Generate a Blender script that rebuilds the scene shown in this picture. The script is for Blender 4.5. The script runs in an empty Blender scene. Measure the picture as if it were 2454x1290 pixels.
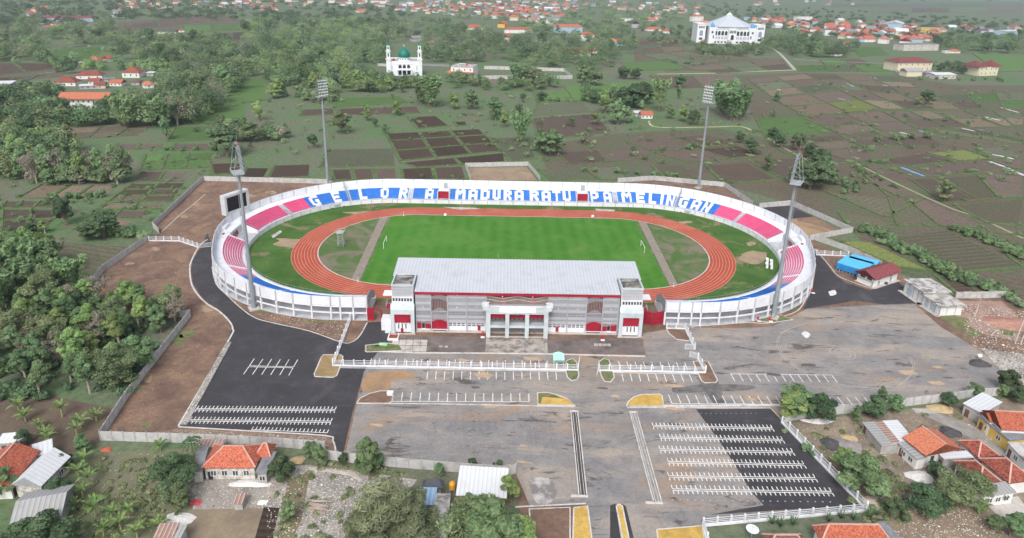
import bpy, bmesh, math, random
import numpy as np
from mathutils import Vector, Matrix
rad = math.radians
SC = bpy.context.scene
COL = SC.collection
RNG = random.Random(7)
NP = np.random.default_rng(11)

# ------------------------------------------------------------------ camera
W, H = 2454.0, 1290.0                 # photograph size, used to read ground positions off it
FPX, PITCH, ROLL, YAW, CY = 1568.0442, 0.31923, 0.02289, 0.01490, 464.8348
CAM = np.array([-5.0729, -246.6521, 104.6261])
_cp, _sp, _cy, _sy = math.cos(PITCH), math.sin(PITCH), math.cos(YAW), math.sin(YAW)
FWD = np.array([_sy*_cp, _cy*_cp, -_sp]); _r = np.array([_cy, -_sy, 0.0]); _u = np.cross(_r, FWD)
RGT = math.cos(ROLL)*_r + math.sin(ROLL)*_u
UPV = -math.sin(ROLL)*_r + math.cos(ROLL)*_u
cd = bpy.data.cameras.new('camera'); cam = bpy.data.objects.new('camera', cd); COL.objects.link(cam)
cam.matrix_world = Matrix(((RGT[0], UPV[0], -FWD[0], CAM[0]), (RGT[1], UPV[1], -FWD[1], CAM[1]), (RGT[2], UPV[2], -FWD[2], CAM[2]), (0, 0, 0, 1)))
cd.sensor_fit = 'HORIZONTAL'; cd.sensor_width = 36.0; cd.lens = FPX/W*36.0
cd.shift_y = -(H/2-CY)/W; cd.clip_start = 1.0; cd.clip_end = 30000.0
SC.camera = cam

# ------------------------------------------------------------------ sky, sun, exposure
SUN_EL, SUN_AZ = rad(48), rad(192)      # azimuth clockwise from +Y
wd = bpy.data.worlds.new('World'); SC.world = wd; wd.use_nodes = True
nt = wd.node_tree; nt.nodes.clear()
sky = nt.nodes.new('ShaderNodeTexSky'); sky.sky_type = 'NISHITA'; sky.sun_disc = False
sky.sun_elevation = SUN_EL; sky.sun_rotation = SUN_AZ; sky.air_density = 1.0; sky.dust_density = 4.0; sky.ozone_density = 1.0
hs = nt.nodes.new('ShaderNodeHueSaturation'); hs.inputs['Saturation'].default_value = 0.5
bg = nt.nodes.new('ShaderNodeBackground'); bg.inputs['Strength'].default_value = 0.15
wo = nt.nodes.new('ShaderNodeOutputWorld')
nt.links.new(sky.outputs[0], hs.inputs['Color']); nt.links.new(hs.outputs[0], bg.inputs['Color']); nt.links.new(bg.outputs[0], wo.inputs['Surface'])
sl = bpy.data.lights.new('sun', 'SUN'); sun = bpy.data.objects.new('sun', sl); COL.objects.link(sun)
sl.energy = 1.2; sl.angle = rad(24); sl.color = (1.0, 0.99, 0.975)
_d = Vector((math.sin(SUN_AZ)*math.cos(SUN_EL), math.cos(SUN_AZ)*math.cos(SUN_EL), math.sin(SUN_EL)))
sun.rotation_euler = _d.to_track_quat('Z', 'Y').to_euler(); sun.location = (0, 0, 300)
vs = SC.view_settings; vs.view_transform = 'Standard'; vs.look = 'None'; vs.exposure = 0.3; vs.gamma = 1.0; vs.use_curve_mapping = False
SC.cycles.max_bounces = 5; SC.cycles.diffuse_bounces = 2; SC.cycles.glossy_bounces = 2; SC.cycles.transparent_max_bounces = 6
SC.cycles.volume_bounces = 0; SC.cycles.use_denoising = True; SC.cycles.caustics_reflective = False; SC.cycles.caustics_refractive = False

# ------------------------------------------------------------------ helpers
def G(px, py, z=0.0):
    """ground point (height z) seen at a place in the photograph"""
    d = (px-W/2)/FPX*RGT - (py-CY)/FPX*UPV + FWD
    return CAM + d*((z-CAM[2])/d[2])
def G2(px, py, z=0.0):
    p = G(px, py, z); return (float(p[0]), float(p[1]))
def PX(p):
    v = np.array(p, float)-CAM; k = v@FWD
    return (W/2+FPX*(v@RGT)/k, CY-FPX*(v@UPV)/k)
def lin(c):
    c = c.lstrip('#'); o = []
    for i in (0, 2, 4):
        v = int(c[i:i+2], 16)/255; o.append(v/12.92 if v <= 0.04045 else ((v+0.055)/1.055)**2.4)
    return o
def col(c, k=1.0):
    return tuple(min(0.92, v*k) for v in lin(c))+(1.0,)
WL = {}
def empty(name, loc, label=None, cat=None, group=None, rz=0.0):
    o = bpy.data.objects.new(name, None); o.empty_display_size = 1.0; COL.objects.link(o)
    o.location = loc; o.rotation_euler = (0, 0, rz); WL[o.name] = tuple(loc)
    if label: tag(o, label, cat, group)
    return o
def tag(o, label=None, cat=None, group=None, kind=None):
    if label: o['label'] = label
    if cat: o['category'] = cat
    if group: o['group'] = group
    if kind: o['kind'] = kind
    return o
def put(name, me, parent=None, loc=(0, 0, 0), rot=None, scale=None):
    o = bpy.data.objects.new(name, me); COL.objects.link(o); o.location = loc
    if rot is not None: o.rotation_euler = rot if hasattr(rot, '__len__') else (0, 0, rot)
    if scale is not None: o.scale = scale if hasattr(scale, '__len__') else (scale,)*3
    if parent is not None: o.parent = parent
    return o
class MB:
    """collects shapes; build() links them as ONE mesh object"""
    def __init__(s): s.v = []; s.f = []; s.mi = []; s.m = 0
    def add(s, vs, fs):
        n = len(s.v); s.v += [tuple(map(float, p)) for p in vs]; s.f += [tuple(i+n for i in f) for f in fs]; s.mi += [s.m]*len(fs); return s
    def hexa(s, b, t):       # bottom 4 points (ccw from above), top 4 points
        return s.add(list(b)+list(t), [(3, 2, 1, 0), (4, 5, 6, 7), (0, 1, 5, 4), (1, 2, 6, 5), (2, 3, 7, 6), (3, 0, 4, 7)])
    def box(s, x0, x1, y0, y1, z0, z1):
        return s.hexa([(x0, y0, z0), (x1, y0, z0), (x1, y1, z0), (x0, y1, z0)], [(x0, y0, z1), (x1, y0, z1), (x1, y1, z1), (x0, y1, z1)])
    def bar(s, a, b, w, h=None, up=(0, 0, 1)):
        a = Vector(a); b = Vector(b); h = h or w; d = (b-a)
        if d.length < 1e-6: return s
        d.normalize(); up = Vector(up)
        if abs(d.dot(up)) > 0.98: up = Vector((0, 1, 0))
        x = d.cross(up).normalized()*(w/2); y = x.cross(d).normalized()*(h/2)
        return s.hexa([a-x-y, a+x-y, b+x-y, b-x-y], [a-x+y, a+x+y, b+x+y, b-x+y])
    def tube(s, a, b, r0, r1=None, n=8, cap=True):
        a = Vector(a); b = Vector(b); r1 = r0 if r1 is None else r1; d = (b-a).normalized()
        x = d.cross(Vector((0.31, 0.95, 0.05)) if abs(d.z) > 0.7 else Vector((0, 0, 1))).normalized(); y = d.cross(x)
        vs = []
        for p, r in ((a, r0), (b, r1)):
            for i in range(n):
                t = 2*math.pi*i/n; vs.append(p+x*(r*math.cos(t))+y*(r*math.sin(t)))
        fs = [(i, (i+1) % n, n+(i+1) % n, n+i) for i in range(n)]
        if cap: fs += [tuple(range(n-1, -1, -1)), tuple(range(n, 2*n))]
        return s.add(vs, fs)
    def lathe(s, c, prof, n=16):     # prof: (radius, z)
        vs = []; k = len(prof)
        for r, z in prof:
            for i in range(n):
                t = 2*math.pi*i/n; vs.append((c[0]+r*math.cos(t), c[1]+r*math.sin(t), c[2]+z))
        fs = [(j*n+i, j*n+(i+1) % n, (j+1)*n+(i+1) % n, (j+1)*n+i) for j in range(k-1) for i in range(n)]
        fs += [tuple(range(n-1, -1, -1)), tuple(range((k-1)*n, k*n))]
        return s.add(vs, fs)
    def poly(s, pts, z, t=0.0):      # flat polygon (with thickness t below)
        n = len(pts)
        ar = sum(pts[i][0]*pts[(i+1) % n][1]-pts[(i+1) % n][0]*pts[i][1] for i in range(n))
        if ar < 0: pts = pts[::-1]
        if t <= 0: return s.add([(p[0], p[1], z) for p in pts], [tuple(range(n))])
        vs = [(p[0], p[1], z-t) for p in pts]+[(p[0], p[1], z) for p in pts]
        return s.add(vs, [tuple(range(n, 2*n)), tuple(range(n-1, -1, -1))]+[(i, (i+1) % n, n+(i+1) % n, n+i) for i in range(n)])
    def mesh(s, name, mat, smooth=False):
        me = bpy.data.meshes.new(name); me.from_pydata(s.v, [], s.f)
        for m in (mat if isinstance(mat, (list, tuple)) else [mat]): me.materials.append(m)
        if isinstance(mat, (list, tuple)): me.polygons.foreach_set('material_index', s.mi)
        if smooth: me.polygons.foreach_set('use_smooth', [True]*len(s.f))
        me.update(); return me
    def build(s, name, mat, parent=None, smooth=False, local=False):
        if parent is not None and not local:
            ox, oy, oz = WL.get(parent.name, (0, 0, 0)); s.v = [(a-ox, b-oy, c-oz) for a, b, c in s.v]
        o = put(name, s.mesh(name, mat, smooth), parent)
        if parent is not None: WL[o.name] = WL.get(parent.name, (0, 0, 0))
        return o
def solo(name, mb, mat, label, cat, group=None, kind=None, base=None, smooth=False):
    """a top-level thing that is a single mesh; origin moved to its base"""
    a = np.array(mb.v); b = base or (float(a[:, 0].mean()), float(a[:, 1].mean()), float(a[:, 2].min()))
    mb.v = [(x-b[0], y-b[1], z-b[2]) for x, y, z in mb.v]
    o = put(name, mb.mesh(name, mat, smooth), None, b); WL[o.name] = b
    return tag(o, label, cat, group, kind)
def smoothline(pts, n=6):
    """Catmull-Rom through 2-D points"""
    out = []; k = len(pts)
    for i in range(k-1):
        p0 = np.array(pts[max(i-1, 0)], float); p1 = np.array(pts[i], float); p2 = np.array(pts[i+1], float); p3 = np.array(pts[min(i+2, k-1)], float)
        for j in range(n):
            t = j/n; out.append(tuple(0.5*((2*p1)+(-p0+p2)*t+(2*p0-5*p1+4*p2-p3)*t*t+(-p0+3*p1-3*p2+p3)*t**3)))
    out.append(tuple(map(float, pts[-1]))); return out

# ------------------------------------------------------------------ materials
MATS = {}
def nodes(name):
    m = bpy.data.materials.new(name); m.use_nodes = True; t = m.node_tree; b = t.nodes['Principled BSDF']; return m, t, b
def N(t, kind, **kw):
    n = t.nodes.new('ShaderNode'+kind)
    for k, v in kw.items():
        if k in n.inputs: n.inputs[k].default_value = v
        else: setattr(n, k, v)
    return n
def ramp(t, fac, stops, interp='LINEAR'):
    r = t.nodes.new('ShaderNodeValToRGB'); r.color_ramp.interpolation = interp
    e = r.color_ramp.elements
    while len(e) < len(stops): e.new(0.5)
    for i, (p, c) in enumerate(stops): e[i].position = p; e[i].color = c if not isinstance(c, str) else col(c)
    t.links.new(fac, r.inputs['Fac']); return r.outputs['Color']
def coords(t, space, scale=(1, 1, 1), rz=0.0, loc=(0, 0, 0)):
    tc = t.nodes.new('ShaderNodeNewGeometry').outputs['Position'] if space == 'world' else t.nodes.new('ShaderNodeTexCoord').outputs['Object']
    mp = t.nodes.new('ShaderNodeMapping'); mp.inputs['Scale'].default_value = scale; mp.inputs['Rotation'].default_value = (0, 0, rz); mp.inputs['Location'].default_value = loc
    t.links.new(tc, mp.inputs['Vector']); return mp.outputs['Vector']
def noise(t, vec, scale, detail=4, rough=0.6, dist=0.0):
    n = N(t, 'TexNoise', Scale=scale, Detail=detail, Roughness=rough, Distortion=dist); t.links.new(vec, n.inputs['Vector']); return n.outputs['Fac']
def mix(t, fac, a, b, mode='MIX'):
    m = t.nodes.new('ShaderNodeMix'); m.data_type = 'RGBA'; m.blend_type = mode
    for sock, v in ((m.inputs[0], fac), (m.inputs[6], a), (m.inputs[7], b)):
        if hasattr(v, 'is_output'): t.links.new(v, sock)
        else: sock.default_value = v if not isinstance(v, str) else col(v)
    return m.outputs[2]
def mth(t, op, a, b=0.0):
    m = t.nodes.new('ShaderNodeMath'); m.operation = op
    for i, v in ((0, a), (1, b)):
        if hasattr(v, 'is_output'): t.links.new(v, m.inputs[i])
        else: m.inputs[i].default_value = v
    return m.outputs[0]
def bump(t, b, h, strength=0.3, dist=0.1):
    bp = t.nodes.new('ShaderNodeBump'); bp.inputs['Strength'].default_value = strength; bp.inputs['Distance'].default_value = dist
    t.links.new(h, bp.inputs['Height']); t.links.new(bp.outputs[0], b.inputs['Normal'])
def M(name, c1, c2=None, scale=1.0, rough=0.8, lo=0.35, hi=0.65, space='world', bmp=0.0, detail=5, c3=None, s3=0.1, lo3=0.5, hi3=0.7, metal=0.0, spec=0.3):
    """painted / weathered surface: two tones by noise, an optional third tone in larger stains"""
    if name in MATS: return MATS[name]
    m, t, b = nodes(name); b.inputs['Roughness'].default_value = rough; b.inputs['Metallic'].default_value = metal; b.inputs['Specular IOR Level'].default_value = spec
    if c2 is None: b.inputs['Base Color'].default_value = col(c1)
    else:
        v = coords(t, space); f = noise(t, v, scale, detail)
        c = ramp(t, f, [(lo, c1), (hi, c2)])
        if c3:
            f3 = noise(t, v, s3, 6, 0.65, 0.4); c = mix(t, ramp(t, f3, [(lo3, (0, 0, 0, 1)), (hi3, (1, 1, 1, 1))]), c, c3)
        t.links.new(c, b.inputs['Base Color'])
        if bmp: bump(t, b, f, bmp)
    MATS[name] = m; return m
# ================================================================== ground surfaces
def mat_ground():
    m, t, b = nodes('ground_grass'); v = coords(t, 'world')
    c = ramp(t, noise(t, v, 0.012, 6, 0.6, 0.3), [(0.3, '#7f7d6e'), (0.43, '#767f69'), (0.53, '#6b845e'), (0.68, '#618552')])
    d = ramp(t, noise(t, v, 0.05, 6, 0.65, 0.5), [(0.48, (0, 0, 0, 1)), (0.68, (1, 1, 1, 1))])
    c = mix(t, d, c, '#7f766b')
    g = noise(t, v, 0.5, 9, 0.8); c = mix(t, ramp(t, g, [(.42, (0, 0, 0, 1)), (.66, (.85, .85, .85, 1))]), c, '#4f5942')
    c = mix(t, ramp(t, noise(t, coords(t, 'world', (1, 1, 1), 0, (33, 71, 0)), .35, 9, .8), [(.56, (0, 0, 0, 1)), (.74, (.7, .7, .7, 1))]), c, '#8d8878')
    t.links.new(c, b.inputs['Base Color']); b.inputs['Roughness'].default_value = 0.95; b.inputs['Specular IOR Level'].default_value = 0.1
    bump(t, b, g, 0.5, 0.4); return m
def mat_field(name, base, furrow, per, amt, weed=None, wl=0.5, wh=0.62, patch=None):
    m, t, b = nodes(name); v = coords(t, 'object'); oi = t.nodes.new('ShaderNodeObjectInfo')
    w = N(t, 'TexWave', Scale=0.314/per, Distortion=0.6, Detail=2.0); w.bands_direction = 'Y'; w.inputs['Detail Scale'].default_value = 0.6
    t.links.new(v, w.inputs['Vector'])
    c = mix(t, mth(t, 'MULTIPLY', w.outputs['Fac'], amt), base, furrow)
    wv = coords(t, 'world'); n1 = noise(t, wv, 0.09, 5, 0.6, 0.3)
    c = mix(t, ramp(t, n1, [(0.4, (0, 0, 0, 1)), (0.7, (0.55, 0.55, 0.55, 1))]), c, patch or furrow)
    if weed:
        n2 = noise(t, wv, 0.5, 6, 0.75); c = mix(t, ramp(t, n2, [(wl, (0, 0, 0, 1)), (wh, (1, 1, 1, 1))]), c, weed)
    r = N(t, 'MapRange'); r.inputs[3].default_value = 0.8; r.inputs[4].default_value = 1.35; t.links.new(oi.outputs['Random'], r.inputs[0])
    h = N(t, 'HueSaturation'); t.links.new(r.outputs[0], h.inputs['Value']); t.links.new(c, h.inputs['Color'])
    n3 = noise(t, wv, 0.8, 9, 0.82); c = mix(t, ramp(t, n3, [(0.42, (0, 0, 0, 1)), (0.66, (.85, .85, .85, 1))]), h.outputs[0], '#463d36')
    c = mix(t, ramp(t, noise(t, coords(t, 'world', (1, 1, 1), 0, (17, 5, 0)), .9, 9, .82), [(.57, (0, 0, 0, 1)), (.72, (.6, .6, .6, 1))]), c, '#9a8d80' if not name.endswith('crop') else '#86935f')
    t.links.new(c, b.inputs['Base Color']); b.inputs['Roughness'].default_value = 0.95; b.inputs['Specular IOR Level'].default_value = 0.1
    bump(t, b, mth(t, 'ADD', mth(t, 'MULTIPLY', w.outputs['Fac'], amt), n3), 0.6, 0.3); return m
MG = mat_ground()
FT = {'d': mat_field('field_dark_soil', '#695b53', '#52473f', 2.2, 0.8),
      'k': mat_field('field_black_soil', '#584b43', '#413730', 1.8, 0.8),
      'b': mat_field('field_brown_soil', '#7c6f66', '#675b53', 2.2, 0.8, '#646a50', 0.58, 0.72),
      'p': mat_field('field_stubble', '#978777', '#7d705f', 1.8, 0.8, '#7f8062', 0.58, 0.75),
      'g': mat_field('field_green_crop', '#66894f', '#557843', 2.2, 0.7, '#7a8156', 0.62, 0.8),
      'o': mat_field('field_olive_grass', '#747866', '#666d58', 2.4, 0.6, '#5c724a', 0.5, 0.7),
      'r': mat_field('field_crop_rows', '#756a60', '#6b7156', 3.2, 1.0, '#66704e', 0.6, 0.75),
      'y': mat_field('field_yellow_crop', '#8d9456', '#76834a', 2.2, 0.6, '#5f7a44', 0.5, 0.68)}
gm = MB(); gm.poly([(-7000, -400), (7000, -400), (7000, 9000), (-7000, 9000)], 0.0)
tag(gm.build('ground', MG), kind='structure')
NF = [0]
def field(pts, ty):
    a = [np.array(p) for p in pts]; c = sum(a)/len(a); e = a[1]-a[0]; ang = math.atan2(e[1], e[0])
    ca, sa = math.cos(-ang), math.sin(-ang); NF[0] += 1
    q = [((p-c)[0]*ca-(p-c)[1]*sa, (p-c)[0]*sa+(p-c)[1]*ca) for p in a]
    mb = MB(); mb.poly(q, 0.0); me = mb.mesh('field', FT[ty])
    z = 0.05+0.004*(NF[0] % 9)
    return tag(put('field', me, None, (float(c[0]), float(c[1]), z), ang), kind='structure')
BANK = MB(); EDGES = []
def parcel(q, nx, ny, types, gap=0.7, jit=0.06):
    p = [np.array(G2(*c)) for c in q]
    us = [0]+[(i+RNG.uniform(-jit, jit)*2)/nx for i in range(1, nx)]+[1]
    vs_ = [0]+[(j+RNG.uniform(-jit, jit)*2)/ny for j in range(1, ny)]+[1]
    P = lambda u, v: (p[0]*(1-u)+p[1]*u)*(1-v)+(p[3]*(1-u)+p[2]*u)*v
    k = 0
    for j in range(ny):
        for i in range(nx):
            c = [P(us[i], vs_[j+1]), P(us[i+1], vs_[j+1]), P(us[i+1], vs_[j]), P(us[i], vs_[j])]; m = sum(c)/4
            w = max(np.linalg.norm(c[1]-c[0]), 1); h = max(np.linalg.norm(c[3]-c[0]), 1)
            f = []
            e1 = (c[1]-c[0])/w; e2 = (c[3]-c[0])/h; g = (gap+np.linalg.norm(m-CAM[:2])/900)*RNG.uniform(0.7, 1.5)
            for u_, v_ in ((c[0], c[1]), (c[0], c[3])): EDGES.append((u_, v_)); BANK.bar((*u_, .12), (*v_, .12), g*1.1, .5)
            f = [c[0]+e1*g+e2*g, c[1]-e1*g+e2*g, c[2]-e1*g-e2*g, c[3]+e1*g-e2*g]
            field([tuple(x) for x in f], types[k % len(types)] if RNG.random() < 0.75 else RNG.choice(types)); k += 1
PARCELS = [
 # right of the stadium
 ([(1790, 190), (1930, 178), (2010, 215), (1850, 232)], 2, 3, 'bpo'), ([(1935, 178), (2150, 184), (2235, 225), (2015, 215)], 3, 3, 'bpob'),
 ([(1850, 236), (2012, 219), (2112, 262), (1930, 279)], 2, 2, 'pbpy'), ([(2016, 219), (2235, 229), (2305, 262), (2114, 262)], 3, 2, 'bpbp'),
 ([(1810, 284), (1920, 279), (2000, 318), (1835, 331)], 1, 1, 'g'), ([(1925, 282), (2110, 268), (2195, 309), (2010, 321)], 2, 2, 'bbdb'),
 ([(2114, 267), (2300, 266), (2400, 304), (2200, 309)], 3, 2, 'bprb'), ([(2245, 228), (2454, 222), (2454, 262), (2310, 262)], 3, 2, 'ogob'),
 ([(2310, 266), (2454, 266), (2454, 300), (2405, 303)], 2, 2, 'obbp'), ([(1835, 336), (2005, 324), (2060, 352), (1880, 368)], 2, 2, 'b'),
 ([(2010, 324), (2192, 313), (2270, 350), (2068, 352)], 2, 2, 'bb'), ([(2200, 313), (2400, 308), (2454, 332), (2454, 346), (2290, 350)][:4], 3, 1, 'obo'),
 ([(1890, 371), (2060, 356), (2110, 384), (1990, 394)], 2, 1, 'b'), ([(2078, 386), (2215, 367), (2292, 386), (2176, 400)], 1, 1, 'b'),
 ([(2220, 366), (2400, 352), (2454, 375), (2300, 386)], 2, 1, 'yo'), ([(2176, 402), (2362, 383), (2428, 407), (2228, 424)], 1, 1, 'b'),
 ([(2370, 383), (2454, 378), (2454, 402), (2434, 406)], 1, 1, 'b'), ([(2068, 392), (2110, 416), (2150, 470), (2020, 400)][:3]+[(2060, 425)], 1, 1, 'b'),
 ([(2050, 400), (2105, 425), (2205, 470), (2130, 472)], 1, 1, 'b'), ([(1975, 458), (2115, 474), (2215, 475), (2120, 520)], 1, 1, 'r'),
 ([(2130, 476), (2215, 476), (2360, 545), (2150, 540)], 2, 1, 'rb'), ([(2010, 508), (2110, 520), (2140, 546), (2045, 556)], 1, 1, 'r'),
 ([(2178, 428), (2236, 428), (2345, 480), (2262, 486)], 1, 1, 'b'), ([(2245, 427), (2454, 412), (2454, 472), (2345, 478)], 2, 1, 'rb'),
 ([(2285, 492), (2454, 476), (2454, 540), (2370, 536)], 1, 1, 'r'), ([(2130, 568), (2272, 550), (2454, 640), (2290, 655)], 1, 1, 'r'),
 ([(2240, 660), (2300, 672), (2360, 704), (2295, 706)], 1, 1, 'd'), ([(2000, 575), (2085, 580), (2235, 650), (2150, 640)], 1, 1, 'y'),
 ([(2300, 548), (2454, 552), (2454, 566), (2380, 556)], 1, 1, 'b'), ([(2390, 575), (2454, 600), (2454, 640), (2420, 618)], 1, 1, 'b'),
 # behind the stadium
 ([(1274, 283), (1425, 273), (1470, 318), (1290, 336)], 1, 1, 'b'), ([(1335, 366), (1545, 352), (1560, 380), (1365, 396)], 2, 1, 'bd'),
 ([(1500, 338), (1690, 322), (1780, 345), (1560, 362)], 2, 1, 'b'), ([(1565, 366), (1770, 350), (1840, 372), (1650, 390)], 2, 1, 'bd'),
 ([(1690, 396), (1790, 388), (1868, 432), (1735, 440)], 1, 1, 'd'), ([(1800, 388), (1915, 376), (1965, 392), (1880, 430)], 1, 1, 'b'),
 ([(1400, 402), (1640, 394), (1670, 428), (1440, 432)], 3, 1, 'obr'), ([(1290, 405), (1390, 400), (1430, 430), (1320, 433)], 1, 1, 'o'),
 ([(977, 281), (1047, 277), (1080, 302), (1000, 309)], 1, 1, 'k'), ([(1086, 292), (1118, 290), (1124, 300), (1092, 303)], 1, 1, 'k'),
 ([(925, 320), (1150, 309), (1208, 362), (958, 386)], 3, 3, 'k'), ([(958, 390), (1208, 366), (1215, 388), (1000, 402)], 2, 1, 'k'),
 ([(960, 404), (1112, 398), (1122, 430), (966, 432)], 2, 1, 'kd'), ([(720, 263), (802, 259), (806, 275), (718, 279)], 1, 1, 'd'),
 ([(810, 261), (1000, 255), (1010, 271), (816, 277)], 3, 1, 'd'), ([(790, 358), (948, 355), (950, 398), (765, 402)], 1, 1, 'o'),
 ([(790, 406), (952, 402), (957, 430), (800, 433)], 3, 1, 'bdd'), ([(655, 396), (748, 393), (745, 424), (640, 428)], 1, 1, 'k'),
 ([(500, 392), (586, 389), (575, 416), (508, 420)], 1, 1, 'k'), ([(590, 402), (650, 402), (636, 427), (572, 428)], 1, 1, 'k'),
 ([(960, 290), (1170, 282), (1260, 300), (1300, 330)][:0] or [(1170, 330), (1265, 330), (1290, 380), (1225, 388)], 1, 1, 'o'),
 # left of the stadium
 ([(348, 371), (512, 366), (500, 402), (335, 408)], 3, 2, 'g'), ([(340, 411), (455, 411), (440, 434), (322, 436)], 2, 1, 'b'),
 ([(318, 440), (447, 438), (419, 484), (256, 485)], 2, 3, 'dbd'), ([(100, 442), (286, 445), (248, 473), (40, 476)], 3, 1, 'p'),
 ([(15, 482), (142, 481), (122, 498), (0, 499)], 3, 1, 'd'), ([(-60, 502), (143, 502), (120, 552), (-60, 562)], 3, 2, 'd'),
 ([(246, 488), (401, 489), (385, 501), (238, 503)], 2, 1, 'p'), ([(222, 505), (371, 505), (340, 522), (210, 523)], 2, 1, 'bp'),
 ([(212, 526), (330, 526), (307, 546), (176, 552)], 1, 1, 'p'), ([(-40, 572), (84, 571), (46, 617), (-60, 625)], 1, 1, 'g'),
 ([(150, 580), (330, 592), (225, 660), (120, 640)], 1, 1, 'r'), ([(165, 306), (375, 300), (330, 325), (140, 336)], 3, 2, 'pb'),
 ([(420, 344), (520, 344), (520, 360), (410, 362)], 1, 1, 'b'), ([(420, 305), (560, 300), (540, 335), (400, 340)], 1, 1, 'g'),
 ([(280, 345), (400, 344), (390, 356), (270, 360)], 2, 1, 'b'), ([(-40, 152), (105, 152), (150, 163), (-40, 184)], 2, 1, 'd'),
 ([(-30, 188), (60, 184), (110, 180), (-30, 200)], 1, 1, 'k'), ([(290, 62), (505, 36), (510, 48), (300, 74)], 3, 1, 'bdb'),
 ([(440, 62), (585, 57), (580, 72), (430, 80)], 2, 1, 'g'), ([(520, 80), (585, 77), (575, 102), (512, 106)], 1, 1, 'd'),
 ([(135, 120), (250, 112), (240, 140), (115, 152)], 1, 1, 'g'), ([(560, 195), (640, 190), (640, 240), (530, 255)], 1, 1, 'g'),
 ([(480, 245), (600, 240), (590, 290), (440, 300)], 1, 1, 'g'), ([(800, 236), (960, 230), (990, 246), (800, 258)], 1, 1, 'g'),
 # far right
 ([(1530, 100), (1660, 92), (1700, 118), (1540, 130)], 3, 3, 'bpo'), ([(1540, 132), (1690, 120), (1780, 140), (1640, 160)], 3, 2, 'obr'),
 ([(1640, 162), (1860, 140), (1900, 166), (1720, 176)], 3, 2, 'bob'), ([(1905, 146), (2060, 140), (2140, 172), (1915, 172)], 3, 2, 'ogbo'),
 ([(1560, 184), (1760, 180), (1780, 206), (1600, 214)], 2, 1, 'yb'), ([(1490, 150), (1630, 145), (1640, 165), (1500, 172)], 1, 1, 'g'),
 ([(2090, 18), (2454, 20), (2454, 30), (2090, 30)], 4, 1, 'oby'), ([(1990, 8), (2454, 6), (2454, 17), (1990, 17)], 4, 1, 'oog'),
 ([(2330, 128), (2454, 134), (2454, 172), (2390, 172)], 1, 1, 'g'), ([(2040, 112), (2110, 112), (2130, 132), (2060, 136)], 1, 1, 'g'),
 ([(1350, 205), (1560, 195), (1600, 240), (1380, 246)], 1, 1, 'g'), ([(1280, 222), (1400, 215), (1420, 240), (1290, 248)], 1, 1, 'g'),
 ([(1290, 250), (1400, 245), (1420, 268), (1270, 278)], 1, 1, 'o'),
]
for q, nx, ny, ty in PARCELS: parcel(q, nx, ny, ty)
tag(BANK.build('field_banks', M('bank_grass', '#4a6138', '#647a4a', 0.6, 0.95, c3='#7b7558', s3=0.25, bmp=0.5)), kind='structure')

def mat_farm():
    m, t, b = nodes('farmland_soil'); v = coords(t, 'world')
    c = ramp(t, noise(t, v, 0.02, 9, 0.72, 0.4), [(0.36, '#6b5e53'), (0.48, '#726a5b'), (0.56, '#667055'), (0.68, '#577048')])
    w = N(t, 'TexWave', Scale=0.09, Distortion=2.0, Detail=3.0); w.bands_direction = 'DIAGONAL'; t.links.new(v, w.inputs['Vector']); c = mix(t, mth(t, 'MULTIPLY', w.outputs['Fac'], .3), c, '#8a7d70')
    g = noise(t, v, 0.7, 9, 0.82); c = mix(t, ramp(t, g, [(.42, (0, 0, 0, 1)), (.66, (.85, .85, .85, 1))]), c, '#454537')
    t.links.new(c, b.inputs['Base Color']); b.inputs['Roughness'].default_value = 0.95; b.inputs['Specular IOR Level'].default_value = 0.1; bump(t, b, g, 0.6, 0.3); return m
FARM = mat_farm()
FARMS = [[(1560, 182), (1800, 180), (1930, 174), (2160, 182), (2300, 205), (2454, 205), (2700, 300), (2700, 760), (2454, 730), (2290, 700), (2130, 645), (2045, 560), (1900, 490), (1740, 445), (1560, 430), (1320, 432), (1290, 350), (1480, 320), (1720, 308), (1830, 330), (1800, 270), (1760, 215)], [(1520, 90), (1680, 90), (1800, 140), (1880, 142), (1890, 165), (1600, 172), (1520, 150)], [(-80, 150), (180, 152), (150, 185), (-80, 205)], [(280, 55), (520, 32), (590, 55), (420, 84), (280, 78)]]
FI = [0]
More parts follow.
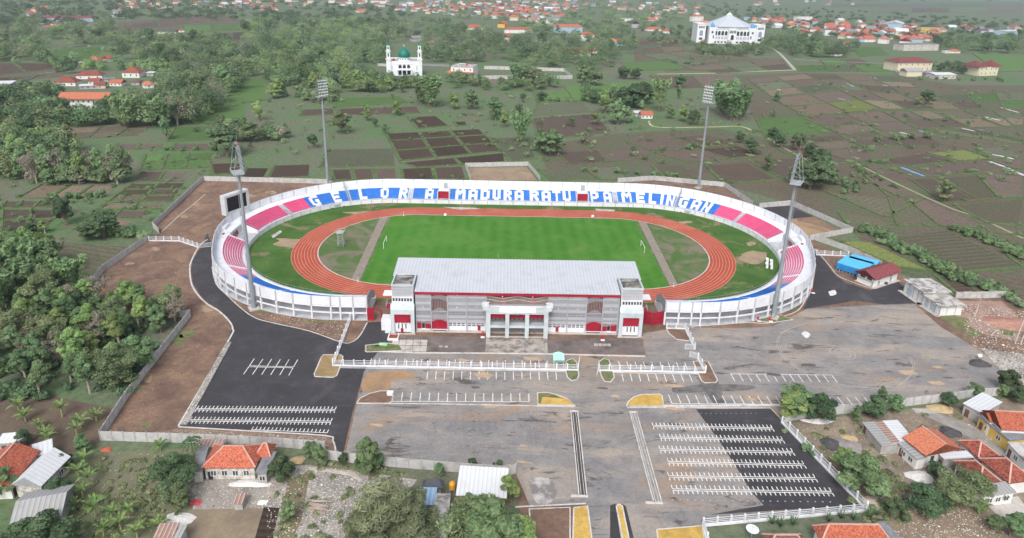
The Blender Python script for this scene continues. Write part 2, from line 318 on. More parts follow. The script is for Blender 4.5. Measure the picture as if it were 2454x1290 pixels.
# ------------------------------------------------------------------ paved areas inside the walls
def patchwork(t, v, w, h, seed=0.0):
    """tone of laid paving strips: one random grey per rectangle, with thin dark joints"""
    br = N(t, 'TexBrick', Scale=1.0); br.inputs['Color1'].default_value = (0, 0, 0, 1); br.inputs['Color2'].default_value = (1, 1, 1, 1); br.inputs['Mortar'].default_value = (.5, .5, .5, 1)
    br.inputs['Mortar Size'].default_value = 0.06; br.inputs['Brick Width'].default_value = w; br.inputs['Row Height'].default_value = h; br.inputs['Bias'].default_value = seed; t.links.new(v, br.inputs['Vector']); return br
def mat_oldasphalt():
    m, t, b = nodes('old_asphalt'); v = coords(t, 'world'); vs_ = coords(t, 'world', (0.35, 1.3, 1), rad(-4))
    wob = N(t, 'TexNoise', Scale=0.35, Detail=3.0); t.links.new(v, wob.inputs['Vector']); va = t.nodes.new('ShaderNodeVectorMath'); va.operation = 'MULTIPLY_ADD'; va.inputs[1].default_value = (1.6, 1.6, 0); t.links.new(wob.outputs['Color'], va.inputs[0]); t.links.new(v, va.inputs[2])
    c = ramp(t, noise(t, v, 0.14, 9, 0.72), [(0.3, '#727072'), (0.5, '#888686'), (0.68, '#9a9693')])
    br = patchwork(t, va.outputs[0], 9.0, 4.2); c = mix(t, mth(t, 'MULTIPLY', br.outputs['Color'], 0.22), c, '#a39c95')
    sand = noise(t, vs_, 0.085, 10, 0.7, 0.6); c = mix(t, ramp(t, sand, [(0.48, (0, 0, 0, 1)), (0.62, (0.9, 0.9, 0.9, 1))]), c, '#ada093')
    tan = noise(t, coords(t, 'world', (0.5, 1.4, 1), rad(3), (40, 9, 0)), 0.06, 9, 0.68, 0.8); c = mix(t, ramp(t, tan, [(0.55, (0, 0, 0, 1)), (0.66, (0.8, 0.8, 0.8, 1))]), c, '#a58c74')
    wet = noise(t, coords(t, 'world', (0.45, 1.6, 1), rad(-6), (7, 31, 0)), 0.2, 10, 0.72, 0.9); c = mix(t, ramp(t, wet, [(0.57, (0, 0, 0, 1)), (0.62, (0.85, 0.85, 0.85, 1))]), c, '#4f4b49')
    cr = N(t, 'TexVoronoi', Scale=0.16); cr.feature = 'DISTANCE_TO_EDGE'; t.links.new(va.outputs[0], cr.inputs['Vector']); c = mix(t, ramp(t, cr.outputs['Distance'], [(0.0, (.16, .16, .16, 1)), (0.02, (0, 0, 0, 1))]), c, '#4a4643')
    g = noise(t, v, 1.4, 8, 0.82); c = mix(t, ramp(t, g, [(.48, (0, 0, 0, 1)), (.7, (.5, .5, .5, 1))]), c, '#5b5653')
    c = mix(t, ramp(t, noise(t, coords(t, 'world', (1, 1, 1), 0, (91, 3, 0)), 1.1, 8, .82), [(.58, (0, 0, 0, 1)), (.72, (.7, .7, .7, 1))]), c, '#b3a79b')
    t.links.new(c, b.inputs['Base Color']); b.inputs['Roughness'].default_value = 0.85; bump(t, b, g, 0.2, 0.05); return m
def mat_newasphalt():
    m, t, b = nodes('new_asphalt'); v = coords(t, 'world')
    c = ramp(t, noise(t, v, 0.12, 6, 0.65, 0.5), [(0.3, '#38373a'), (0.55, '#434145'), (0.75, '#555256')])
    d = noise(t, coords(t, 'world', (1, 0.5, 1), rad(20)), 0.07, 7, 0.62, 0.5); c = mix(t, ramp(t, d, [(0.56, (0, 0, 0, 1)), (0.75, (0.6, 0.6, 0.6, 1))]), c, '#767070')
    g = noise(t, v, 1.3, 8, 0.82); c = mix(t, ramp(t, g, [(.45, (0, 0, 0, 1)), (.7, (.55, .55, .55, 1))]), c, '#28272a'); c = mix(t, ramp(t, noise(t, coords(t, 'world', (.25, 1, 1), rad(62)), .5, 8, .75), [(.56, (0, 0, 0, 1)), (.7, (.45, .45, .45, 1))]), c, '#6d696b')
    t.links.new(c, b.inputs['Base Color']); b.inputs['Roughness'].default_value = 0.8; bump(t, b, g, 0.15, 0.03); return m
def mat_soil(name, a, b_, c_, speck='#c9bcae', amt=0.69):
    m, t, b = nodes(name); v = coords(t, 'world')
    c = ramp(t, noise(t, v, 0.11, 10, 0.76, 0.6), [(0.38, a), (0.5, b_), (0.62, c_)])
    g = noise(t, v, 0.9, 7, 0.8); c = mix(t, ramp(t, g, [(.4, (0, 0, 0, 1)), (.7, (.8, .8, .8, 1))]), c, a)
    s = noise(t, v, 2.2, 4, 0.8); c = mix(t, ramp(t, s, [(amt, (0, 0, 0, 1)), (amt+0.05, (1, 1, 1, 1))]), c, speck)
    t.links.new(c, b.inputs['Base Color']); b.inputs['Roughness'].default_value = 0.95; bump(t, b, g, 0.6, 0.25); return m
OLD = mat_oldasphalt(); NEW = mat_newasphalt()
SOIL = mat_soil('bare_soil', '#69534a', '#866c5a', '#a1836a')
YARD = mat_soil('yard_dirt', '#75695d', '#8f8172', '#a99a83', '#d4cdc4', 0.62)
RUBBLE = mat_soil('rubble_ground', '#7e7872', '#9d978f', '#bab2a8', '#e2dfda', 0.55)
CONC = M('pale_concrete', '#b9b2ab', '#cfc9c3', 0.5, c3='#8f8680', s3=0.25)
WHITE = M('white_paint', '#e6e7ea', '#f3f4f6', 0.4, 0.6, c3='#cfd0d4', s3=0.3, lo3=0.55, hi3=0.85)
LINE = M('road_paint', '#e4e2de', '#f2f0ec', 1.5, 0.7, c3='#b0aaa4', s3=0.7)
FADED = M('faded_paint', '#a9a5a1', '#bdb9b5', 1.5, 0.8)
KERB = M('kerb_concrete', '#c9c5c0', '#dedbd7', 1.2, 0.8, c3='#a49d96', s3=0.6)
DRY = mat_soil('dry_yellow_grass', '#b28f4a', '#d6b15c', '#e0c070', '#8a8a52', 0.66)
LAWN = M('lawn', '#4f6a3a', '#657c48', 0.8, 0.95, c3='#86795f', s3=0.5, lo3=.42, hi3=.6)
def sheet(name, pts, z, mat, curve=0, raw=False):
    w = [p if raw else G2(*p) for p in pts]
    if curve: w = smoothline(w+[w[0]], curve)[:-1]
    mb = MB(); mb.poly(w, z)
    o = mb.build(name, mat)
    bm = bmesh.new(); bm.from_mesh(o.data); bmesh.ops.triangulate(bm, faces=bm.faces[:]); bm.to_mesh(o.data); bm.free()
    return tag(o, kind='structure')
def kerb(pts, w=0.3, h=0.14, close=False, curve=0, mat=None, z=0.0, name='kerb'):
    w_ = [G2(*p) for p in pts]
    if curve: w_ = smoothline(w_+([w_[0]] if close else []), curve)
    elif close: w_ = w_+[w_[0]]
    mb = MB()
    L = []; R = []
    for i, p in enumerate(w_):
        a = np.array(w_[max(i-1, 0)]); b = np.array(w_[min(i+1, len(w_)-1)]); d = b-a; d = d/max(np.linalg.norm(d), 1e-6); n = np.array((-d[1], d[0]))*w/2
        L.append(np.array(p)+n); R.append(np.array(p)-n)
    vs_ = []
    for a, b in zip(R, L): vs_ += [(a[0], a[1], z), (b[0], b[1], z), (b[0], b[1], z+h), (a[0], a[1], z+h)]
    fs = []
    for i in range(len(w_)-1):
        a = 4*i; b = a+4; fs += [(a+3, b+3, b+2, a+2)[::-1], (a, b, b+3, a+3), (a+1, a+2, b+2, b+1)]
    fs += [(0, 3, 2, 1), (4*len(w_)-4, 4*len(w_)-3, 4*len(w_)-2, 4*len(w_)-1)]
    mb.add(vs_, fs); o = mb.build(name, mat or KERB); return tag(o, kind='structure')
for q in FARMS: sheet('farmland', q, 0.03, FARM)
PATCH = M('asphalt_patch_grey', '#59585a', '#6c6a6b', 0.5, 0.85, c3='#827d79', s3=0.3, lo3=.45, hi3=.62, detail=9)
# soil inside the walls, on all sides of the stadium
sheet('bare_ground', [(487, 433), (640, 437), (800, 442), (980, 440), (1480, 440), (1565, 433), (1735, 449), (1810, 500), (1893, 495), (2036, 560), (1950, 580), (2035, 610), (2150, 655), (2290, 716), (2404, 716), (2454, 745),
      (2480, 930), (2438, 944), (2332, 953), (2207, 970), (2067, 987), (1955, 998), (1880, 1012), (2085, 1225), (1690, 1265), (1700, 1330), (1260, 1330), (1233, 1138), (1101, 1134), (890, 1115), (784, 1100), (782, 1078), (653, 1069), (493, 1061),
      (244, 1053), (303, 958), (456, 762), (432, 764), (169, 736), (250, 650), (353, 579), (381, 561), (370, 545)], 0.10, SOIL)
sheet('parking_ground', [(872, 893), (905, 840), (1000, 846), (1545, 852), (1540, 800), (1600, 790), (1650, 785), (1750, 788), (1850, 784), (1935, 740), (2190, 728), (2255, 785), (2330, 830), (2454, 915), (2440, 940), (2332, 951), (2207, 968), (2067, 985), (1955, 996), (1880, 1010), (1985, 1115), (2085, 1222),
      (1690, 1250), (1690, 1335), (1400, 1335), (1404, 1208), (1270, 1214), (1236, 1134), (1101, 1131), (890, 1112), (800, 1100), (803, 1085), (830, 1080)], 0.115, OLD)
sheet('asphalt_drive', [(497, 560), (483, 590), (462, 625), (458, 650), (463, 680), (480, 708), (500, 728), (522, 742), (545, 766), (555, 790), (546, 815), (428, 1022), (600, 1032), (780, 1043), (797, 1055), (803, 1070), (804, 1092), (822, 1090), (846, 985), (872, 893), (885, 872), (905, 845), (872, 842), (876, 828), (930, 822), (938, 806), (945, 795), (915, 772), (882, 774), (862, 806), (842, 821), (817, 821), (740, 793), (700, 783), (655, 773), (610, 760), (575, 735), (545, 707), (518, 680), (507, 640), (510, 590)], 0.125, NEW)
sheet('asphalt_drive', [(1668, 982), (1846, 980), (1880, 1018), (2076, 1214), (1900, 1222), (1700, 1235), (1830, 1212), (1800, 1180), (1770, 1130), (1725, 1060)], 0.125, NEW)
sheet('asphalt_drive', [(1952, 600), (1975, 625), (2000, 660), (2030, 680), (2085, 697), (2150, 672), (2175, 700), (2205, 728), (2120, 731), (2050, 722), (1940, 740), (1925, 742), (1948, 690), (1955, 650), (1948, 610)], 0.125, NEW)
sheet('asphalt_patch', [(1668, 905), (1722, 917), (1738, 968), (1710, 968), (1690, 940)], 0.121, PATCH)
sheet('asphalt_patch', [(1610, 930), (1700, 922), (1800, 925), (1795, 936), (1700, 940), (1620, 943)], 0.123, PATCH, 4)
sheet('asphalt_patch', [(1462, 1212), (1475, 1208), (1487, 1290), (1500, 1330), (1478, 1330), (1462, 1290)], 0.121, NEW)
sheet('asphalt_patch', [(1488, 1208), (1500, 1214), (1528, 1330), (1506, 1330)], 0.121, NEW)
sheet('asphalt_patch', [(1822, 498), (1893, 494), (1950, 520), (1885, 526)], 0.125, NEW)
sheet('forecourt', [(935, 808), (990, 806), (1165, 810), (1165, 845), (938, 842)], 0.122, M('forecourt_stained', '#6c6360', '#857b76', 0.3, c3='#56504e', s3=0.12))
sheet('forecourt', [(1312, 812), (1480, 812), (1536, 813), (1548, 852), (1313, 846)], 0.122, MATS['forecourt_stained'])
sheet('concrete_apron', [(1165, 812), (1311, 813), (1313, 848), (1163, 846)], 0.13, M('stained_concrete', '#a59d96', '#bfb8b0', 0.35, c3='#6f6761', s3=0.4, lo3=0.45, hi3=0.62))
for i in range(5):
    x0 = 938+i*17; sheet('paving_slab', [(x0+3, 815.5), (x0+18.6, 815.8), (x0+17, 829), (x0+1, 828.7)], 0.15, CONC); sheet('paving_slab', [(x0+1, 830), (x0+17, 830.2), (x0+15.5, 844), (x0-1, 843.6)], 0.15, CONC)
sheet('dry_bed', [(1831, 530), (1905, 527), (2015, 558), (1930, 572), (1880, 560)], 0.13, mat_soil('sandy_soil', '#8d7560', '#a88c6c', '#b99f78'))
sheet('dry_bed', [(1125, 433), (1120, 403), (1262, 401), (1288, 433)], 0.13, MATS.get('x') or mat_soil('enclosed_soil', '#8a7763', '#a08b74', '#ab9880'))
# sandy and dark stains that show as shapes of their own
for i in range(46):
    x = RNG.uniform(870, 2350); y = RNG.uniform(860, 1180)
    if y > 985 and not (840 < x < 1380 or 1420 < x < 1500): continue
    if y > 940 and x > 1850: continue
    a = RNG.uniform(6, 26); b_ = a*RNG.uniform(0.12, 0.3); pts = []
    for k in range(11):
        t_ = 2*math.pi*k/11; r = RNG.uniform(0.6, 1.15); pts.append((x+a*r*math.cos(t_), y+b_*r*math.sin(t_)+0.08*a*r*math.cos(t_)))
    sheet('stain', pts, 0.119+0.0006*i, M('sand_stain', '#b39a80', '#c4ab8f', 0.5) if i % 3 else M('tar_stain', '#5b5552', '#6b6460', 0.5), 3)
sheet('stain', [(880, 895), (960, 890), (1000, 905), (942, 912), (932, 935), (880, 943), (866, 930)], 0.150, M('clay_stain', '#a3815f', '#b4936f', 0.3, c3='#8d7a68', s3=0.15), 3)
sheet('stain', [(1265, 1150), (1310, 1145), (1335, 1175), (1320, 1205), (1285, 1207)], 0.151, M('cement_stain', '#86827f', '#c2bfbb', 0.35, lo=0.46, hi=0.62, detail=9), 3)
sheet('stain', [(1920, 800), (1930, 795), (1942, 803), (1932, 812)], 0.152, M('lime_spill', '#cfcac6', '#ebe8e5', 0.8), 3)
sheet('stain', [(1985, 700), (2000, 696), (2004, 706), (1990, 710)], 0.152, MATS['lime_spill'], 3)
for pts in ([(430, 575), (420, 600)],):
    pass
for (x, y, a, b_) in ((310, 632, 14, 5), (372, 597, 11, 5), (440, 520, 10, 4), (470, 490, 9, 4), (600, 470, 14, 4), (650, 462, 16, 4), (500, 740, 22, 9), (355, 905, 14, 12)):
    sheet('sand_patch', [(x+a*RNG.uniform(.7, 1.2)*math.cos(k*.63), y+b_*RNG.uniform(.7, 1.2)*math.sin(k*.63)) for k in range(10)], 0.114, M('pale_sand', '#9d8670', '#b8a288', 0.6, c3='#7f6a5b', s3=.4, lo3=.45, hi3=.6), 3)
# kerbs
kerb([(388, 556), (430, 517), (462, 492), (492, 466)], 0.5, 0.05, z=0.11, name='trench_edge', mat=M('trench_pale', '#b3a596', '#c5b8aa', 1))
kerb([(497, 575), (478, 590), (458, 628), (455, 652), (460, 684), (478, 712), (500, 732), (524, 746), (548, 769), (558, 790), (549, 815), (428, 1022)], 0.5, 0.18, curve=4)
kerb([(508, 640), (518, 681), (545, 709), (575, 737), (610, 762), (655, 775), (740, 794), (817, 821), (842, 821), (862, 806), (880, 774)], 0.35, curve=4)
kerb([(440, 1020), (549, 822)], 1.6, 0.35, mat=RUBBLE, name='stone_edge')
kerb([(428, 1024), (600, 1034), (780, 1045), (797, 1057), (803, 1072), (804, 1092)], 0.4, curve=3)
kerb([(1948, 655), (1941, 690), (1932, 715), (1912, 745), (1870, 762), (1852, 772), (1830, 776), (1800, 774), (1760, 776), (1650, 784), (1600, 787)], 0.35, curve=4)
kerb([(1955, 600), (1990, 640), (2010, 663), (2060, 683), (2090, 692), (2105, 690)], 0.3, curve=3)
kerb([(875, 842), (1000, 846.5), (1163, 847.5), (1313, 849.5), (1546, 855)], 0.7, 0.16)
kerb([(800, 882), (1000, 885), (1385, 892)], 0.3); kerb([(1436, 893), (1560, 896), (1690, 898)], 0.3)
kerb([(862, 967), (1100, 970), (1378, 976)], 0.35); kerb([(1503, 978), (1590, 978), (1846, 979), (1880, 1013)], 0.35); kerb([(1288, 970), (940, 967)], 0.2, 0.1)
kerb([(1590, 974), (1870, 972)], 0.9, 0.12, name='drain_edge')
kerb([(1235, 1216), (1404, 1208)], 0.35)
ISL = [([(775, 852), (815, 851), (822, 856), (814, 884), (807, 902), (798, 906), (755, 904), (753, 898), (770, 858)], mat_soil('dull_dry_grass', '#8f7a58', '#ab9166', '#bda273', '#8a8a5e', .66), 'dry'),
 ([(855, 968), (862, 957), (885, 945), (911, 938.5), (940, 939), (944, 942), (939, 964), (930, 968)], SOIL, 'soil'),
 ([(1288, 943), (1311, 942), (1332, 947), (1359, 957), (1379, 973), (1289, 972)], DRY, 'dry'),
 ([(1501, 975), (1505, 965), (1517, 954), (1537, 947), (1581, 946), (1587, 950), (1590, 975)], DRY, 'dry'),
 ([(1358, 866), (1372, 861), (1382, 870), (1387, 900), (1383, 911), (1370, 914), (1360, 906), (1354, 885)], LAWN, 'lawn'),
 ([(1435, 868), (1447, 861), (1459, 864), (1466, 882), (1472, 906), (1463, 917), (1448, 915), (1440, 900)], LAWN, 'lawn'),
 ([(1661, 868), (1680, 866), (1697, 868), (1719, 912), (1715, 918), (1688, 919), (1681, 914)], SOIL, 'soil'),
 ([(1375, 1219), (1408, 1214), (1424, 1335), (1372, 1335)], DRY, 'dry'), ([(1268, 1222), (1366, 1218), (1366, 1335), (1280, 1335)], SOIL, 'soil'),
 ([(1477, 1216), (1484, 1210), (1491, 1214), (1516, 1335), (1500, 1335)], DRY, 'dry'), ([(1574, 1271), (1682, 1262), (1694, 1335), (1580, 1335)], DRY, 'dry'),
 ([(1597, 789), (1603, 800), (1620, 814), (1647, 818), (1658, 816), (1643, 790)], SOIL, 'soil'), ([(876, 829), (925, 824), (957, 827), (964, 842), (878, 845)], LAWN, 'lawn'),
 ([(1815, 755), (1850, 748), (1900, 767), (1850, 775), (1815, 770)], LAWN, 'lawn')]
for pts, m_, nm in ISL:
    w = [G2(*p) for p in pts]; mb = MB(); mb.poly(w, 0.21, 0.2); o = mb.build('traffic_island', m_); tag(o, kind='structure')
    kerb(pts, 0.3, 0.12, True, 0, z=0.115, name='island_kerb')
sheet('lawn_patch', [(1290, 945), (1311, 943.5), (1330, 948), (1352, 957), (1300, 953), (1296, 968), (1290, 968)], 0.218, LAWN)
for pts in ([(905, 750), (930, 745)],): pass
for (x, y, a, b_) in ((1895, 738, 18, 7), (2300, 775, 30, 14), (2330, 800, 26, 12), (2420, 795, 26, 12), (2270, 760, 22, 8), (430, 815, 18, 14), (445, 800, 22, 12), (330, 930, 14, 12), (640, 745, 40, 4), (765, 771, 60, 3), (1680, 436, 40, 3), (350, 1020, 12, 8)):
    sheet('weed_patch', [(x+a*RNG.uniform(.6, 1.2)*math.cos(k*.571), y+b_*RNG.uniform(.6, 1.2)*math.sin(k*.571)) for k in range(11)], 0.128, LAWN, 3)
sheet('rubble_patch', [(2290, 722), (2400, 722), (2440, 760), (2440, 820), (2350, 800), (2290, 760)], 0.124, mat_soil('brick_rubble', '#8d7468', '#a98a7c', '#b79d8d', '#cfc5bd', 0.6))
sheet('rubble_patch', [(2350, 835), (2454, 850), (2454, 925), (2400, 890)], 0.124, RUBBLE)
sheet('verge', [(250, 1052), (430, 1028), (600, 1036), (780, 1048), (796, 1062), (782, 1076), (653, 1067), (493, 1059)], 0.113, mat_soil('stony_verge', '#7d6a5c', '#917c69', '#a28b75', '#ddd3c8', 0.6))
# drains with kerbs
def drain(a, b, label, fill):
    A = np.array(G2(*a)); B = np.array(G2(*b)); d = (B-A)/np.linalg.norm(B-A); n = np.array((-d[1], d[0])); e = empty('drain_channel', (A[0], A[1], 0.1), label, 'drain')
    for s in (-1, 1):
        mb = MB(); mb.bar((*(A+n*s*.85), 0.3), (*(B+n*s*.85), 0.3), 0.26, 0.4); mb.build('side_wall', KERB, e)
    mb = MB(); mb.bar((*A, 0.14), (*B, 0.14), 1.4, 0.06); mb.build('bed', fill, e)
    for k in (-0.35, 0.35):
        mb = MB(); mb.bar((*(A+n*k), 0.2), (*(B+n*k), 0.2), 0.12, 0.12); mb.build('pipe', KERB, e)
    for c, s in ((A, -1), (B, 1)):
        mb = MB(); mb.bar((*(c+n*1.1), 0.3), (*(c-n*2.6*s if c is B else c+n*-1.1), 0.3), 0.3, 0.4); mb.build('end_wall', KERB, e)
drain((1376, 988), (1397, 1192), 'open drain channel with grey kerbs left of the entrance drive', M('drain_dark', '#4a4644', '#5c5753', 0.6))
drain((1517, 990), (1576, 1208), 'pale filled drain channel right of the entrance drive', M('drain_grey', '#8d8986', '#a5a19e', 0.6))
# painted lines
def stroke(mb, a, b, w=0.14, z=0.13):
    a = np.array(a); b = np.array(b); d = b-a; L = np.linalg.norm(d)
    if L < 1e-4: return
    n = np.array((-d[1], d[0]))/L*w/2
    mb.add([(*(a-n), z), (*(b-n), z), (*(b+n), z), (*(a+n), z)], [(0, 1, 2, 3)])
TU, TD = 1.15, 0.95
def comb(a, b, n, up, dn, dbl=0.5, w=0.21):
    A = np.array(G2(*a)); B = np.array(G2(*b)); d = (B-A)/np.linalg.norm(B-A); nn = np.array((-d[1], d[0])); mb = MB()
    for s in ((-1, 1) if dbl else (0,)): stroke(mb, A+nn*s*dbl/2, B+nn*s*dbl/2, w)
    for i in range(n):
        p = A+(B-A)*(i/(n-1))
        if up: stroke(mb, p+nn*dbl/2, p+nn*(dbl/2+up), w, 0.1302)
        if dn: stroke(mb, p-nn*dbl/2, p-nn*(dbl/2+dn), w, 0.1302)
    tag(mb.build('parking_lines', LINE), kind='structure')
comb((462, 982), (803, 984), 38, TU, TD); comb((445, 1008.5), (793, 1012), 38, TU, TD); comb((603, 1031), (784, 1038.5), 20, TU, 0, 0)
comb((597, 879), (703, 881.5), 6, 3.6, 3.6)
for a, b, n in (((1565, 1022.5), (1851, 1028), 31), ((1583, 1050), (1876, 1056), 31), ((1582, 1079), (1900, 1085), 32), ((1602, 1109), (1927, 1115.5), 32), ((1603, 1143.5), (1954, 1148), 33), ((1612, 1175), (1993, 1181), 34)):
    comb(a, b, n, TU, TD)
def bays(a0, b0, a1, b1, n, base=False):
    A0, B0, A1, B1 = [np.array(G2(*p)) for p in (a0, b0, a1, b1)]; mb = MB()
    for i in range(n):
        t_ = i/(n-1); stroke(mb, A0+(A1-A0)*t_, B0+(B1-B0)*t_, 0.22, 0.1302)
    if base == 1: stroke(mb, B0, B1, 0.2)
    if base == 2: stroke(mb, A0, A1, 0.2)
    tag(mb.build('parking_lines', LINE), kind='structure')
bays((890.5, 860), (886, 877), (1311, 866), (1313, 883), 22); bays((1482, 867), (1487, 884), (1641, 870), (1647, 887), 9)
bays((1025, 891), (1023, 910), (1332, 893), (1334, 912), 16); bays((1490, 896), (1494, 914.5), (1652, 899), (1659.5, 917), 9)
bays((943, 942), (940, 963), (1267, 944), (1268, 964), 16, 1); bays((1602, 947), (1610, 968), (2092, 954), (2108, 972), 24, 1); bays((1751, 897), (1761, 914.5), (1993, 900), (2006, 917.5), 13, 2)
bays((1580+58, 780+0), (1643, 790), (1690, 775), (1697, 783), 4)
mb = MB()
for (px, py), R_ in (((2019.5, 847), 3.5), ((2019.5, 847), 2.2)):
    c = np.array(G2(px, py))
    for k in range(40):
        a, b = 2*math.pi*k/40, 2*math.pi*(k+1)/40; stroke(mb, c+R_*np.array((math.cos(a), math.sin(a))), c+R_*np.array((math.cos(b), math.sin(b))), 0.16)
for pl in ([(1928, 777), (1896, 787), (1870, 801), (1862, 819), (1864, 833), (1873, 853), (1896, 874), (1932, 895)], [(2178, 858), (2187, 882), (2168, 913), (2128, 929), (2035, 928), (1990, 915)]):
    w = smoothline([G2(*p) for p in pl], 8)
    for i in range(len(w)-1):
        if i % 9 != 8:
            stroke(mb, w[i], w[i+1], 0.15); stroke(mb, np.array(w[i])+(0.7, 0.25), np.array(w[i+1])+(0.7, 0.25), 0.12)
tag(mb.build('driving_course_lines', FADED), kind='structure')
mb = MB()
for i in range(14):
    for j in range(9):
        p = np.array(G2(1062+i*19+j*1.2, 985+j*11)); stroke(mb, p, p+(0, 0.3), 0.13)
for i in range(22):
    p = np.array(G2(1610+i*18, 1199+i*0.25)); stroke(mb, p, p+(0.3, 0), 0.3)
    p = np.array(G2(1560+i*12, 993)); stroke(mb, p, p+(0.1, 0.35), 0.14)
tag(mb.build('setting_out_marks', FADED), kind='structure')
# ================================================================== pitch and track
def mat_pitch():
    m, t, b = nodes('pitch_grass'); v = coords(t, 'world')
    w = N(t, 'TexWave', Scale=0.055, Distortion=0.3, Detail=1.0); t.links.new(v, w.inputs['Vector'])
    c = mix(t, w.outputs['Fac'], '#548836', '#497e2f')
    c = mix(t, ramp(t, noise(t, v, 0.02, 9, 0.75, 0.8), [(0.44, (0, 0, 0, 1)), (0.6, (.6, .6, .6, 1))]), c, '#5a8f3c'); c = mix(t, ramp(t, noise(t, v, 0.06, 9, 0.76, 0.6), [(0.48, (0, 0, 0, 1)), (0.66, (0.9, 0.9, 0.9, 1))]), c, '#6d924a')
    g = noise(t, v, 1.1, 5, 0.7); c = mix(t, mth(t, 'MULTIPLY', g, 0.45), c, '#356420')
    t.links.new(c, b.inputs['Base Color']); b.inputs['Roughness'].default_value = 0.95; b.inputs['Specular IOR Level'].default_value = 0.1; bump(t, b, g, 0.4, 0.1); return m
def mat_infield(name, ga, gb, dirt, lo, hi):
    m, t, b = nodes(name); v = coords(t, 'world')
    c = ramp(t, noise(t, v, 0.12, 6, 0.65), [(0.35, ga), (0.65, gb)])
    c = mix(t, ramp(t, noise(t, v, 0.07, 7, 0.68, 0.8), [(lo, (0, 0, 0, 1)), (hi, (1, 1, 1, 1))]), c, dirt)
    g = noise(t, v, 1.5, 5, 0.75); c = mix(t, mth(t, 'MULTIPLY', g, 0.4), c, '#33472a')
    t.links.new(c, b.inputs['Base Color']); b.inputs['Roughness'].default_value = 0.95; b.inputs['Specular IOR Level'].default_value = 0.1; bump(t, b, g, 0.5, 0.2); return m
def oval(L, R, n=48, cy=0.0):
    o = [(L+R*math.sin(rad(180*i/n)), cy+R*math.cos(rad(180*i/n))) for i in range(n+1)]
    return o+[(-x, 2*cy-y) for x, y in o]
def ovalband(L, R0, R1, z, n=48, cy=0.0):
    a = oval(L, R0, n, cy); b = oval(L, R1, n, cy); k = len(a); mb = MB()
    mb.add([(x, y, z) for x, y in a]+[(x, y, z) for x, y in b], [(i, (i+1) % k, k+(i+1) % k, k+i) for i in range(k)]); return mb
sheet('outfield_grass', oval(56, 50.2, 40, 2.2), 0.14, mat_infield('outfield_turf', '#466a30', '#5d7d40', '#9a8870', 0.55, 0.63), raw=True)
sheet('curve_grass', oval(42.2, 36.6, 40), 0.15, mat_infield('curve_turf', '#55753e', '#687f4e', '#8f8374', 0.48, 0.6), raw=True)
sheet('pitch', [(-55.4, -35), (55.4, -35), (55.8, 35), (-55.8, 35)], 0.16, mat_pitch(), raw=True)
for s in (-1, 1):
    sheet('dirt_strip', [(s*55.9, -34.3), (s*59.0, -33.5), (s*60.4, 31), (s*57.0, 33.4)], 0.165, M('strip_dirt', '#8b8076', '#9c9186', 0.8, 0.95, c3='#72805a', s3=0.35, lo3=0.55), raw=True)
TRK = M('track_rubber', '#a84b35', '#b7573e', 0.12, 0.85, 0.3, 0.7, c3='#c2745c', s3=0.09, lo3=0.5, hi3=0.75, bmp=0.1)
tag(ovalband(42.195, 36.5, 46.26, 0.17).build('running_track', TRK), kind='structure')
TL = M('lane_paint', '#d9a698', '#e3b9ad', 0.5, 0.8)
for k in range(9): tag(ovalband(42.195, 36.44+k*1.22, 36.57+k*1.22, 0.175).build('lane_line', TL), kind='structure')
tag(ovalband(42.195, 36.1, 36.4, 0.18).build('track_kerb', KERB), kind='structure')
for pts in ([(1060, 497), (1140, 499), (1150, 502), (1100, 503.5)], [(1425, 501), (1475, 504), (1470, 508), (1430, 506)], [(650, 566), (672, 553), (676, 557), (655, 572)]):
    sheet('concrete_pad', pts, 0.186, CONC)
for (x, y, a, b_) in ((1805, 617, 38, 16), (1800, 585, 14, 6), (690, 582, 40, 14), (735, 655, 20, 12), (862, 512, 40, 5), (1640, 534, 22, 4)):
    sheet('bare_patch', [(x+a*RNG.uniform(.5, 1.2)*math.cos(k*.571), y+b_*RNG.uniform(.5, 1.2)*math.sin(k*.571)) for k in range(11)], 0.147, M('bare_earth', '#9d8a76', '#af977a', 0.5, 0.95, c3='#8d7d6c', s3=0.2), 3)

# ================================================================== oval stand
RWH = M('stand_white', '#dfe1e6', '#eceef2', 0.25, 0.7, c3='#c3c6cc', s3=0.18, lo3=0.55, hi3=0.85)
RGR = M('stand_concrete', '#b9bcc1', '#cbced3', 0.4, 0.8, c3='#9da0a5', s3=0.2)
RPO = M('stand_post', '#b3b7bd', '#c0c4ca', 0.6, 0.75)
DK = M('dark_opening', '#2c2e31', '#3a3c40', 0.7, 0.6)
RED = M('red_panel', '#a01f35', '#ac283e', 0.5, 0.55, c3='#8d1b2e', s3=0.2)
PINK = M('pink_seat_plastic', '#ec5a90', '#f26b9c', 0.3, 0.5); BLUE = M('blue_seat_plastic', '#2f7ad2', '#3d88de', 0.3, 0.5); SWH = M('white_seat_plastic', '#eceded', '#f6f6f4', 0.4, 0.5)
STEEL = M('galvanised_steel', '#9da3a8', '#aeb4b9', 0.5, 0.45, metal=0.3)
NET = M('grey_mesh', '#a1a6ac', '#b3b8be', 0.8, 0.6)
CX, CYR = 56.0, 2.2
def rp(u, R):
    """point at station u (metres on the straights, degrees on the bends; sign = side) and distance R from the oval's spine"""
    s = -1 if u < 0 else 1; a = abs(u)
    if R > 58 and a > 56: R -= 2.2*math.exp(-((a-166)/17.0)**2)*min(1.0, (R-58)/4.0)
    if a <= 56: return (s*a, CYR+R)
    if a <= 236: t_ = rad(a-56); return (s*(CX+R*math.sin(t_)), CYR+R*math.cos(t_))
    return (s*(CX-(a-236)), CYR-R)
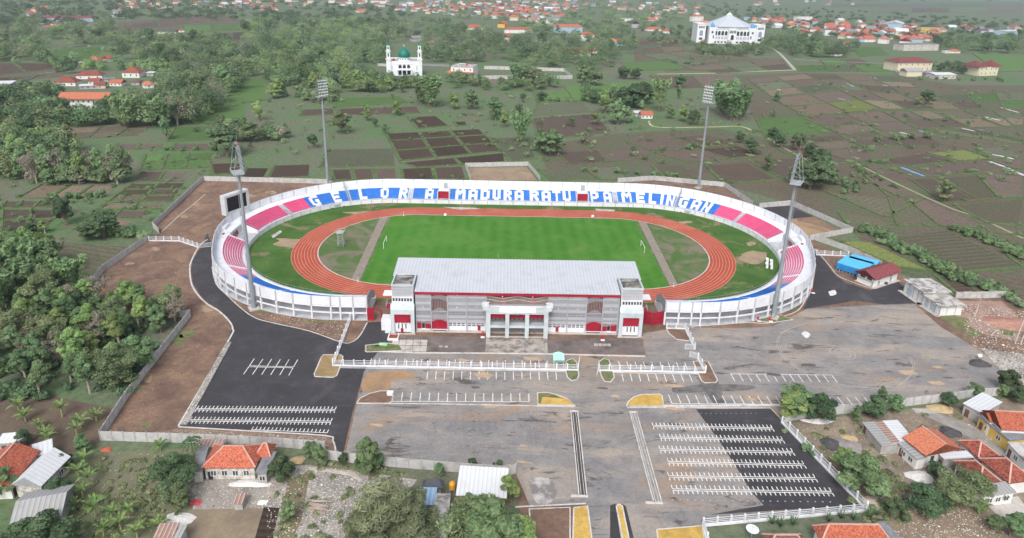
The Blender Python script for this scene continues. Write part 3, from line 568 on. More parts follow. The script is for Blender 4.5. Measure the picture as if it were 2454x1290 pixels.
def stations(u0, u1, step=1.5):
    """fine list of stations, denser on the bends (degrees)"""
    n = max(1, int(math.ceil((u1-u0)/step))); l = [u0+(u1-u0)*i/n for i in range(n+1)]
    for k in (-236, -56, 56, 236):
        if u0 < k < u1 and k not in l: l.append(k)
    return sorted(set(l))
def sweep(mb, us, prof, close=True, caps=True):
    n = len(prof); vs_ = []
    for u in us:
        for R, z in prof: x, y = rp(u, R); vs_.append((x, y, z))
    fs = []; m_ = n if close else n-1
    for i in range(len(us)-1):
        for j in range(m_):
            k = (j+1) % n; fs.append((i*n+j, i*n+k, (i+1)*n+k, (i+1)*n+j))
    if caps and close: fs += [tuple(range(n-1, -1, -1)), tuple(range((len(us)-1)*n, len(us)*n))]
    mb.add(vs_, fs); return mb
RS = empty('oval_stand', (0, 0, 0), 'white open oval stand with pink and blue seats around the running track', 'stadium stand')
END = 244.7
NR = 8; R0, Z0, DR, DZ = 51.7, 1.8, 0.82, 0.40
GAPS = []                                    # stations without steps: gates and tunnels
for s in (-1, 1): GAPS += [tuple(sorted((s*31.0, s*36.6))), tuple(sorted((s*(56+83.5), s*(56+96.5))))]
GAPS.sort()
segs = []; c_ = -END
for a, b in GAPS: segs.append((c_, a)); c_ = b
segs.append((c_, END))
steps = [(50.25, 0.1), (50.25, 1.45), (R0-0.35, 1.45), (R0-0.35, Z0)]
for r in range(NR):
    if r: steps.append((R0+DR*r-0.35, Z0+DZ*r))
    steps.append((R0+DR*(r+1)-0.35, Z0+DZ*r))
RT, ZT = R0+DR*NR-0.35, Z0+DZ*NR+0.05     # top of the terrace
steps += [(RT, ZT-0.4), (RT, 0.1)]
for a, b in segs:
    sweep(MB(), stations(a, b), steps).build('terrace', RWH, RS)
sweep(MB(), stations(-END, END), [(RT+0.02, ZT-0.35), (63.2, ZT-0.35), (63.2, ZT), (RT+0.02, ZT)]).build('concourse', RWH, RS)
sweep(MB(), stations(-END, END), [(56.9, 0.1), (63.7, 0.1), (63.7, 0.22), (56.9, 0.22)]).build('ground_slab', RGR, RS)
sweep(MB(), stations(-END, END), [(50.0, 0.1), (50.24, 0.1), (50.24, 1.95), (50.0, 1.95)]).build('front_wall', RWH, RS)
sweep(MB(), stations(-END, END), [(49.95, 1.955), (50.3, 1.955), (50.3, 2.03), (49.95, 2.03)]).build('front_coping', RGR, RS)
sweep(MB(), stations(-END, END), [(50.08, 2.95), (50.14, 2.95), (50.14, 3.01), (50.08, 3.01)]).build('front_rail', STEEL, RS)
sweep(MB(), stations(-END, END), [(58.6, 0.22), (58.75, 0.22), (58.75, ZT-0.36), (58.6, ZT-0.36)]).build('rear_wall', RGR, RS)
# bays: posts, columns, parapet panels and beams, each a piece of its own
BAYS = [6.2*i for i in range(10)]+[56+2.5+5.645*i for i in range(32)]+[236+0.2, 236+4.3, END]
allb = sorted([-u for u in BAYS if u > 0]+BAYS)
def yawat(u, R=63.3):
    a = np.array(rp(u-0.05, R)); b = np.array(rp(u+0.05, R)); d = b-a; return math.atan2(d[1], d[0])
post_me = MB().box(-0.2, 0.2, -0.22, 0.22, ZT-0.5, 8.15).mesh('post', RPO)
colm_me = MB().box(-0.24, 0.24, -0.26, 0.26, 0.1, ZT-0.5).mesh('column', RWH)
wp_me = MB().box(-0.17, 0.17, -0.12, 0.1, 0.15, 1.9).mesh('wall_pilaster', RPO)
for u in allb:
    x, y = rp(u, 63.35); put('post', post_me, RS, (x, y, 0), yawat(u)); put('column', colm_me, RS, (x, y, 0), yawat(u))
    x, y = rp(u, 49.98); put('wall_pilaster', wp_me, RS, (x, y, 0), yawat(u))
for u0, u1 in zip(allb[:-1], allb[1:]):
    p = np.array(rp(u0, 63.3)); q = np.array(rp(u1, 63.3)); d = (q-p)/np.linalg.norm(q-p); p2 = p+d*0.2; q2 = q-d*0.2
    MB().bar((*p2, ZT+1.62), (*q2, ZT+1.62), 0.14, 3.0).build('parapet_panel', RWH, RS)
    vis = min(p[1], q[1]) < 20
    if vis:
        MB().bar((*p2, ZT-0.24), (*q2, ZT-0.24), 0.3, 0.5).build('edge_beam', RWH, RS)
        MB().bar((*p2, 2.55), (*q2, 2.55), 0.28, 0.42).build('mid_beam', RWH, RS)
    pi = np.array(rp(u0, 58.9)); qi = np.array(rp(u1, 58.9)); L = np.linalg.norm(qi-pi); di = (qi-pi)/L; k = allb.index(u0)
    if min(p[1], q[1]) < -20:
        sh = (0.2, 0.42) if k % 2 else (0.15, 0.3, 0.62)
        for f in sh: MB().bar((*(pi+di*L*f), 3.6), (*(pi+di*(L*f+0.8)), 3.6), 0.06, 1.1).build('rear_window', DK, RS)
        if k % 3 == 0:
            o_ = np.array(rp((u0+u1)/2, 60.5)); MB().bar((*(o_-di*1.8), 2.7), (*(o_+di*1.6), 4.3), 1.2, 0.2).build('stair_flight', RGR, RS)
rpost = MB().box(-0.03, 0.03, -0.03, 0.03, 2.03, 3.0).mesh('rail_post', STEEL)
for u in stations(-END, END, 4.0): x, y = rp(u, 50.11); put('rail_post', rpost, RS, (x, y, 0), yawat(u, 50))
fmast = MB().tube((0, 0, 0.1), (0, 0, 4.2), 0.05, 0.04, 6).mesh('mast', STEEL)
for u in (-44, -19, 0, 19, 44, -90, 90): x, y = rp(u, 49.8); put('mast', fmast, RS, (x, y, 0))
# aisles
AIS = [(49.0, 50.9), (56+24.4, 56+25.6), (56+57.2, 56+59.0), (56+126.0, 56+127.6), (56+157.2, 56+158.4)]
for a, b in AIS:
    for s in (-1, 1):
        e = MB(); us = sorted((s*a, s*b))
        for r in range(NR*2):
            R = R0-0.35+r*DR/2; z = Z0+DZ*(r+1)/2-0.02; sweep(e, us, [(R, z-0.3), (R+DR/2, z-0.3), (R+DR/2, z), (R, z)])
        e.build('aisle_steps', RGR if a < 150 else RWH, RS)
# dividing fences and tunnels
for s in (-1, 1):
    u = s*(56+25.4); mb = MB(); A = [rp(u, R) for R in (51.4, 58.2, 63.1)]
    for (p, z0_, z1_), (q, z2_, z3_) in ((((A[0]), 1.9, 3.6), ((A[1]), 5.0, 7.0)), (((A[1]), 5.0, 7.0), ((A[2]), 5.05, 8.0))):
        n = np.array((-(q[1]-p[1]), q[0]-p[0])); n = n/np.linalg.norm(n)*0.04
        mb.hexa([(p[0]-n[0], p[1]-n[1], z0_), (q[0]-n[0], q[1]-n[1], z2_), (q[0]+n[0], q[1]+n[1], z2_), (p[0]+n[0], p[1]+n[1], z0_)], [(p[0]-n[0], p[1]-n[1], z1_), (q[0]-n[0], q[1]-n[1], z3_), (q[0]+n[0], q[1]+n[1], z3_), (p[0]+n[0], p[1]+n[1], z1_)])
    mb.build('dividing_fence', NET, RS)
    # end fences beside the main stand
    mb = MB()
    for R, z0_, z1_, Rn, z2_, z3_ in ((51.2, 1.9, 4.6, 58.2, 5.0, 8.2), (58.2, 5.0, 8.2, 63.3, 5.0, 8.2)):
        x, y = rp(s*END, R); x2, y2 = rp(s*END, Rn); mb.hexa([(x-.06, y, z0_), (x+.06, y, z0_), (x2+.06, y2, z2_), (x2-.06, y2, z2_)], [(x-.06, y, z1_), (x+.06, y, z1_), (x2+.06, y2, z3_), (x2-.06, y2, z3_)])
    mb.build('end_fence', NET, RS)
    # red gates in the far straight
    a, b = sorted((s*31.0, s*36.6)); g = sweep(MB(), [a, b], [(50.25, 0.1), (58.0, 0.1), (58.0, 1.45), (50.25, 1.45)]).build('gate_floor', RGR, RS)
    for e_ in (a, b):
        x, y = rp(e_, 54.6); MB().box(x-.15, x+.15, CYR+51.4, CYR+RT, 1.46, ZT+0.4).build('gate_cheek', RWH, RS)
    MB().box(a+.2, b-.2, CYR+54.2, CYR+54.35, 1.46, ZT+0.1).build('red_gate', RED, RS)
    MB().box(a-.1, b+.1, CYR+54.0, CYR+RT, ZT+0.12, ZT+0.4).build('gate_roof', RWH, RS)
    sweep(MB(), [a, b], [(52.0, 2.3), (52.06, 2.3), (52.06, 2.36), (52.0, 2.36)]).build('gate_rail', STEEL, RS)
    mb = MB(); xm = (a+b)/2+0.6; mb.box(xm-0.9, xm+0.9, CYR+58.6, CYR+58.7, ZT+.4, ZT+3.0)
    for xx in (xm-0.9, xm+0.9): mb.tube((xx, CYR+58.2, ZT+.4), (xx, CYR+58.8, ZT+3.2), 0.05)
    mb.build('mesh_screen', NET, RS)
    # tunnels in the bends
    a, b = sorted((s*(56+83.5), s*(56+96.5))); us = stations(a, b, 2)
    sweep(MB(), us, [(50.25, 0.1), (57.9, 0.1), (57.9, 1.2), (50.25, 1.2)]).build('tunnel_floor', RGR, RS)
    sweep(MB(), us, [(RT-.2, 1.21), (RT, 1.21), (RT, ZT-0.4), (RT-.2, ZT-0.4)]).build('tunnel_back', RGR, RS)
    m_ = (a+b)/2; sweep(MB(), stations(m_-2.6, m_+2.6), [(RT-.3, 1.22), (RT-.22, 1.22), (RT-.22, 3.9), (RT-.3, 3.9)]).build('tunnel_door', M('dark_red_panel', '#8a3f43', '#96484b', 0.5), RS)
    for e_ in (a, b):
        pq = [rp(e_, 51.0), rp(e_, 58.2)]; mb = MB(); n = np.array((pq[1][1]-pq[0][1], -(pq[1][0]-pq[0][0]))); n = n/np.linalg.norm(n)*0.1
        p, q = pq; mb.hexa([(p[0]-n[0], p[1]-n[1], 1.2), (q[0]-n[0], q[1]-n[1], 1.2), (q[0]+n[0], q[1]+n[1], 1.2), (p[0]+n[0], p[1]+n[1], 1.2)], [(p[0]-n[0], p[1]-n[1], 2.4), (q[0]-n[0], q[1]-n[1], ZT+.5), (q[0]+n[0], q[1]+n[1], ZT+.5), (p[0]+n[0], p[1]+n[1], 2.4)]); mb.build('tunnel_cheek', RWH, RS)
        mb = MB(); mb.bar((*p, 3.4), (*q, ZT+1.6), 0.07)
        for k in range(8): f = k/7; x, y = p[0]+(q[0]-p[0])*f, p[1]+(q[1]-p[1])*f; mb.bar((x, y, 2.4+f*(ZT-1.9)), (x, y, 3.4+f*(ZT-1.8)), 0.06)
        mb.build('tunnel_railing', STEEL, RS)
    for R in (53.2, 55.4): sweep(MB(), stations(m_-4, m_+4), [(R, 3.4), (R+.15, 3.4), (R+.15, 3.55), (R, 3.55)]).build('tunnel_beam', RWH, RS)
    sweep(MB(), stations(m_-1.5, m_+3.5), [(61.6, ZT), (63.1, ZT), (63.1, ZT+1.3), (61.6, ZT+1.3)]).build('plinth', RWH, RS)
    sweep(MB(), stations(m_+s*5-.8, m_+s*5+.8), [(60.6, ZT), (61.8, ZT), (61.8, ZT+.12), (60.6, ZT+.12)]).build('floor_hatch', RED, RS)
# low service doors in the front wall
for s in (-1, 1):
    u = s*(56+32); sweep(MB(), stations(u-1.6, u+1.6), [(49.9, .15), (49.98, .15), (49.98, 1.6), (49.9, 1.6)]).build('service_door', NET, RS)
    for d in (-3.2, 3.2):
        x, y = rp(u+d, 49.92); MB().lathe((x, y, 0.2), [(0.55, 0), (0.55, 0.12), (0.2, 0.12), (0.2, 0.14)], 12).build('roundel', DK, RS)
# seats with the lettering picked out in white
GL = {'A': ['..XXXXX..', 'XXXXXXXXX', 'XXX...XXX', 'XXX...XXX', 'XXXXXXXXX', 'XXXXXXXXX', 'XXX...XXX', 'XXX...XXX'], 'D': ['XXXXXXX..', 'XXXXXXXXX', 'XXX...XXX', 'XXX...XXX', 'XXX...XXX', 'XXX...XXX', 'XXXXXXXXX', 'XXXXXXX..'],
 'E': ['XXXXXXXXX', 'XXXXXXXXX', 'XXX......', 'XXXXXXXX.', 'XXXXXXXX.', 'XXX......', 'XXXXXXXXX', 'XXXXXXXXX'], 'G': ['..XXXXXXX', 'XXXXXXXXX', 'XXX......', 'XXX..XXXX', 'XXX..XXXX', 'XXX...XXX', 'XXXXXXXXX', '..XXXXXXX'],
 'I': ['XXX']*8, 'L': ['XXX......']*6+['XXXXXXXXX']*2, 'M': ['.XXX...XXX.', 'XXXXX.XXXXX', 'XXXXXXXXXXX', 'XXX.XXX.XXX', 'XXX..X..XXX', 'XXX.....XXX', 'XXX.....XXX', 'XXX.....XXX'],
 'N': ['XXX...XXX', 'XXXX..XXX', 'XXXX..XXX', 'XXXXX.XXX', 'XXX.XXXXX', 'XXX..XXXX', 'XXX..XXXX', 'XXX...XXX'], 'O': ['..XXXXX..', 'XXXXXXXXX', 'XXX...XXX', 'XXX...XXX', 'XXX...XXX', 'XXX...XXX', 'XXXXXXXXX', '..XXXXX..'],
 'P': ['XXXXXXX..', 'XXXXXXXXX', 'XXX...XXX', 'XXX...XXX', 'XXXXXXXXX', 'XXXXXXX..', 'XXX......', 'XXX......'], 'R': ['XXXXXXX..', 'XXXXXXXXX', 'XXX...XXX', 'XXXXXXXXX', 'XXXXXXX..', 'XXX.XXXX.', 'XXX..XXXX', 'XXX...XXX'],
 'T': ['XXXXXXXXX', 'XXXXXXXXX']+['...XXX...']*6, 'U': ['XXX...XXX']*6+['XXXXXXXXX', '..XXXXX..']}
TXT = [('G', -(56+41.6)), ('E', -(56+30.8)), ('L', -(56+17.4)), ('O', -(56+6.6)), ('R', -53.3), ('A', -40.6)]
TXT += list(zip('MADURARATU', (-25.5, -19.2, -13.5, -7.8, -2.4, 3.2, 10.5, 16.4, 21.6, 26.6)))
TXT += list(zip('PAMELINGAN', (40.1, 46.5, 56.0, 56+6.9, 56+13.2, 56+17.9, 56+22.0, 56+28.6, 56+35.0, 56+40.5)))
CELLS = []
for ch, u in TXT:
    g = GL[ch]; n = len(g[0]); pw = 0.465; CELLS.append((u-n*pw/2, u+n*pw/2, g, n))
def seat_colour(u, r):
    a = abs(u)
    if a > 56+45.8 and a < 56+136: return 2
    if u > 242 and a < 243.6: return 2
    for lo, hi, g, n in CELLS:
        if lo <= u < hi:
            if g[NR-1-r][min(n-1, int((u-lo)/(hi-lo)*n))] == 'X': return 1
    return 0
SB = {}
def blocked(u):
    for a, b in GAPS:
        if a-0.25 <= u <= b+0.25: return True
    for a, b in AIS:
        if a-0.15 <= abs(u) <= b+0.15: return True
    return False
bounds = sorted([-END+0.8, END-0.8, 0]+[s*(56+45.8) for s in (-1, 1)]+[s*k for s in (-1, 1) for k in (50, 56+25, 56+58, 56+90, 56+127, 56+157.8)])
u = -END+1.2; pitch = 0.49
us_ = []
while u < END-1.2: us_.append(u); u += pitch
for u in us_:
    if blocked(u): continue
    blk = sum(1 for b in bounds if u > b); x, y = rp(u, 54); ya = yawat(u, 54)
    fx = 54.0
    for r in range(NR):
        k = (blk, seat_colour(u+pitch/2, r)); mb = SB.setdefault(k, MB()); R = R0+DR*r; z = Z0+DZ*r
        c1 = rp(u-0.235, R); c2 = rp(u+0.235, R); b1 = rp(u-0.235, R+0.36); b2 = rp(u+0.235, R+0.36)
        f = z+0.30
        mb.add([(*c1, f-.06), (*c2, f-.06), (*c2, f), (*c1, f), (*b2, f), (*b1, f), (*rp(u+0.235, R+0.42), f+.44), (*rp(u-0.235, R+0.42), f+.44)], [(0, 1, 2, 3), (3, 2, 4, 5), (5, 4, 6, 7)])
for (blk, c), mb in sorted(SB.items()):
    o = mb.build(('blue_seats', 'white_seats', 'pink_seats')[c], (BLUE, SWH, PINK)[c], RS); o['kind'] = 'stuff'
# ================================================================== main grandstand
GS = empty('grandstand', (0, -64, 0.1), 'covered main grandstand with grey metal roof, red fascia and twin towers', 'grandstand')
ROOF = None
def mat_sheetmetal(name, a, b_, per=1.0, axis='X', stain='#b3b6bb', seam=0.22):
    m, t, b = nodes(name); v = coords(t, 'object')
    w = N(t, 'TexWave', Scale=0.314/per, Distortion=0.0); w.wave_profile = 'SAW'; w.bands_direction = axis; t.links.new(v, w.inputs['Vector'])
    c = ramp(t, w.outputs['Fac'], [(0.0, a), (0.86, b_), (0.93, stain), (1.0, stain)])
    c = mix(t, ramp(t, noise(t, v, 0.25, 6, 0.7), [(0.5, (0, 0, 0, 1)), (0.8, (0.7, 0.7, 0.7, 1))]), c, stain)
    t.links.new(c, b.inputs['Base Color']); b.inputs['Roughness'].default_value = 0.5; b.inputs['Specular IOR Level'].default_value = 0.4; bump(t, b, w.outputs['Fac'], seam, 0.1); return m
ROOFM = mat_sheetmetal('grey_roof_sheet', '#bec2c9', '#c8ccd2', 1.05, 'X', '#a6aab1')
GREY = M('facade_grey', '#c3cdd0', '#ccd5d8', 0.4, 0.7, c3='#b3bdc1', s3=0.2)
GW = M('facade_white', '#e3e5ea', '#eef0f4', 0.4, 0.65, c3='#cdd0d6', s3=0.25, lo3=0.5, hi3=0.85)
DECK = M('stained_deck', '#7f7b77', '#9a9692', 0.35, 0.9, 0.4, 0.6, c3='#4b4846', s3=0.3, lo3=0.42, hi3=0.58)
BRN = M('brown_interior', '#6a4a45', '#7a5650', 0.6, 0.8)
SLAT = M('screen_slat', '#c0c2c9', '#cdcfd5', 0.5, 0.5, metal=0.2)
GLS = M('window_glass', '#3d444b', '#59626b', 0.6, 0.15, spec=0.6)
FY = -67.5
def gb(name, mat, *b): return MB().box(*b).build(name, mat, GS)
# roof: two shallow slopes, notched round the towers
mb = MB()
def roofstrip(x0, x1, y0, z0, y1, z1): mb.hexa([(x0, y0, z0-.25), (x1, y0, z0-.25), (x1, y1, z1-.25), (x0, y1, z1-.25)], [(x0, y0, z0), (x1, y0, z0), (x1, y1, z1), (x0, y1, z1)])
zf, zm, zb = 14.2, 15.2, 16.6; ym = -59.8
roofstrip(-31.2, 31.2, -68.3, zf, ym, zm); mb.build('front_roof', ROOFM, GS)
mb = MB(); roofstrip(-39.0, 39.0, ym+.01, zm+.03, -49.0, zb); mb.build('rear_roof', ROOFM, GS)
gb('fascia', RED, -31.2, 31.2, -68.1, -67.6, 12.95, 13.94)
mb = MB()
for i in range(27): x = -30+i*2.3; mb.tube((x, -49.3, zb-.9), (x, -49.3, zb-.3), .12, n=6)
mb.bar((-38.8, -49.3, zb-.6), (38.8, -49.3, zb-.6), .25); mb.build('roof_truss', STEEL, GS)
for s in (-1, 1):
    for k in range(6): gb('roof_column', RWH, s*(6+k*6.2)-.25, s*(6+k*6.2)+.25, -56.2, -55.7, 0.1, 15.3+0.1)
mb = MB(); mb.tube((-6.2, -50, 16.5), (-6.2, -50, 20.0), .06, .03, 6); mb.build('roof_mast', STEEL, GS)
# terrace facing the pitch
mb = MB()
for k in range(16): mb.box(-38.5, 38.5, -49.0-k*.75-.75, -49.0-k*.75, 0.1, 1.6+k*.42)
mb.build('seating_terrace', RWH, GS)
mb = MB()
for k in range(16):
    for i in range(140):
        x = -37.5+i*.54
        if i % 28 < 2: continue
        mb.box(x, x+.44, -49.55-k*.75, -49.3-k*.75, 1.62+k*.42, 1.62+k*.42+.4)
o = mb.build('grandstand_seats', BLUE, GS); o['kind'] = 'stuff'
gb('rear_block', M('screened_wall', '#a3a7ae', '#b0b4ba', 0.4), -31.2, 31.2, FY+.6, -61.2, 0.1, 12.95)
# facade between towers and porch: eight bays of wall behind curved slat screens
bayx = [(-31, -26.4), (-26.2, -21.4), (-21.2, -15.6), (-15.4, -9.6)]; bayx += [(-b, -a) for a, b in bayx[::-1]]
for i, (a, b) in enumerate(bayx):
    k = i if i < 4 else 7-i; d = FY+.6
    if k == 1:                                             # arched bay: dark red behind, hump of slats
        gb('arch_recess', BRN, a, b, d-.03, d+.5, 5.6, 12.9); gb('red_wall', RED, a, b, d-.45, d-.05, 0.9, 4.2); gb('plinth', GW, a, b, d-.5, d-.06, 0.1, 0.88); gb('vent_strip', DK, a+.3, b-.3, d-.56, d-.51, 0.35, 0.62)
    else:
        for z in (5.6, 6.3, 1.9, 2.55) if k else (5.6, 6.3):
            n = 4 if z < 4 else 8
            for j in range(n):
                w = (b-a-.5)/n; gb('window', GLS, a+.3+j*w, a+.3+j*w+w*.72, d-.09, d+.02, z, z+.32)
        [gb('string_course', GW, a, b, d-.12, d-.01, z_, z_+t__) for z_, t__ in ((11.4, 1.2), (9.1, .9), (7.0, .8), (4.6, .8))]; gb('lower_wall', GW, a, b, d-.04, d-.008, .35, 3.9)
        if k == 0:
            gb('red_screen', RED, a+.2, a+1.6, d-.3, d-.05, 0.9, 3.4); gb('red_screen', RED, b-1.9, b-.1, d-.3, d-.05, 0.9, 3.4); gb('doorway', DK, a+1.7, b-2.0, d-.06, d-.01, 0.9, 3.2)
        if k == 3: gb('red_door', RED, (a+b)/2+.4*(1 if i < 4 else -1), (a+b)/2+.4*(1 if i < 4 else -1)+.9, d-.1, d-.02, 0.4, 2.1)
    gb('mullion', RPO, b-.02, b+.18, FY-.35, d, 0.1, 12.9)
    # slat screen
    mb = MB(); n = int((b-a)/.24)
    for j in range(n):
        f = (j+.5)/n; x = a+f*(b-a); y = FY-.25
        if k == 1:
            hump = math.sin(f*math.pi); sh = (f if i < 4 else 1-f)
            mb.box(x-.05, x+.05, y-.04, y+.04, 3.5+.9*hump, 7.0+1.5*hump)
            mb.box(x-.05, x+.05, y-.04, y+.04, 11.2+.7*hump*(1-.4*sh)-.7*sh, 12.3+.55*hump)
            if j % 2: mb.box(x-.03, x+.03, y-.03, y+.03, 7.0, 12.0)
        else:
            ph = {0: (0, 1), 2: (.0, .5), 3: (.5, 1.)}[k]; ww = math.sin(math.pi*f)
            top = 12.5-.35*ww; bot = {0: 3.4-.7*f if i < 4 else 3.4-.7*(1-f), 2: 3.1+.3*ww, 3: 3.2-.3*ww}[k]
            mb.box(x-.05, x+.05, y-.04, y+.04, bot, top)
    if k == 1: mb.bar((a, FY-.32, 7.25), (b, FY-.32, 7.25), .1)
    o = mb.build('slat_screen', SLAT, GS); o['kind'] = 'stuff'
    for z in ((12.6, 8.6) if k != 1 else ()): MB().lathe(((a+b)/2, FY-.45, z), [(.16, 0), (.2, .12), (.12, .25)], 8).build('wall_lamp', GW, GS)
gb('base_kerb', CONC, -31, 31, FY-.6, FY+.59, 0.1, 0.34)
# porch
PY = -70.8
gb('porch_roof', GW, -9.2, 9.2, PY+.1, FY-.4, 9.2, 9.6)
mb = MB(); mb.hexa([(-9.4, PY-.1, 8.3), (9.4, PY-.1, 8.3), (9.4, PY+.5, 8.3), (-9.4, PY+.5, 8.3)], [(-9.4, PY-.1, 9.6), (9.4, PY-.1, 9.6), (9.4, PY+.5, 9.6), (-9.4, PY+.5, 9.6)]); mb.build('porch_beam', GREY, GS)
for x0, x1 in ((-9.4, -8.1), (-3.6, -2.4), (2.4, 3.6), (8.1, 9.4)): gb('porch_column', GREY, x0, x1, PY, PY+.9, 0.1, 8.29)
for x0, x1 in ((-8.1, -3.6), (-2.4, 2.4), (3.6, 8.1)):
    gb('porch_lintel', RED, x0, x1, PY+1.3, PY+1.5, 6.2, 7.9); gb('porch_beam_lower', GREY, x0, x1, PY+.05, PY+.6, 3.55, 4.15); gb('porch_floor', RGR, x0, x1, PY+.61, FY-.1, 3.6, 3.9)
    gb('porch_soffit_panel', RED, x0, x1, PY+.9, PY+1.0, 3.0, 3.5); gb('porch_back', M('porch_wall', '#8c8f92', '#9c9fa2', 0.5), x0, x1, FY+.4, FY+.58, 0.35, 8.2)
    for k in range(4): xx = x0+.2+k*(x1-x0-.7)/3; gb('porch_window', DK, xx, xx+.28, FY+.3, FY+.39, 4.4, 6.2)
    gb('porch_step', CONC, x0, x1, PY+.3, PY+.8, 0.1, 0.34)
mb = MB(); mb.lathe((0, PY+1.2, 7.4), [(.1, 0), (.75, .1), (.85, .5), (.6, .95), (.1, 1.0)], 10); mb.build('crest', M('crest_green', '#2f6a52', '#4c8a6e', 2.0), GS)
mb = MB()
mb.hexa([(-5.5, PY-.35, 9.0), (5.5, PY-.35, 9.0), (5.5, PY-.1, 9.0), (-5.5, PY-.1, 9.0)], [(-5.5, PY-.15, 10.1), (5.5, PY-.15, 10.1), (5.5, PY+.3, 10.1), (-5.5, PY+.3, 10.1)]); mb.build('name_board', GW, GS)
LT = M('letter_grey', '#b9bcc2', '#c5c8ce', 1, 0.6)
txt = bpy.data.curves.new('board_text', 'FONT'); txt.body = 'GELORA MADURA RATU PAMELINGAN'; txt.size = .58; txt.align_x = 'CENTER'; txt.extrude = .02
to = bpy.data.objects.new('board_lettering', txt); COL.objects.link(to); dg = bpy.context.evaluated_depsgraph_get()
tm = bpy.data.meshes.new_from_object(to.evaluated_get(dg)); bpy.data.objects.remove(to); tm.materials.clear(); tm.materials.append(LT)
ot = put('board_lettering', tm, GS, (0, PY-.3+64, 9.3-.1), (rad(80), 0, 0))
for s in (-1, 1):
    # upswept wing of the porch roof, ending in five finger-like fins
    mb = MB()
    pr = [(5.5, 9.0, 9.75), (7.5, 9.05, 9.9), (9.2, 9.2, 10.3), (10.4, 9.7, 11.1)]
    for (xa, za, zb_), (xb, zc, zd) in zip(pr[:-1], pr[1:]):
        q = [(s*xa, PY-.3, za), (s*xb, PY-.3, zc), (s*xb, PY+1.6, zc), (s*xa, PY+1.6, za)]; q2 = [(s*xa, PY-.3, zb_), (s*xb, PY-.3, zd), (s*xb, PY+1.6, zd), (s*xa, PY+1.6, zb_)]
        mb.hexa(q if s > 0 else q[::-1], q2 if s > 0 else q2[::-1])
    mb.build('roof_wing', GREY, GS)
    for k in range(5):
        mb = MB(); x = s*(10.5-k*.42); y = PY+.2+k*.12
        mb.tube((x, y, 10.4), (x+s*.08, y, 11.6), .2, .17, 7); mb.tube((x+s*.08, y, 11.6), (x-s*.35, y, 12.3-.1*k), .17, .1, 7); mb.build('roof_finial', GW, GS)
# balcony screen above the porch
mb = MB()
for j in range(56):
    f = j/55; x = -9.4+18.8*f; t_ = 12.3+.35*math.cos(f*4*math.pi); mb.box(x-.04, x+.04, FY-.2, FY-.12, 9.6, t_)
for f0 in range(40):
    a, b = -9.4+18.8*f0/40, -9.4+18.8*(f0+1)/40; za, zc = [.35*math.cos(q/40*4*math.pi) for q in (f0, f0+1)]
    for h in (12.3, 11.2): mb.bar((a, FY-.16, h+za), (b, FY-.16, h+zc), .1)
o = mb.build('balcony_screen', M('balcony_rail', '#c3beb8', '#d0ccc6', 1, 0.6), GS); o['kind'] = 'stuff'
gb('balcony_back', BRN, -9.3, 9.3, FY+.45, FY+.59, 9.7, 12.9)
for x in (-4.6, 4.6): MB().lathe((x, FY-.4, 12.55), [(.16, 0), (.2, .12), (.12, .25)], 8).build('wall_lamp', GW, GS)
for x in (-4.9, 4.1): gb('balcony_panel', RED, x, x+1.4, FY+.35, FY+.44, 9.8, 12.8)
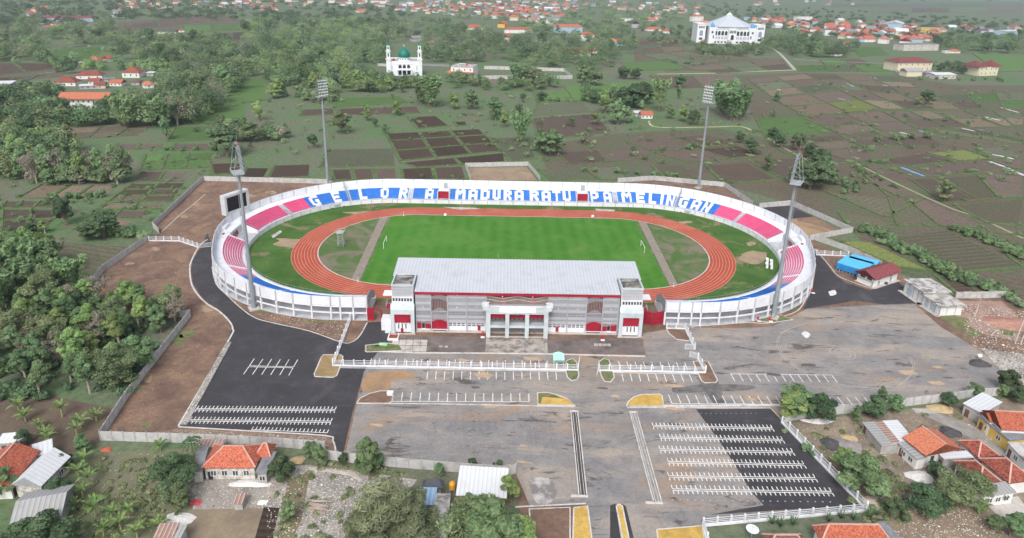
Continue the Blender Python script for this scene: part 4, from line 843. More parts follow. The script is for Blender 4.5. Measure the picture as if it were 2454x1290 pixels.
# towers
for s in (-1, 1):
    def tb(name, mat, a, b, *r): x0, x1 = sorted((s*a, s*b)); return MB().box(x0, x1, *r).build(name, mat, GS)
    ty0, ty1 = -68.0, -60.0
    tb('tower_shaft', GW, 31.6, 38.1, ty0+.3, ty1, 0.1, 15.6)
    tb('tower_deck', DECK, 31.9, 37.8, ty0+.2, ty1-.3, 15.61, 15.7)
    for r in ((31.5, 31.88, ty0, ty1, 15.61, 16.15), (37.82, 38.2, ty0, ty1, 15.61, 16.15)): tb('tower_parapet', GREY, *r)
    tb('tower_parapet', GREY, 31.89, 37.81, ty0, ty0+.3, 15.61, 16.1); tb('tower_parapet', GREY, 31.89, 37.81, ty1-.3, ty1, 15.61, 16.1)
    tb('deck_kerb', CONC, 32.7, 37.0, ty0+1.2, ty0+1.4, 15.71, 15.85); tb('deck_kerb', CONC, 32.7, 37.0, ty1-1.5, ty1-1.3, 15.71, 15.85)
    mb = MB()
    for j in range(26): x = s*(31.8+j*.245); mb.box(x-.04, x+.04, ty0-.05, ty0+.03, 12.2, 15.4)
    for z in (12.4, 13.4, 14.4, 15.3): x0, x1 = sorted((s*31.8, s*38.0)); mb.box(x0, x1, ty0+.03, ty0+.12, z-.05, z+.05)
    o = mb.build('tower_screen', SLAT, GS); o['kind'] = 'stuff'
    tb('window_band', GW, 31.6, 38.1, ty0-.25, ty0+.29, 9.9, 12.1)
    for j in range(7): tb('window', GLS, 32.0+j*.87, 32.0+j*.87+.62, ty0-.29, ty0-.2, 10.75, 11.75)
    x0, x1 = sorted((s*31.3, s*38.5)); mb = MB(); mb.hexa([(x0, ty0-1.2, 8.0), (x1, ty0-1.2, 8.0), (x1, ty0-.2, 8.0), (x0, ty0-.2, 8.0)], [(x0, ty0-1.2, 8.3), (x1, ty0-1.2, 8.3), (x1, ty0-.26, 9.9), (x0, ty0-.26, 9.9)]); mb.build('sloped_ledge', GREY, GS)
    tb('portal_head', GREY, 31.3, 38.5, ty0-1.2, ty0+.2, 6.7, 7.99); tb('portal_jamb', GREY, 31.3, 32.4, ty0-1.2, ty0+.2, 0.1, 6.69); tb('portal_jamb', GREY, 37.4, 38.5, ty0-1.2, ty0+.2, 0.1, 6.69)
    tb('red_panel', RED, 32.41, 37.39, ty0-.7, ty0-.3, 3.7, 6.69); tb('lower_wall', GW, 32.41, 37.39, ty0-.45, ty0+.2, 0.3, 3.69)
    for j in range(3): tb('slot_window', DK, 33.9+j*1.1, 34.2+j*1.1, ty0-.5, ty0-.42, 1.5, 3.2)
    for j in range(6): tb('vent_slot', DK, 32.7+j*.8, 33.1+j*.8, ty0-.52, ty0-.44, 3.4, 3.65)
    if s < 0: tb('red_box', RED, 34.9, 35.6, ty0-.75, ty0-.46, 0.4, 1.6)
    tb('base_step', CONC, 31.0, 38.9, ty0-1.7, ty0-1.21, 0.1, 0.4)
    # side canopy, balcony and stair
    tb('side_canopy', GW, 38.3, 41.2, ty0+2, ty0+5.2, 11.3, 11.6); tb('side_landing', RED, 38.2, 40.4, ty0+1.6, ty0+4.4, 7.3, 7.6)
    mb = MB()
    for k in range(5): mb.bar((s*40.3, ty0+1.7+k*.65, 7.6), (s*40.3, ty0+1.7+k*.65, 9.0), .07)
    mb.bar((s*40.3, ty0+1.7, 9.0), (s*40.3, ty0+4.4, 9.0), .08); mb.bar((s*38.3, ty0+1.7, 9.0), (s*40.3, ty0+1.7, 9.0), .08); mb.build('landing_rail', NET, GS)
    mb = MB(); x = s*39.2; mb.hexa([(x-.8, ty0+4.4, 7.0), (x+.8, ty0+4.4, 7.0), (x+.8, ty0+11, 1.6), (x-.8, ty0+11, 1.6)], [(x-.8, ty0+4.4, 7.5), (x+.8, ty0+4.4, 7.5), (x+.8, ty0+11, 2.1), (x-.8, ty0+11, 2.1)]); mb.build('red_stair', RED, GS)
    if s < 0: tb('side_store', GW, 38.8, 41.8, ty0+.6, ty0+4, 0.1, 3.9); tb('side_store', GW, 38.6, 40.4, ty0-1.0, ty0+.55, 0.1, 3.0)
# red gates between stand and oval, each a frame with leaves
def gate(name, pts, h, label, open_=False):
    w = [np.array(G2(*p)) for p in pts]; e = empty(name, (w[0][0], w[0][1], 0.1), label, 'gate')
    for i, (a, b) in enumerate(zip(w[:-1], w[1:])):
        if open_ and i == 1:
            mb = MB(); mb.bar((*b, .1), (*b, h), .35); mb.build('gate_post', RED, e); mb = MB(); mb.bar((*a, h-.1), (*b, h-.1), .3, .2); mb.build('top_bar', RED, e); continue
        mb = MB(); mb.bar((*a, h/2+.15), (*b, h/2+.15), .1, h-.3); lf = mb.build('gate_leaf', RED, e)
        mb = MB(); n = np.array((-(b-a)[1], (b-a)[0])); n = n/np.linalg.norm(n)*.09
        for k in range(9):
            p = a+(b-a)*k/8-n*(1 if n[1] > 0 else -1)
            mb.bar((*p, .2), (*p, h), .07)
        for z in (.4, h*.35, h*.7, h-.1): mb.bar((*(a-n*(1 if n[1] > 0 else -1)), z), (*(b-n*(1 if n[1] > 0 else -1)), z), .09)
        mb.build('leaf_frame', M('red_frame', '#b3263d', '#bd3248', 0.5, 0.5), lf)
gate('red_gate', [(881, 769), (897, 769), (915, 775)], 4.6, 'tall red steel gate with one leaf open at the left end of the grandstand', True)
gate('red_gate', [(1538, 777), (1559, 780)], 4.7, 'red steel gate leaf standing against the right tower of the grandstand')
gate('red_gate', [(1561, 782), (1591, 776)], 4.7, 'red steel gate leaf swung open against the right oval stand')

# ================================================================== floodlight towers
LAMPM = M('lamp_face', '#d9dde2', '#eef0f3', 1, 0.3); DKM = M('lamp_body', '#55595e', '#666a70', 1, 0.5); PLM = M('mast_grey', '#8e959c', '#9ba2a8', 0.3, 0.5, c3='#848a91', s3=0.6)
def floodlight(px, py, h, face, label):
    x, y = G2(px, py); e = empty('floodlight_tower', (x, y, 0.1), label, 'floodlight', 'stadium floodlight towers', face)
    hm = h-9.5
    def P(mb, n, m_, par=None): return mb.build(n, m_, par or e, local=True)
    mb = MB(); mb.box(-1.6, 1.6, -1.6, 1.6, 0, .5); P(mb, 'footing', CONC)
    mb = MB()
    for k in range(5): z0 = .5+k*(hm-.5)/5; mb.tube((0, 0, z0), (0, 0, .5+(k+1)*(hm-.5)/5), .76-.075*k, .76-.075*(k+1)+.02, 12)
    P(mb, 'mast', PLM)
    mb = MB(); mb.bar((0, .9, 2), (0, .75, hm), .05)
    for k in range(int(hm/1.2)): mb.bar((-.25, .92, 2+k*1.2), (.25, .92, 2+k*1.2), .04)
    for xx in (-.25, .25): mb.bar((xx, .95, 2), (xx, .72, hm), .04)
    P(mb, 'ladder', STEEL)
    mb = MB(); mb.box(-2.6, 2.6, -1.3, 1.9, hm, hm+.25)
    for xx in (-2.6, 2.6): mb.bar((xx, -1.3, hm+1.2), (xx, 1.9, hm+1.2), .09); mb.bar((xx, 1.9, hm), (xx, 1.9, hm+1.2), .09)
    mb.bar((-2.6, 1.9, hm+1.2), (2.6, 1.9, hm+1.2), .09); P(mb, 'platform', NET)
    mb = MB(); top = hm+9.2; ty = -.1
    for xx in (-2.5, -.8, .8, 2.5): mb.bar((xx, -1.2, hm), (xx, ty-.4, top), .13)
    for k in range(6): f = k/5; mb.bar((-2.5, -1.2+f*.7, hm+.4+f*8.6), (2.5, -1.2+f*.7, hm+.4+f*8.6), .12)
    for xx in (-2.5, 2.5): mb.bar((xx, 1.8, hm+.2), (xx, .3, top-1), .1); mb.bar((xx, .3, top-1), (xx, -.5, top), .1); mb.bar((xx, 1.2, hm+3), (xx, -1.0, hm+5), .08)
    mb.bar((-2.5, .3, top-1), (2.5, .3, top-1), .1); P(mb, 'head_frame', NET)
    lb = MB(); lf = MB()
    for k in range(6):
        for j in range(6):
            f = (k+.3)/6; xx = -2.3+j*.92; yy = -1.35+f*.7; zz = hm+.7+f*8.6
            lb.hexa([(xx-.3, yy-.35, zz-.35), (xx+.3, yy-.35, zz-.35), (xx+.22, yy+.1, zz-.1), (xx-.22, yy+.1, zz-.1)], [(xx-.3, yy-.2, zz+.3), (xx+.3, yy-.2, zz+.3), (xx+.22, yy+.1, zz+.25), (xx-.22, yy+.1, zz+.25)])
            lf.add([(xx-.27, yy-.37, zz-.33), (xx+.27, yy-.37, zz-.33), (xx+.27, yy-.23, zz+.28), (xx-.27, yy-.23, zz+.28)], [(0, 1, 2, 3)])
    P(lb, 'lamp_bank', DKM)['kind'] = 'stuff'; P(lf, 'lenses', LAMPM)['kind'] = 'stuff'
    mb = MB(); mb.tube((-.8, -.4, top), (-.8, -.4, top+5), .05, .02, 5); P(mb, 'lightning_rod', STEEL)
    mb = MB(); mb.lathe((-2.3, -.4, top), [(.25, 0), (.3, .3), (.15, .6)], 8); P(mb, 'warning_lamp', M('warning_red', '#c73a3a'))
    mb = MB(); mb.box(1.1, 1.7, -.3, .3, 1, 2.2); P(mb, 'control_box', NET)
FL = [(609, 741, 55.8, 'front left floodlight tower beside the dark curving drive'), (786, 437, 54.6, 'rear left floodlight tower rising behind the letters G E of the stand'), (1674, 451, 55.1, 'rear right floodlight tower rising behind the letter N of the stand'), (1853, 762, 56.0, 'front right floodlight tower on a grass plot with red hydrant')]
for px, py, h, lb in FL:
    x, y = G2(px, py); floodlight(px, py, h, math.atan2(0-y, 0-x)+math.pi/2, lb)

# ================================================================== scoreboard, goals and pitch furniture
x, y = G2(560, 545, 0); e = empty('scoreboard', (*rp(-(56+76), 64.6), 0.1), 'dark electronic scoreboard in a white frame above the left pink seats', 'scoreboard', rz=0)
c = np.array(rp(-(56+76), 64.8)); inward = np.array((-56.0, 2.2))-c; inward /= np.linalg.norm(inward); inw = np.array((math.cos(math.atan2(inward[1], inward[0])-.25), math.sin(math.atan2(inward[1], inward[0])-.25))); tn = np.array((-inw[1], inw[0]))
def slab(a0, a1, d0, d1, z0, z1):
    q = lambda a, d, z: (c[0]+tn[0]*a+inw[0]*d, c[1]+tn[1]*a+inw[1]*d, z)
    return MB().hexa([q(a0, d1, z0), q(a0, d0, z0), q(a1, d0, z0), q(a1, d1, z0)], [q(a0, d1, z1), q(a0, d0, z1), q(a1, d0, z1), q(a1, d1, z1)])
SBF = M('scoreboard_frame', '#c3c6cb', '#d0d3d8', .5)
slab(-6.2, 6.2, -1.6, 1.2, 7.0, 8.2).build('frame_sill', SBF, e); slab(-6.2, 6.2, -1.6, 1.2, 14.6, 15.6).build('frame_head', SBF, e)
slab(-6.2, -5.2, -1.6, 1.2, 8.2, 14.6).build('frame_side', SBF, e); slab(5.2, 6.2, -1.6, 1.2, 8.2, 14.6).build('frame_side', SBF, e)
slab(-5.2, 5.2, -1.6, -1.3, 8.2, 14.6).build('back_panel', SBF, e)
M('screen_dark', '#23232b', '#2a2a33', 1, 0.25)
for i in range(4):
    for j in range(3): slab(-5.18+i*2.59, -5.18+i*2.59+2.55, .3, .6, 8.25+j*2.1, 8.25+j*2.1+2.06).build('screen_panel', MATS['screen_dark'], e)
for a in (-4.5, -1.5, 1.5, 4.5): slab(a-.25, a+.25, -.9, -.4, 0.1, 7.0).build('leg', GW, e)
for s in (-1, 1):
    e = empty('football_goal', (s*52.5, 0, .17), 'white football goal frame at the %s end of the pitch' % ('left' if s < 0 else 'right'), 'goal', 'football goals')
    for yy in (-3.66, 3.66): mb = MB(); mb.tube((s*52.5, yy, .17), (s*52.5, yy, 2.67), .1, n=8); mb.build('post', SWH, e); 
    mb = MB(); mb.tube((s*52.5, -3.7, 2.62), (s*52.5, 3.7, 2.62), .1, n=8); mb.build('crossbar', SWH, e)
# small lattice tower inside the left bend
x, y = G2(818, 590); e = empty('lattice_tower', (x, y, .17), 'small grey lattice tower with platform inside the left track bend', 'tower')
mb = MB(); 
for sx in (-1.2, 1.2):
    for sy in (-1.2, 1.2): mb.bar((x+sx, y+sy, .17), (x+sx*.8, y+sy*.8, 6), .12)
mb.build('legs_frame', NET, e); mb = MB()
for k in range(6):
    for sx in (-1, 1): mb.bar((x+sx*1.15, y-1.1, .3+k), (x-sx*1.1, y-1.1, 1.2+k), .07); mb.bar((x+1.1, y+sx*1.1, .3+k), (x+1.1, y-sx*1.1, 1.2+k), .07); mb.bar((x-1.1, y+sx*1.1, .3+k), (x-1.1, y-sx*1.1, 1.2+k), .07)
mb.build('bracing', NET, e); MB().box(x-1.5, x+1.5, y-1.5, y+1.5, 6, 6.2).build('platform', CONC, e)
mb = MB()
for q in ((-1.5, -1.5, 1.5, -1.5), (-1.5, 1.5, 1.5, 1.5), (-1.5, -1.5, -1.5, 1.5), (1.5, -1.5, 1.5, 1.5)): mb.bar((x+q[0], y+q[1], 7.1), (x+q[2], y+q[3], 7.1), .08)
for sx in (-1.5, 1.5):
    for sy in (-1.5, 1.5): mb.bar((x+sx, y+sy, 6.2), (x+sx, y+sy, 7.1), .08)
mb.build('guard_rail', NET, e)
def dugout(px, py, label):
    x, y = G2(px, py); e = empty('dugout', (x, y, .15), label, 'dugout', 'white dugouts', rad(70)); e.scale = (.6, .7, .7)
    prof = [(-.7, 0), (-.7, 1.7), (-.45, 2.1), (.1, 2.25), (.9, 2.2)]; mb = MB()
    for i in range(len(prof)-1):
        (a, za), (b, zb_) = prof[i:i+2]; mb.hexa([(-2.2, a, za-.06), (2.2, a, za-.06), (2.2, b, zb_-.06), (-2.2, b, zb_-.06)], [(-2.2, a-.05, za), (2.2, a-.05, za), (2.2, b-.05, zb_), (-2.2, b-.05, zb_)])
    mb.build('shell', SWH, e, local=True)
    for sx in (-2.2, 2.16): mb = MB(); mb.box(sx, sx+.04, -.7, .5, 0, 2.0); mb.build('side_panel', SWH, e, local=True)
    mb = MB(); mb.box(-2, 2, -.5, 0, .35, .5); mb.build('bench', M('bench_blue', '#5aa0c8'), e, local=True)
for (px, py), lb in (((1838, 630), 'upper left white dugout shelter by the right bend'), ((1848, 634), 'upper right white dugout shelter by the right bend'), ((1837, 641), 'lower left white dugout shelter by the right bend'), ((1848, 643), 'lower right white dugout shelter by the right bend')): dugout(px, py, lb)
for (px, py), lb in (((1067, 517.5), 'small white marker box on the far track edge, left one'), ((1420, 521), 'small white marker box on the far track edge, right one')):
    x, y = G2(px, py); e = empty('marker_box', (x, y, .18), lb, 'marker', 'marker boxes on the track edge'); MB().box(x-.6, x+.6, y-.4, y+.4, .18, .8).build('body', SWH, e); mb = MB(); mb.tube((x-.5, y, .8), (x+.5, y, .9), .3, n=8); mb.build('cover', SWH, e)
for (px, py), lb in (((967.5, 518), 'white corner post at the far left of the pitch'), ((858, 676), 'white corner post at the near left of the pitch'), ((1614, 688), 'white corner post at the near right of the pitch')):
    x, y = G2(px, py); mb = MB(); mb.tube((x, y, .16), (x, y, 1.9), .07, .05, 6); mb.lathe((x, y, .16), [(.3, 0), (.3, .1), (.1, .15)], 8); solo('corner_post', mb, SWH, lb, 'post', 'corner posts')
# ================================================================== perimeter walls and fences
WALLM = M('precast_wall', '#bdbcbb', '#cccbca', 0.6, 0.85, c3='#a3a19e', s3=0.25)
WPOST = M('wall_post', '#aeacaa', '#bab8b6', 0.8, 0.85)
def wall(pts, label, h=2.6, step=2.7, spikes=False, mat=None, base=0.05, cat='wall'):
    w = [np.array(G2(*p)) for p in pts]; e = empty('perimeter_wall', (w[0][0], w[0][1], base), label, cat)
    pm = {}; post = MB().box(-.12, .12, -.14, .14, 0, h+.12).mesh('post', WPOST)
    arms = MB()
    ox, oy = w[0]
    for a, b in zip(w[:-1], w[1:]):
        L = np.linalg.norm(b-a); n = max(1, int(round(L/step))); d = (b-a)/n; an = math.atan2(d[1], d[0]); k = round(L/n, 2)
        if k not in pm:
            mb = MB(); nb = 5
            for i in range(nb): mb.box(-k/2+.1, k/2-.1, -.05, .05, i*h/nb, (i+1)*h/nb-.025)
            mb.box(-k/2+.1, k/2-.1, -.035, .035, 0, h-.03); pm[k] = mb.mesh('wall_panel', mat or WALLM)
        for i in range(n):
            c = a+d*(i+.5); dz = RNG.uniform(-.05, .05); put('wall_panel', pm[k], e, (c[0]-ox, c[1]-oy, dz), an); p = a+d*i; (put('post', post, e, (p[0]-ox, p[1]-oy, 0), an) if step < 4 else 0)
            if spikes: arms.bar((*p, h+.05), (*p, h+.6), .06); arms.bar((*p, h+.6), (p[0]+.3*math.sin(an), p[1]-.3*math.cos(an), h+.9), .06)
    b = w[-1]; put('post', post, e, (b[0]-ox, b[1]-oy, 0), 0)
    if spikes: arms.build('wire_arms', STEEL, e)['kind'] = 'stuff'
    return e
wall([(486, 435), (368, 546)], 'grey precast wall running down from the far left corner of the grounds')
wall([(490, 434), (632, 437), (785, 441)], 'grey precast wall along the rear left, behind the scoreboard')
wall([(381, 560), (368, 547)], 'short grey wall return beside the white rail fence')
wall([(353, 579), (250, 650), (169, 737)], 'grey precast wall beside the left fields, ending in the wood')
wall([(432, 762), (457, 760), (303, 960), (242, 1056)], 'long grey wall along the left wood up to the near corner')
wall([(242, 1056), (493, 1063), (653, 1071), (780, 1080)], 'grey wall with wire arms behind the red tiled house', spikes=True)
wall([(784, 1102), (890, 1115), (1101, 1133), (1217, 1141), (1236, 1135)], 'grey wall with wire arms along the near edge of the old car park', spikes=True)
wall([(1128, 432), (1115, 401), (1265, 398), (1294, 433)], 'grey wall around the bare enclosure behind the far stand')
wall([(1480, 438), (1565, 432), (1735, 448), (1802, 494)], 'grey wall behind the rear right floodlight tower')
wall([(1819, 499), (1896, 492), (2042, 558), (1940, 577)], 'grey wall around the enclosure right of the oval stand')
wall([(1950, 575), (2035, 605), (2110, 640)], 'grey wall behind the blue tanks')
wall([(2289, 716), (2404, 714), (2470, 748)], 'grey wall at the right edge behind the rubble plot')
wall([(1880, 1012), (1955, 998), (2067, 987), (2207, 970), (2332, 953), (2438, 945)], 'grey wall with wire arms between the right car park and the houses', spikes=True)
# far compound walls
wall([(785, 188), (865, 172), (830, 140), (805, 132), (880, 128)], 'pale angled wall left of the green domed mosque', 3.0, 5)
wall([(905, 158), (935, 160)], 'short pale wall left of the mosque front', 3.0, 5)
wall([(1010, 158), (1075, 160)], 'dark wall between the mosque and the white hall', 2.4, 5, mat=M('dark_wall', '#8b8a8d', '#99989b', 0.2))
wall([(1100, 192), (1180, 190), (1372, 190), (1352, 172), (1160, 166)], 'pale wall around the plot right of the white hall', 4.0, 6)
wall([(40, 205), (95, 180), (130, 175), (175, 160)], 'low pale wall curving along the field left of the village houses', 1.6, 6, mat=M('limestone_wall', '#b9b5ad', '#c8c4bd', 0.3))
wall([(527, 30), (610, 20)], 'pale boundary wall in the far left town', 3.0, 8)
wall([(2120, 152), (2148, 175), (2165, 182)], 'pale low wall left of the maroon roofed school', 1.6, 5)
FEN = M('fence_white', '#dfe1e5', '#eceef1', 0.6, 0.6, c3='#c9cbd0', s3=0.4)
def fence(pts, label, h=2.1, step=3.0, base=True):
    w = [np.array(G2(*p)) for p in pts]; e = empty('rail_fence', (w[0][0], w[0][1], 0.1), label, 'fence'); ox, oy = w[0]
    pm = MB(); pm.box(-.17, .17, -.17, .17, 0, h); pm.hexa([(-.2, -.2, h), (.2, -.2, h), (.2, .2, h), (-.2, .2, h)], [(-.02, -.02, h+.22), (.02, -.02, h+.22), (.02, .02, h+.22), (-.02, .02, h+.22)]); post = pm.mesh('post', FEN)
    for a, b in zip(w[:-1], w[1:]):
        L = np.linalg.norm(b-a); n = max(1, int(round(L/step))); d = (b-a)/n; an = math.atan2(d[1], d[0])
        for i in range(n):
            p = a+d*i; q = p+d; put('post', post, e, (p[0]-ox, p[1]-oy, 0), an)
        for z in (.95, 1.35, h-.25): MB().bar((*a, z+.1), (*b, z+.1), .09, .1).build('rail', FEN, e)
        if base: MB().bar((*a, .3), (*b, .3), .5, .42).build('plinth', FEN, e)
    put('post', post, e, (w[-1][0]-ox, w[-1][1]-oy, 0), 0); return e
fence([(798, 878), (1000, 881.5), (1385, 889)], 'long white post and rail fence in front of the grandstand')
fence([(799, 876), (840, 768)], 'white rail fence running back to the left oval stand')
fence([(1434, 890), (1560, 892), (1690, 895)], 'white post and rail fence right of the entrance gap')
fence([(1690, 893), (1672, 862)], 'short white fence return beside the right fence corner')
fence([(1597, 789), (1642, 790), (1665, 838)], 'white rail fence around the soil bed by the right red gate')
fence([(1684, 1262), (1880, 1244), (2075, 1226)], 'white rail fence along the near edge of the motorcycle car park')
fence([(2075, 1224), (1873, 1014)], 'white rail fence along the right side of the motorcycle car park', 2.3)
fence([(1684, 1262), (1704, 1335)], 'white fence stub beside the yellow bed at the bottom edge')
fence([(357, 578), (430, 579), (474, 594)], 'white rail fence across the bare ground by the left drive')
fence([(1956, 612), (2032, 615)], 'white rail fence beside the blue tanks')
def barrier(pts, label, h=1.9):
    a, b = [np.array(G2(*p)) for p in pts]; e = empty('barred_gate', (a[0], a[1], .1), label, 'gate'); d = b-a
    mb = MB()
    for z in (.25, h): mb.bar((*a, z), (*b, z), .1)
    for q in (a, b): mb.bar((*q, .1), (*q, h), .1)
    mb.build('gate_frame', FEN, e)
    for k in range(1, 6): MB().bar((*a, .25+k*(h-.25)/6), (*b, .25+k*(h-.25)/6), .06).build('bar', FEN, e)
barrier([(476, 595), (507, 592)], 'white barred gate across the left drive'); barrier([(1652, 856), (1674, 862)], 'white barred gate swung open near the right fence corner'); barrier([(1641, 838), (1664, 839)], 'white barred gate by the soil bed fence end')
barrier([(1384, 890), (1389, 868)], 'white gate leaf at the left of the entrance gap'); barrier([(1434, 890), (1430, 903)], 'white gate leaf at the right of the entrance gap'); barrier([(1936, 607), (1957, 608)], 'white barred gate right of the oval stand')

# ================================================================== site buildings and furniture
def frame(fl, fr, bl, z=0.0):
    """front-left, front-right, back-left places in the photograph at height z -> centre, width, depth, heading"""
    a, b, c = [np.array(G2(*p, z)) for p in (fl, fr, bl)]; w = np.linalg.norm(b-a); d_ = (b-a)/w; n = np.array((-d_[1], d_[0])); d = abs((c-a)@n)
    m = a+d_*w/2+n*d/2; return m, w, d, math.atan2(d_[1], d_[0])
TILES = {}
def mat_tile(name, a, b_, dark, per=0.34, amt=0.6):
    m, t, b = nodes(name); v = coords(t, 'object'); oi = t.nodes.new('ShaderNodeObjectInfo')
    w = N(t, 'TexWave', Scale=0.314/(per*.42), Distortion=0.15); w.bands_direction = 'Z'; w.wave_profile = 'SAW'; t.links.new(v, w.inputs['Vector'])
    n1 = noise(t, v, 2.4, 3, 0.8); c = ramp(t, n1, [(0.41, dark), (0.49, a), (0.6, b_)])
    c = mix(t, ramp(t, noise(t, v, 0.9, 9, 0.8, 0.4), [(amt, (0, 0, 0, 1)), (amt+.12, (.85, .85, .85, 1))]), c, dark)
    c = mix(t, mth(t, 'MULTIPLY', w.outputs['Fac'], 0.3), c, dark)
    h = N(t, 'HueSaturation'); r = N(t, 'MapRange'); r.inputs[3].default_value = .85; r.inputs[4].default_value = 1.12; t.links.new(oi.outputs['Random'], r.inputs[0]); t.links.new(r.outputs[0], h.inputs['Value']); t.links.new(c, h.inputs['Color'])
    t.links.new(h.outputs[0], b.inputs['Base Color']); b.inputs['Roughness'].default_value = .85; bump(t, b, mth(t, 'ADD', w.outputs['Fac'], n1), 0.8, .08); TILES[name] = m; return m
mat_tile('orange', '#c5664b', '#d87d60', '#8a5042', amt=.56); mat_tile('red', '#ac5744', '#c06c58', '#643c36', amt=.48); mat_tile('maroon', '#8a4548', '#985257', '#6a3a3c', amt=.7); mat_tile('brown', '#82605a', '#94706a', '#5c4542', amt=.5); mat_tile('bright', '#dc8160', '#e59272', '#b06a50', amt=.66)
mat_tile('faded', '#c47460', '#d48a76', '#84564c', amt=.55)
TILES['zinc'] = mat_sheetmetal('zinc_roof', '#d6d8db', '#e2e4e6', .9, 'X', '#bfc1c4'); TILES['oldzinc'] = mat_sheetmetal('old_zinc_roof', '#9b9b9a', '#b4b4b2', .9, 'X', '#80807e'); TILES['rust'] = mat_sheetmetal('rusty_roof', '#8d6a5c', '#a9897b', .8, 'X', '#d9d6d2'); TILES['grey'] = M('grey_roof', '#7f8184', '#94969a', .6, c3='#66686b', s3=.3); TILES['conc'] = M('flat_roof_concrete', '#bab7b2', '#d2cfca', .5, c3='#7c7975', s3=.4, lo3=.45, hi3=.62)
TILES['slate'] = M('slate_roof', '#4f5058', '#5d5f67', .5); TILES['bluezinc'] = mat_sheetmetal('blue_roof', '#7fa3c6', '#93b4d4', .9, 'X', '#c5ccd4')
WM = {'white': M('house_white', '#e3e2e0', '#eeedeb', .6, c3='#c6c3bf', s3=.35, lo3=.5, hi3=.85), 'cream': M('house_cream', '#d9cdb4', '#e4dac4', .5), 'grey': M('house_block', '#a9a6a3', '#bebbb8', .8, c3='#8f8c89', s3=.4), 'brick': M('house_brick', '#a8705a', '#ba8068', .8), 'blue': M('house_blue', '#9fb9cc', '#b2c8d8', .6), 'yellow': M('house_yellow', '#d8b45a', '#e2c070', .6), 'stone': M('house_stone', '#cfcac2', '#e0dcd5', 1.2, c3='#a19b93', s3=.9, lo3=.45, hi3=.6)}
def roof_mesh(mb, w, d, h, rh, kind, ov=.6, along=None):
    """roof over a w x d box whose walls end at h; ridge along x"""
    x, y = w/2+ov, d/2+ov; t_ = .16
    if kind == 'flat': mb.box(-x, x, -y, y, h, h+.35); return [(-x, x)]
    if kind == 'shed': mb.hexa([(-x, -y, h), (x, -y, h), (x, y, h+rh), (-x, y, h+rh)], [(-x, -y, h+t_), (x, -y, h+t_), (x, y, h+rh+t_), (-x, y, h+rh+t_)]); return []
    e = [(-x, -y, h), (x, -y, h), (x, y, h), (-x, y, h)]
    rx = x if kind == 'gable' else max(x-y, .3)
    r = [(-rx, 0, h+rh), (rx, 0, h+rh)]; up = lambda p: (p[0], p[1], p[2]+t_)
    mb.add(e+r+[up(p) for p in e+r], [(6, 7, 11, 10), (8, 9, 10, 11), (9, 6, 10), (7, 8, 11), (0, 4, 5, 1), (2, 5, 4, 3), (3, 4, 0), (1, 5, 2), (0, 1, 7, 6), (1, 2, 8, 7), (2, 3, 9, 8), (3, 0, 6, 9)]); return r
RIDGE = M('ridge_cap', '#c79a8a', '#d6ada0', 1, .8)
def house(name, c, w, d, an, h, rh, kind, roof, wallm, label, cat='house', group=None, ov=.6, wins=2, ridge=False, door=True, z=0.05, frames=True, doorcol=None, gablewall=True, wrow=1, sidewin=0):
    e = empty(name, (float(c[0]), float(c[1]), z), label, cat, group, an)
    def P(mb, n, m_, par=None): return mb.build(n, m_, par or e, local=True)
    mb = MB(); mb.box(-w/2, w/2, -d/2, d/2, 0, h)
    if kind == 'gable' and gablewall:
        for s in (-1, 1): x0, x1 = sorted((s*w/2, s*(w/2-.15))); k = rh*(1-.0); mb.add([(x0, -d/2, h), (x0, d/2, h), (x0, 0, h+k*.9), (x1, -d/2, h), (x1, d/2, h), (x1, 0, h+k*.9)], [(0, 2, 1), (3, 4, 5), (0, 3, 5, 2), (1, 2, 5, 4)])
    P(mb, 'wall', WM[wallm]); mb = MB(); roof_mesh(mb, w, d, h+.01, rh, kind, ov); ro = P(mb, 'roof', TILES[roof])
    if ridge and kind in ('hip', 'gable'):
        mb = MB(); x, y = w/2+ov, d/2+ov; rx = x if kind == 'gable' else max(x-y, .3); zz = h+rh+.22
        mb.bar((-rx, 0, zz), (rx, 0, zz), .35, .16)
        if kind == 'hip':
            for sx in (-1, 1):
                for sy in (-1, 1): mb.bar((sx*rx, 0, zz), (sx*x, sy*y, h+.24), .32, .14)
        P(mb, 'ridge_cap', RIDGE, ro)
    for r in range(wrow):
        for i in range(wins):
            xx = -w/2+w*(i+.5+(.25 if door and not r else 0))/(wins+(.5 if door and not r else 0)); zz = h*(r+.32)/wrow; hh = h*.38/wrow
            mb = MB(); mb.box(xx-.55, xx+.55, -d/2-.05, -d/2+.02, zz, zz+hh); wi = P(mb, 'window', GLS)
            if not frames: continue
            mb = MB()
            for q in (-.6, .6, 0): mb.box(xx+q-.05, xx+q+.05, -d/2-.09, -d/2-.051, zz-.05, zz+hh+.05)
            for q in (zz-.06, zz+hh): mb.box(xx-.65, xx+.65, -d/2-.1, -d/2-.052, q, q+.07)
            P(mb, 'window_frame', WM['white'], wi)
    for i in range(sidewin):
        yy = -d/2+d*(i+.5)/sidewin
        for s in (-1, 1): mb = MB(); x0, x1 = sorted((s*w/2, s*(w/2+.05))); mb.box(x0, x1, yy-.5, yy+.5, h*.35, h*.75); P(mb, 'window', GLS)
    if door: mb = MB(); mb.box(-w/2+.5, -w/2+1.5, -d/2-.06, -d/2+.02, 0, 2.1); P(mb, 'door', doorcol or BRN)
    return e
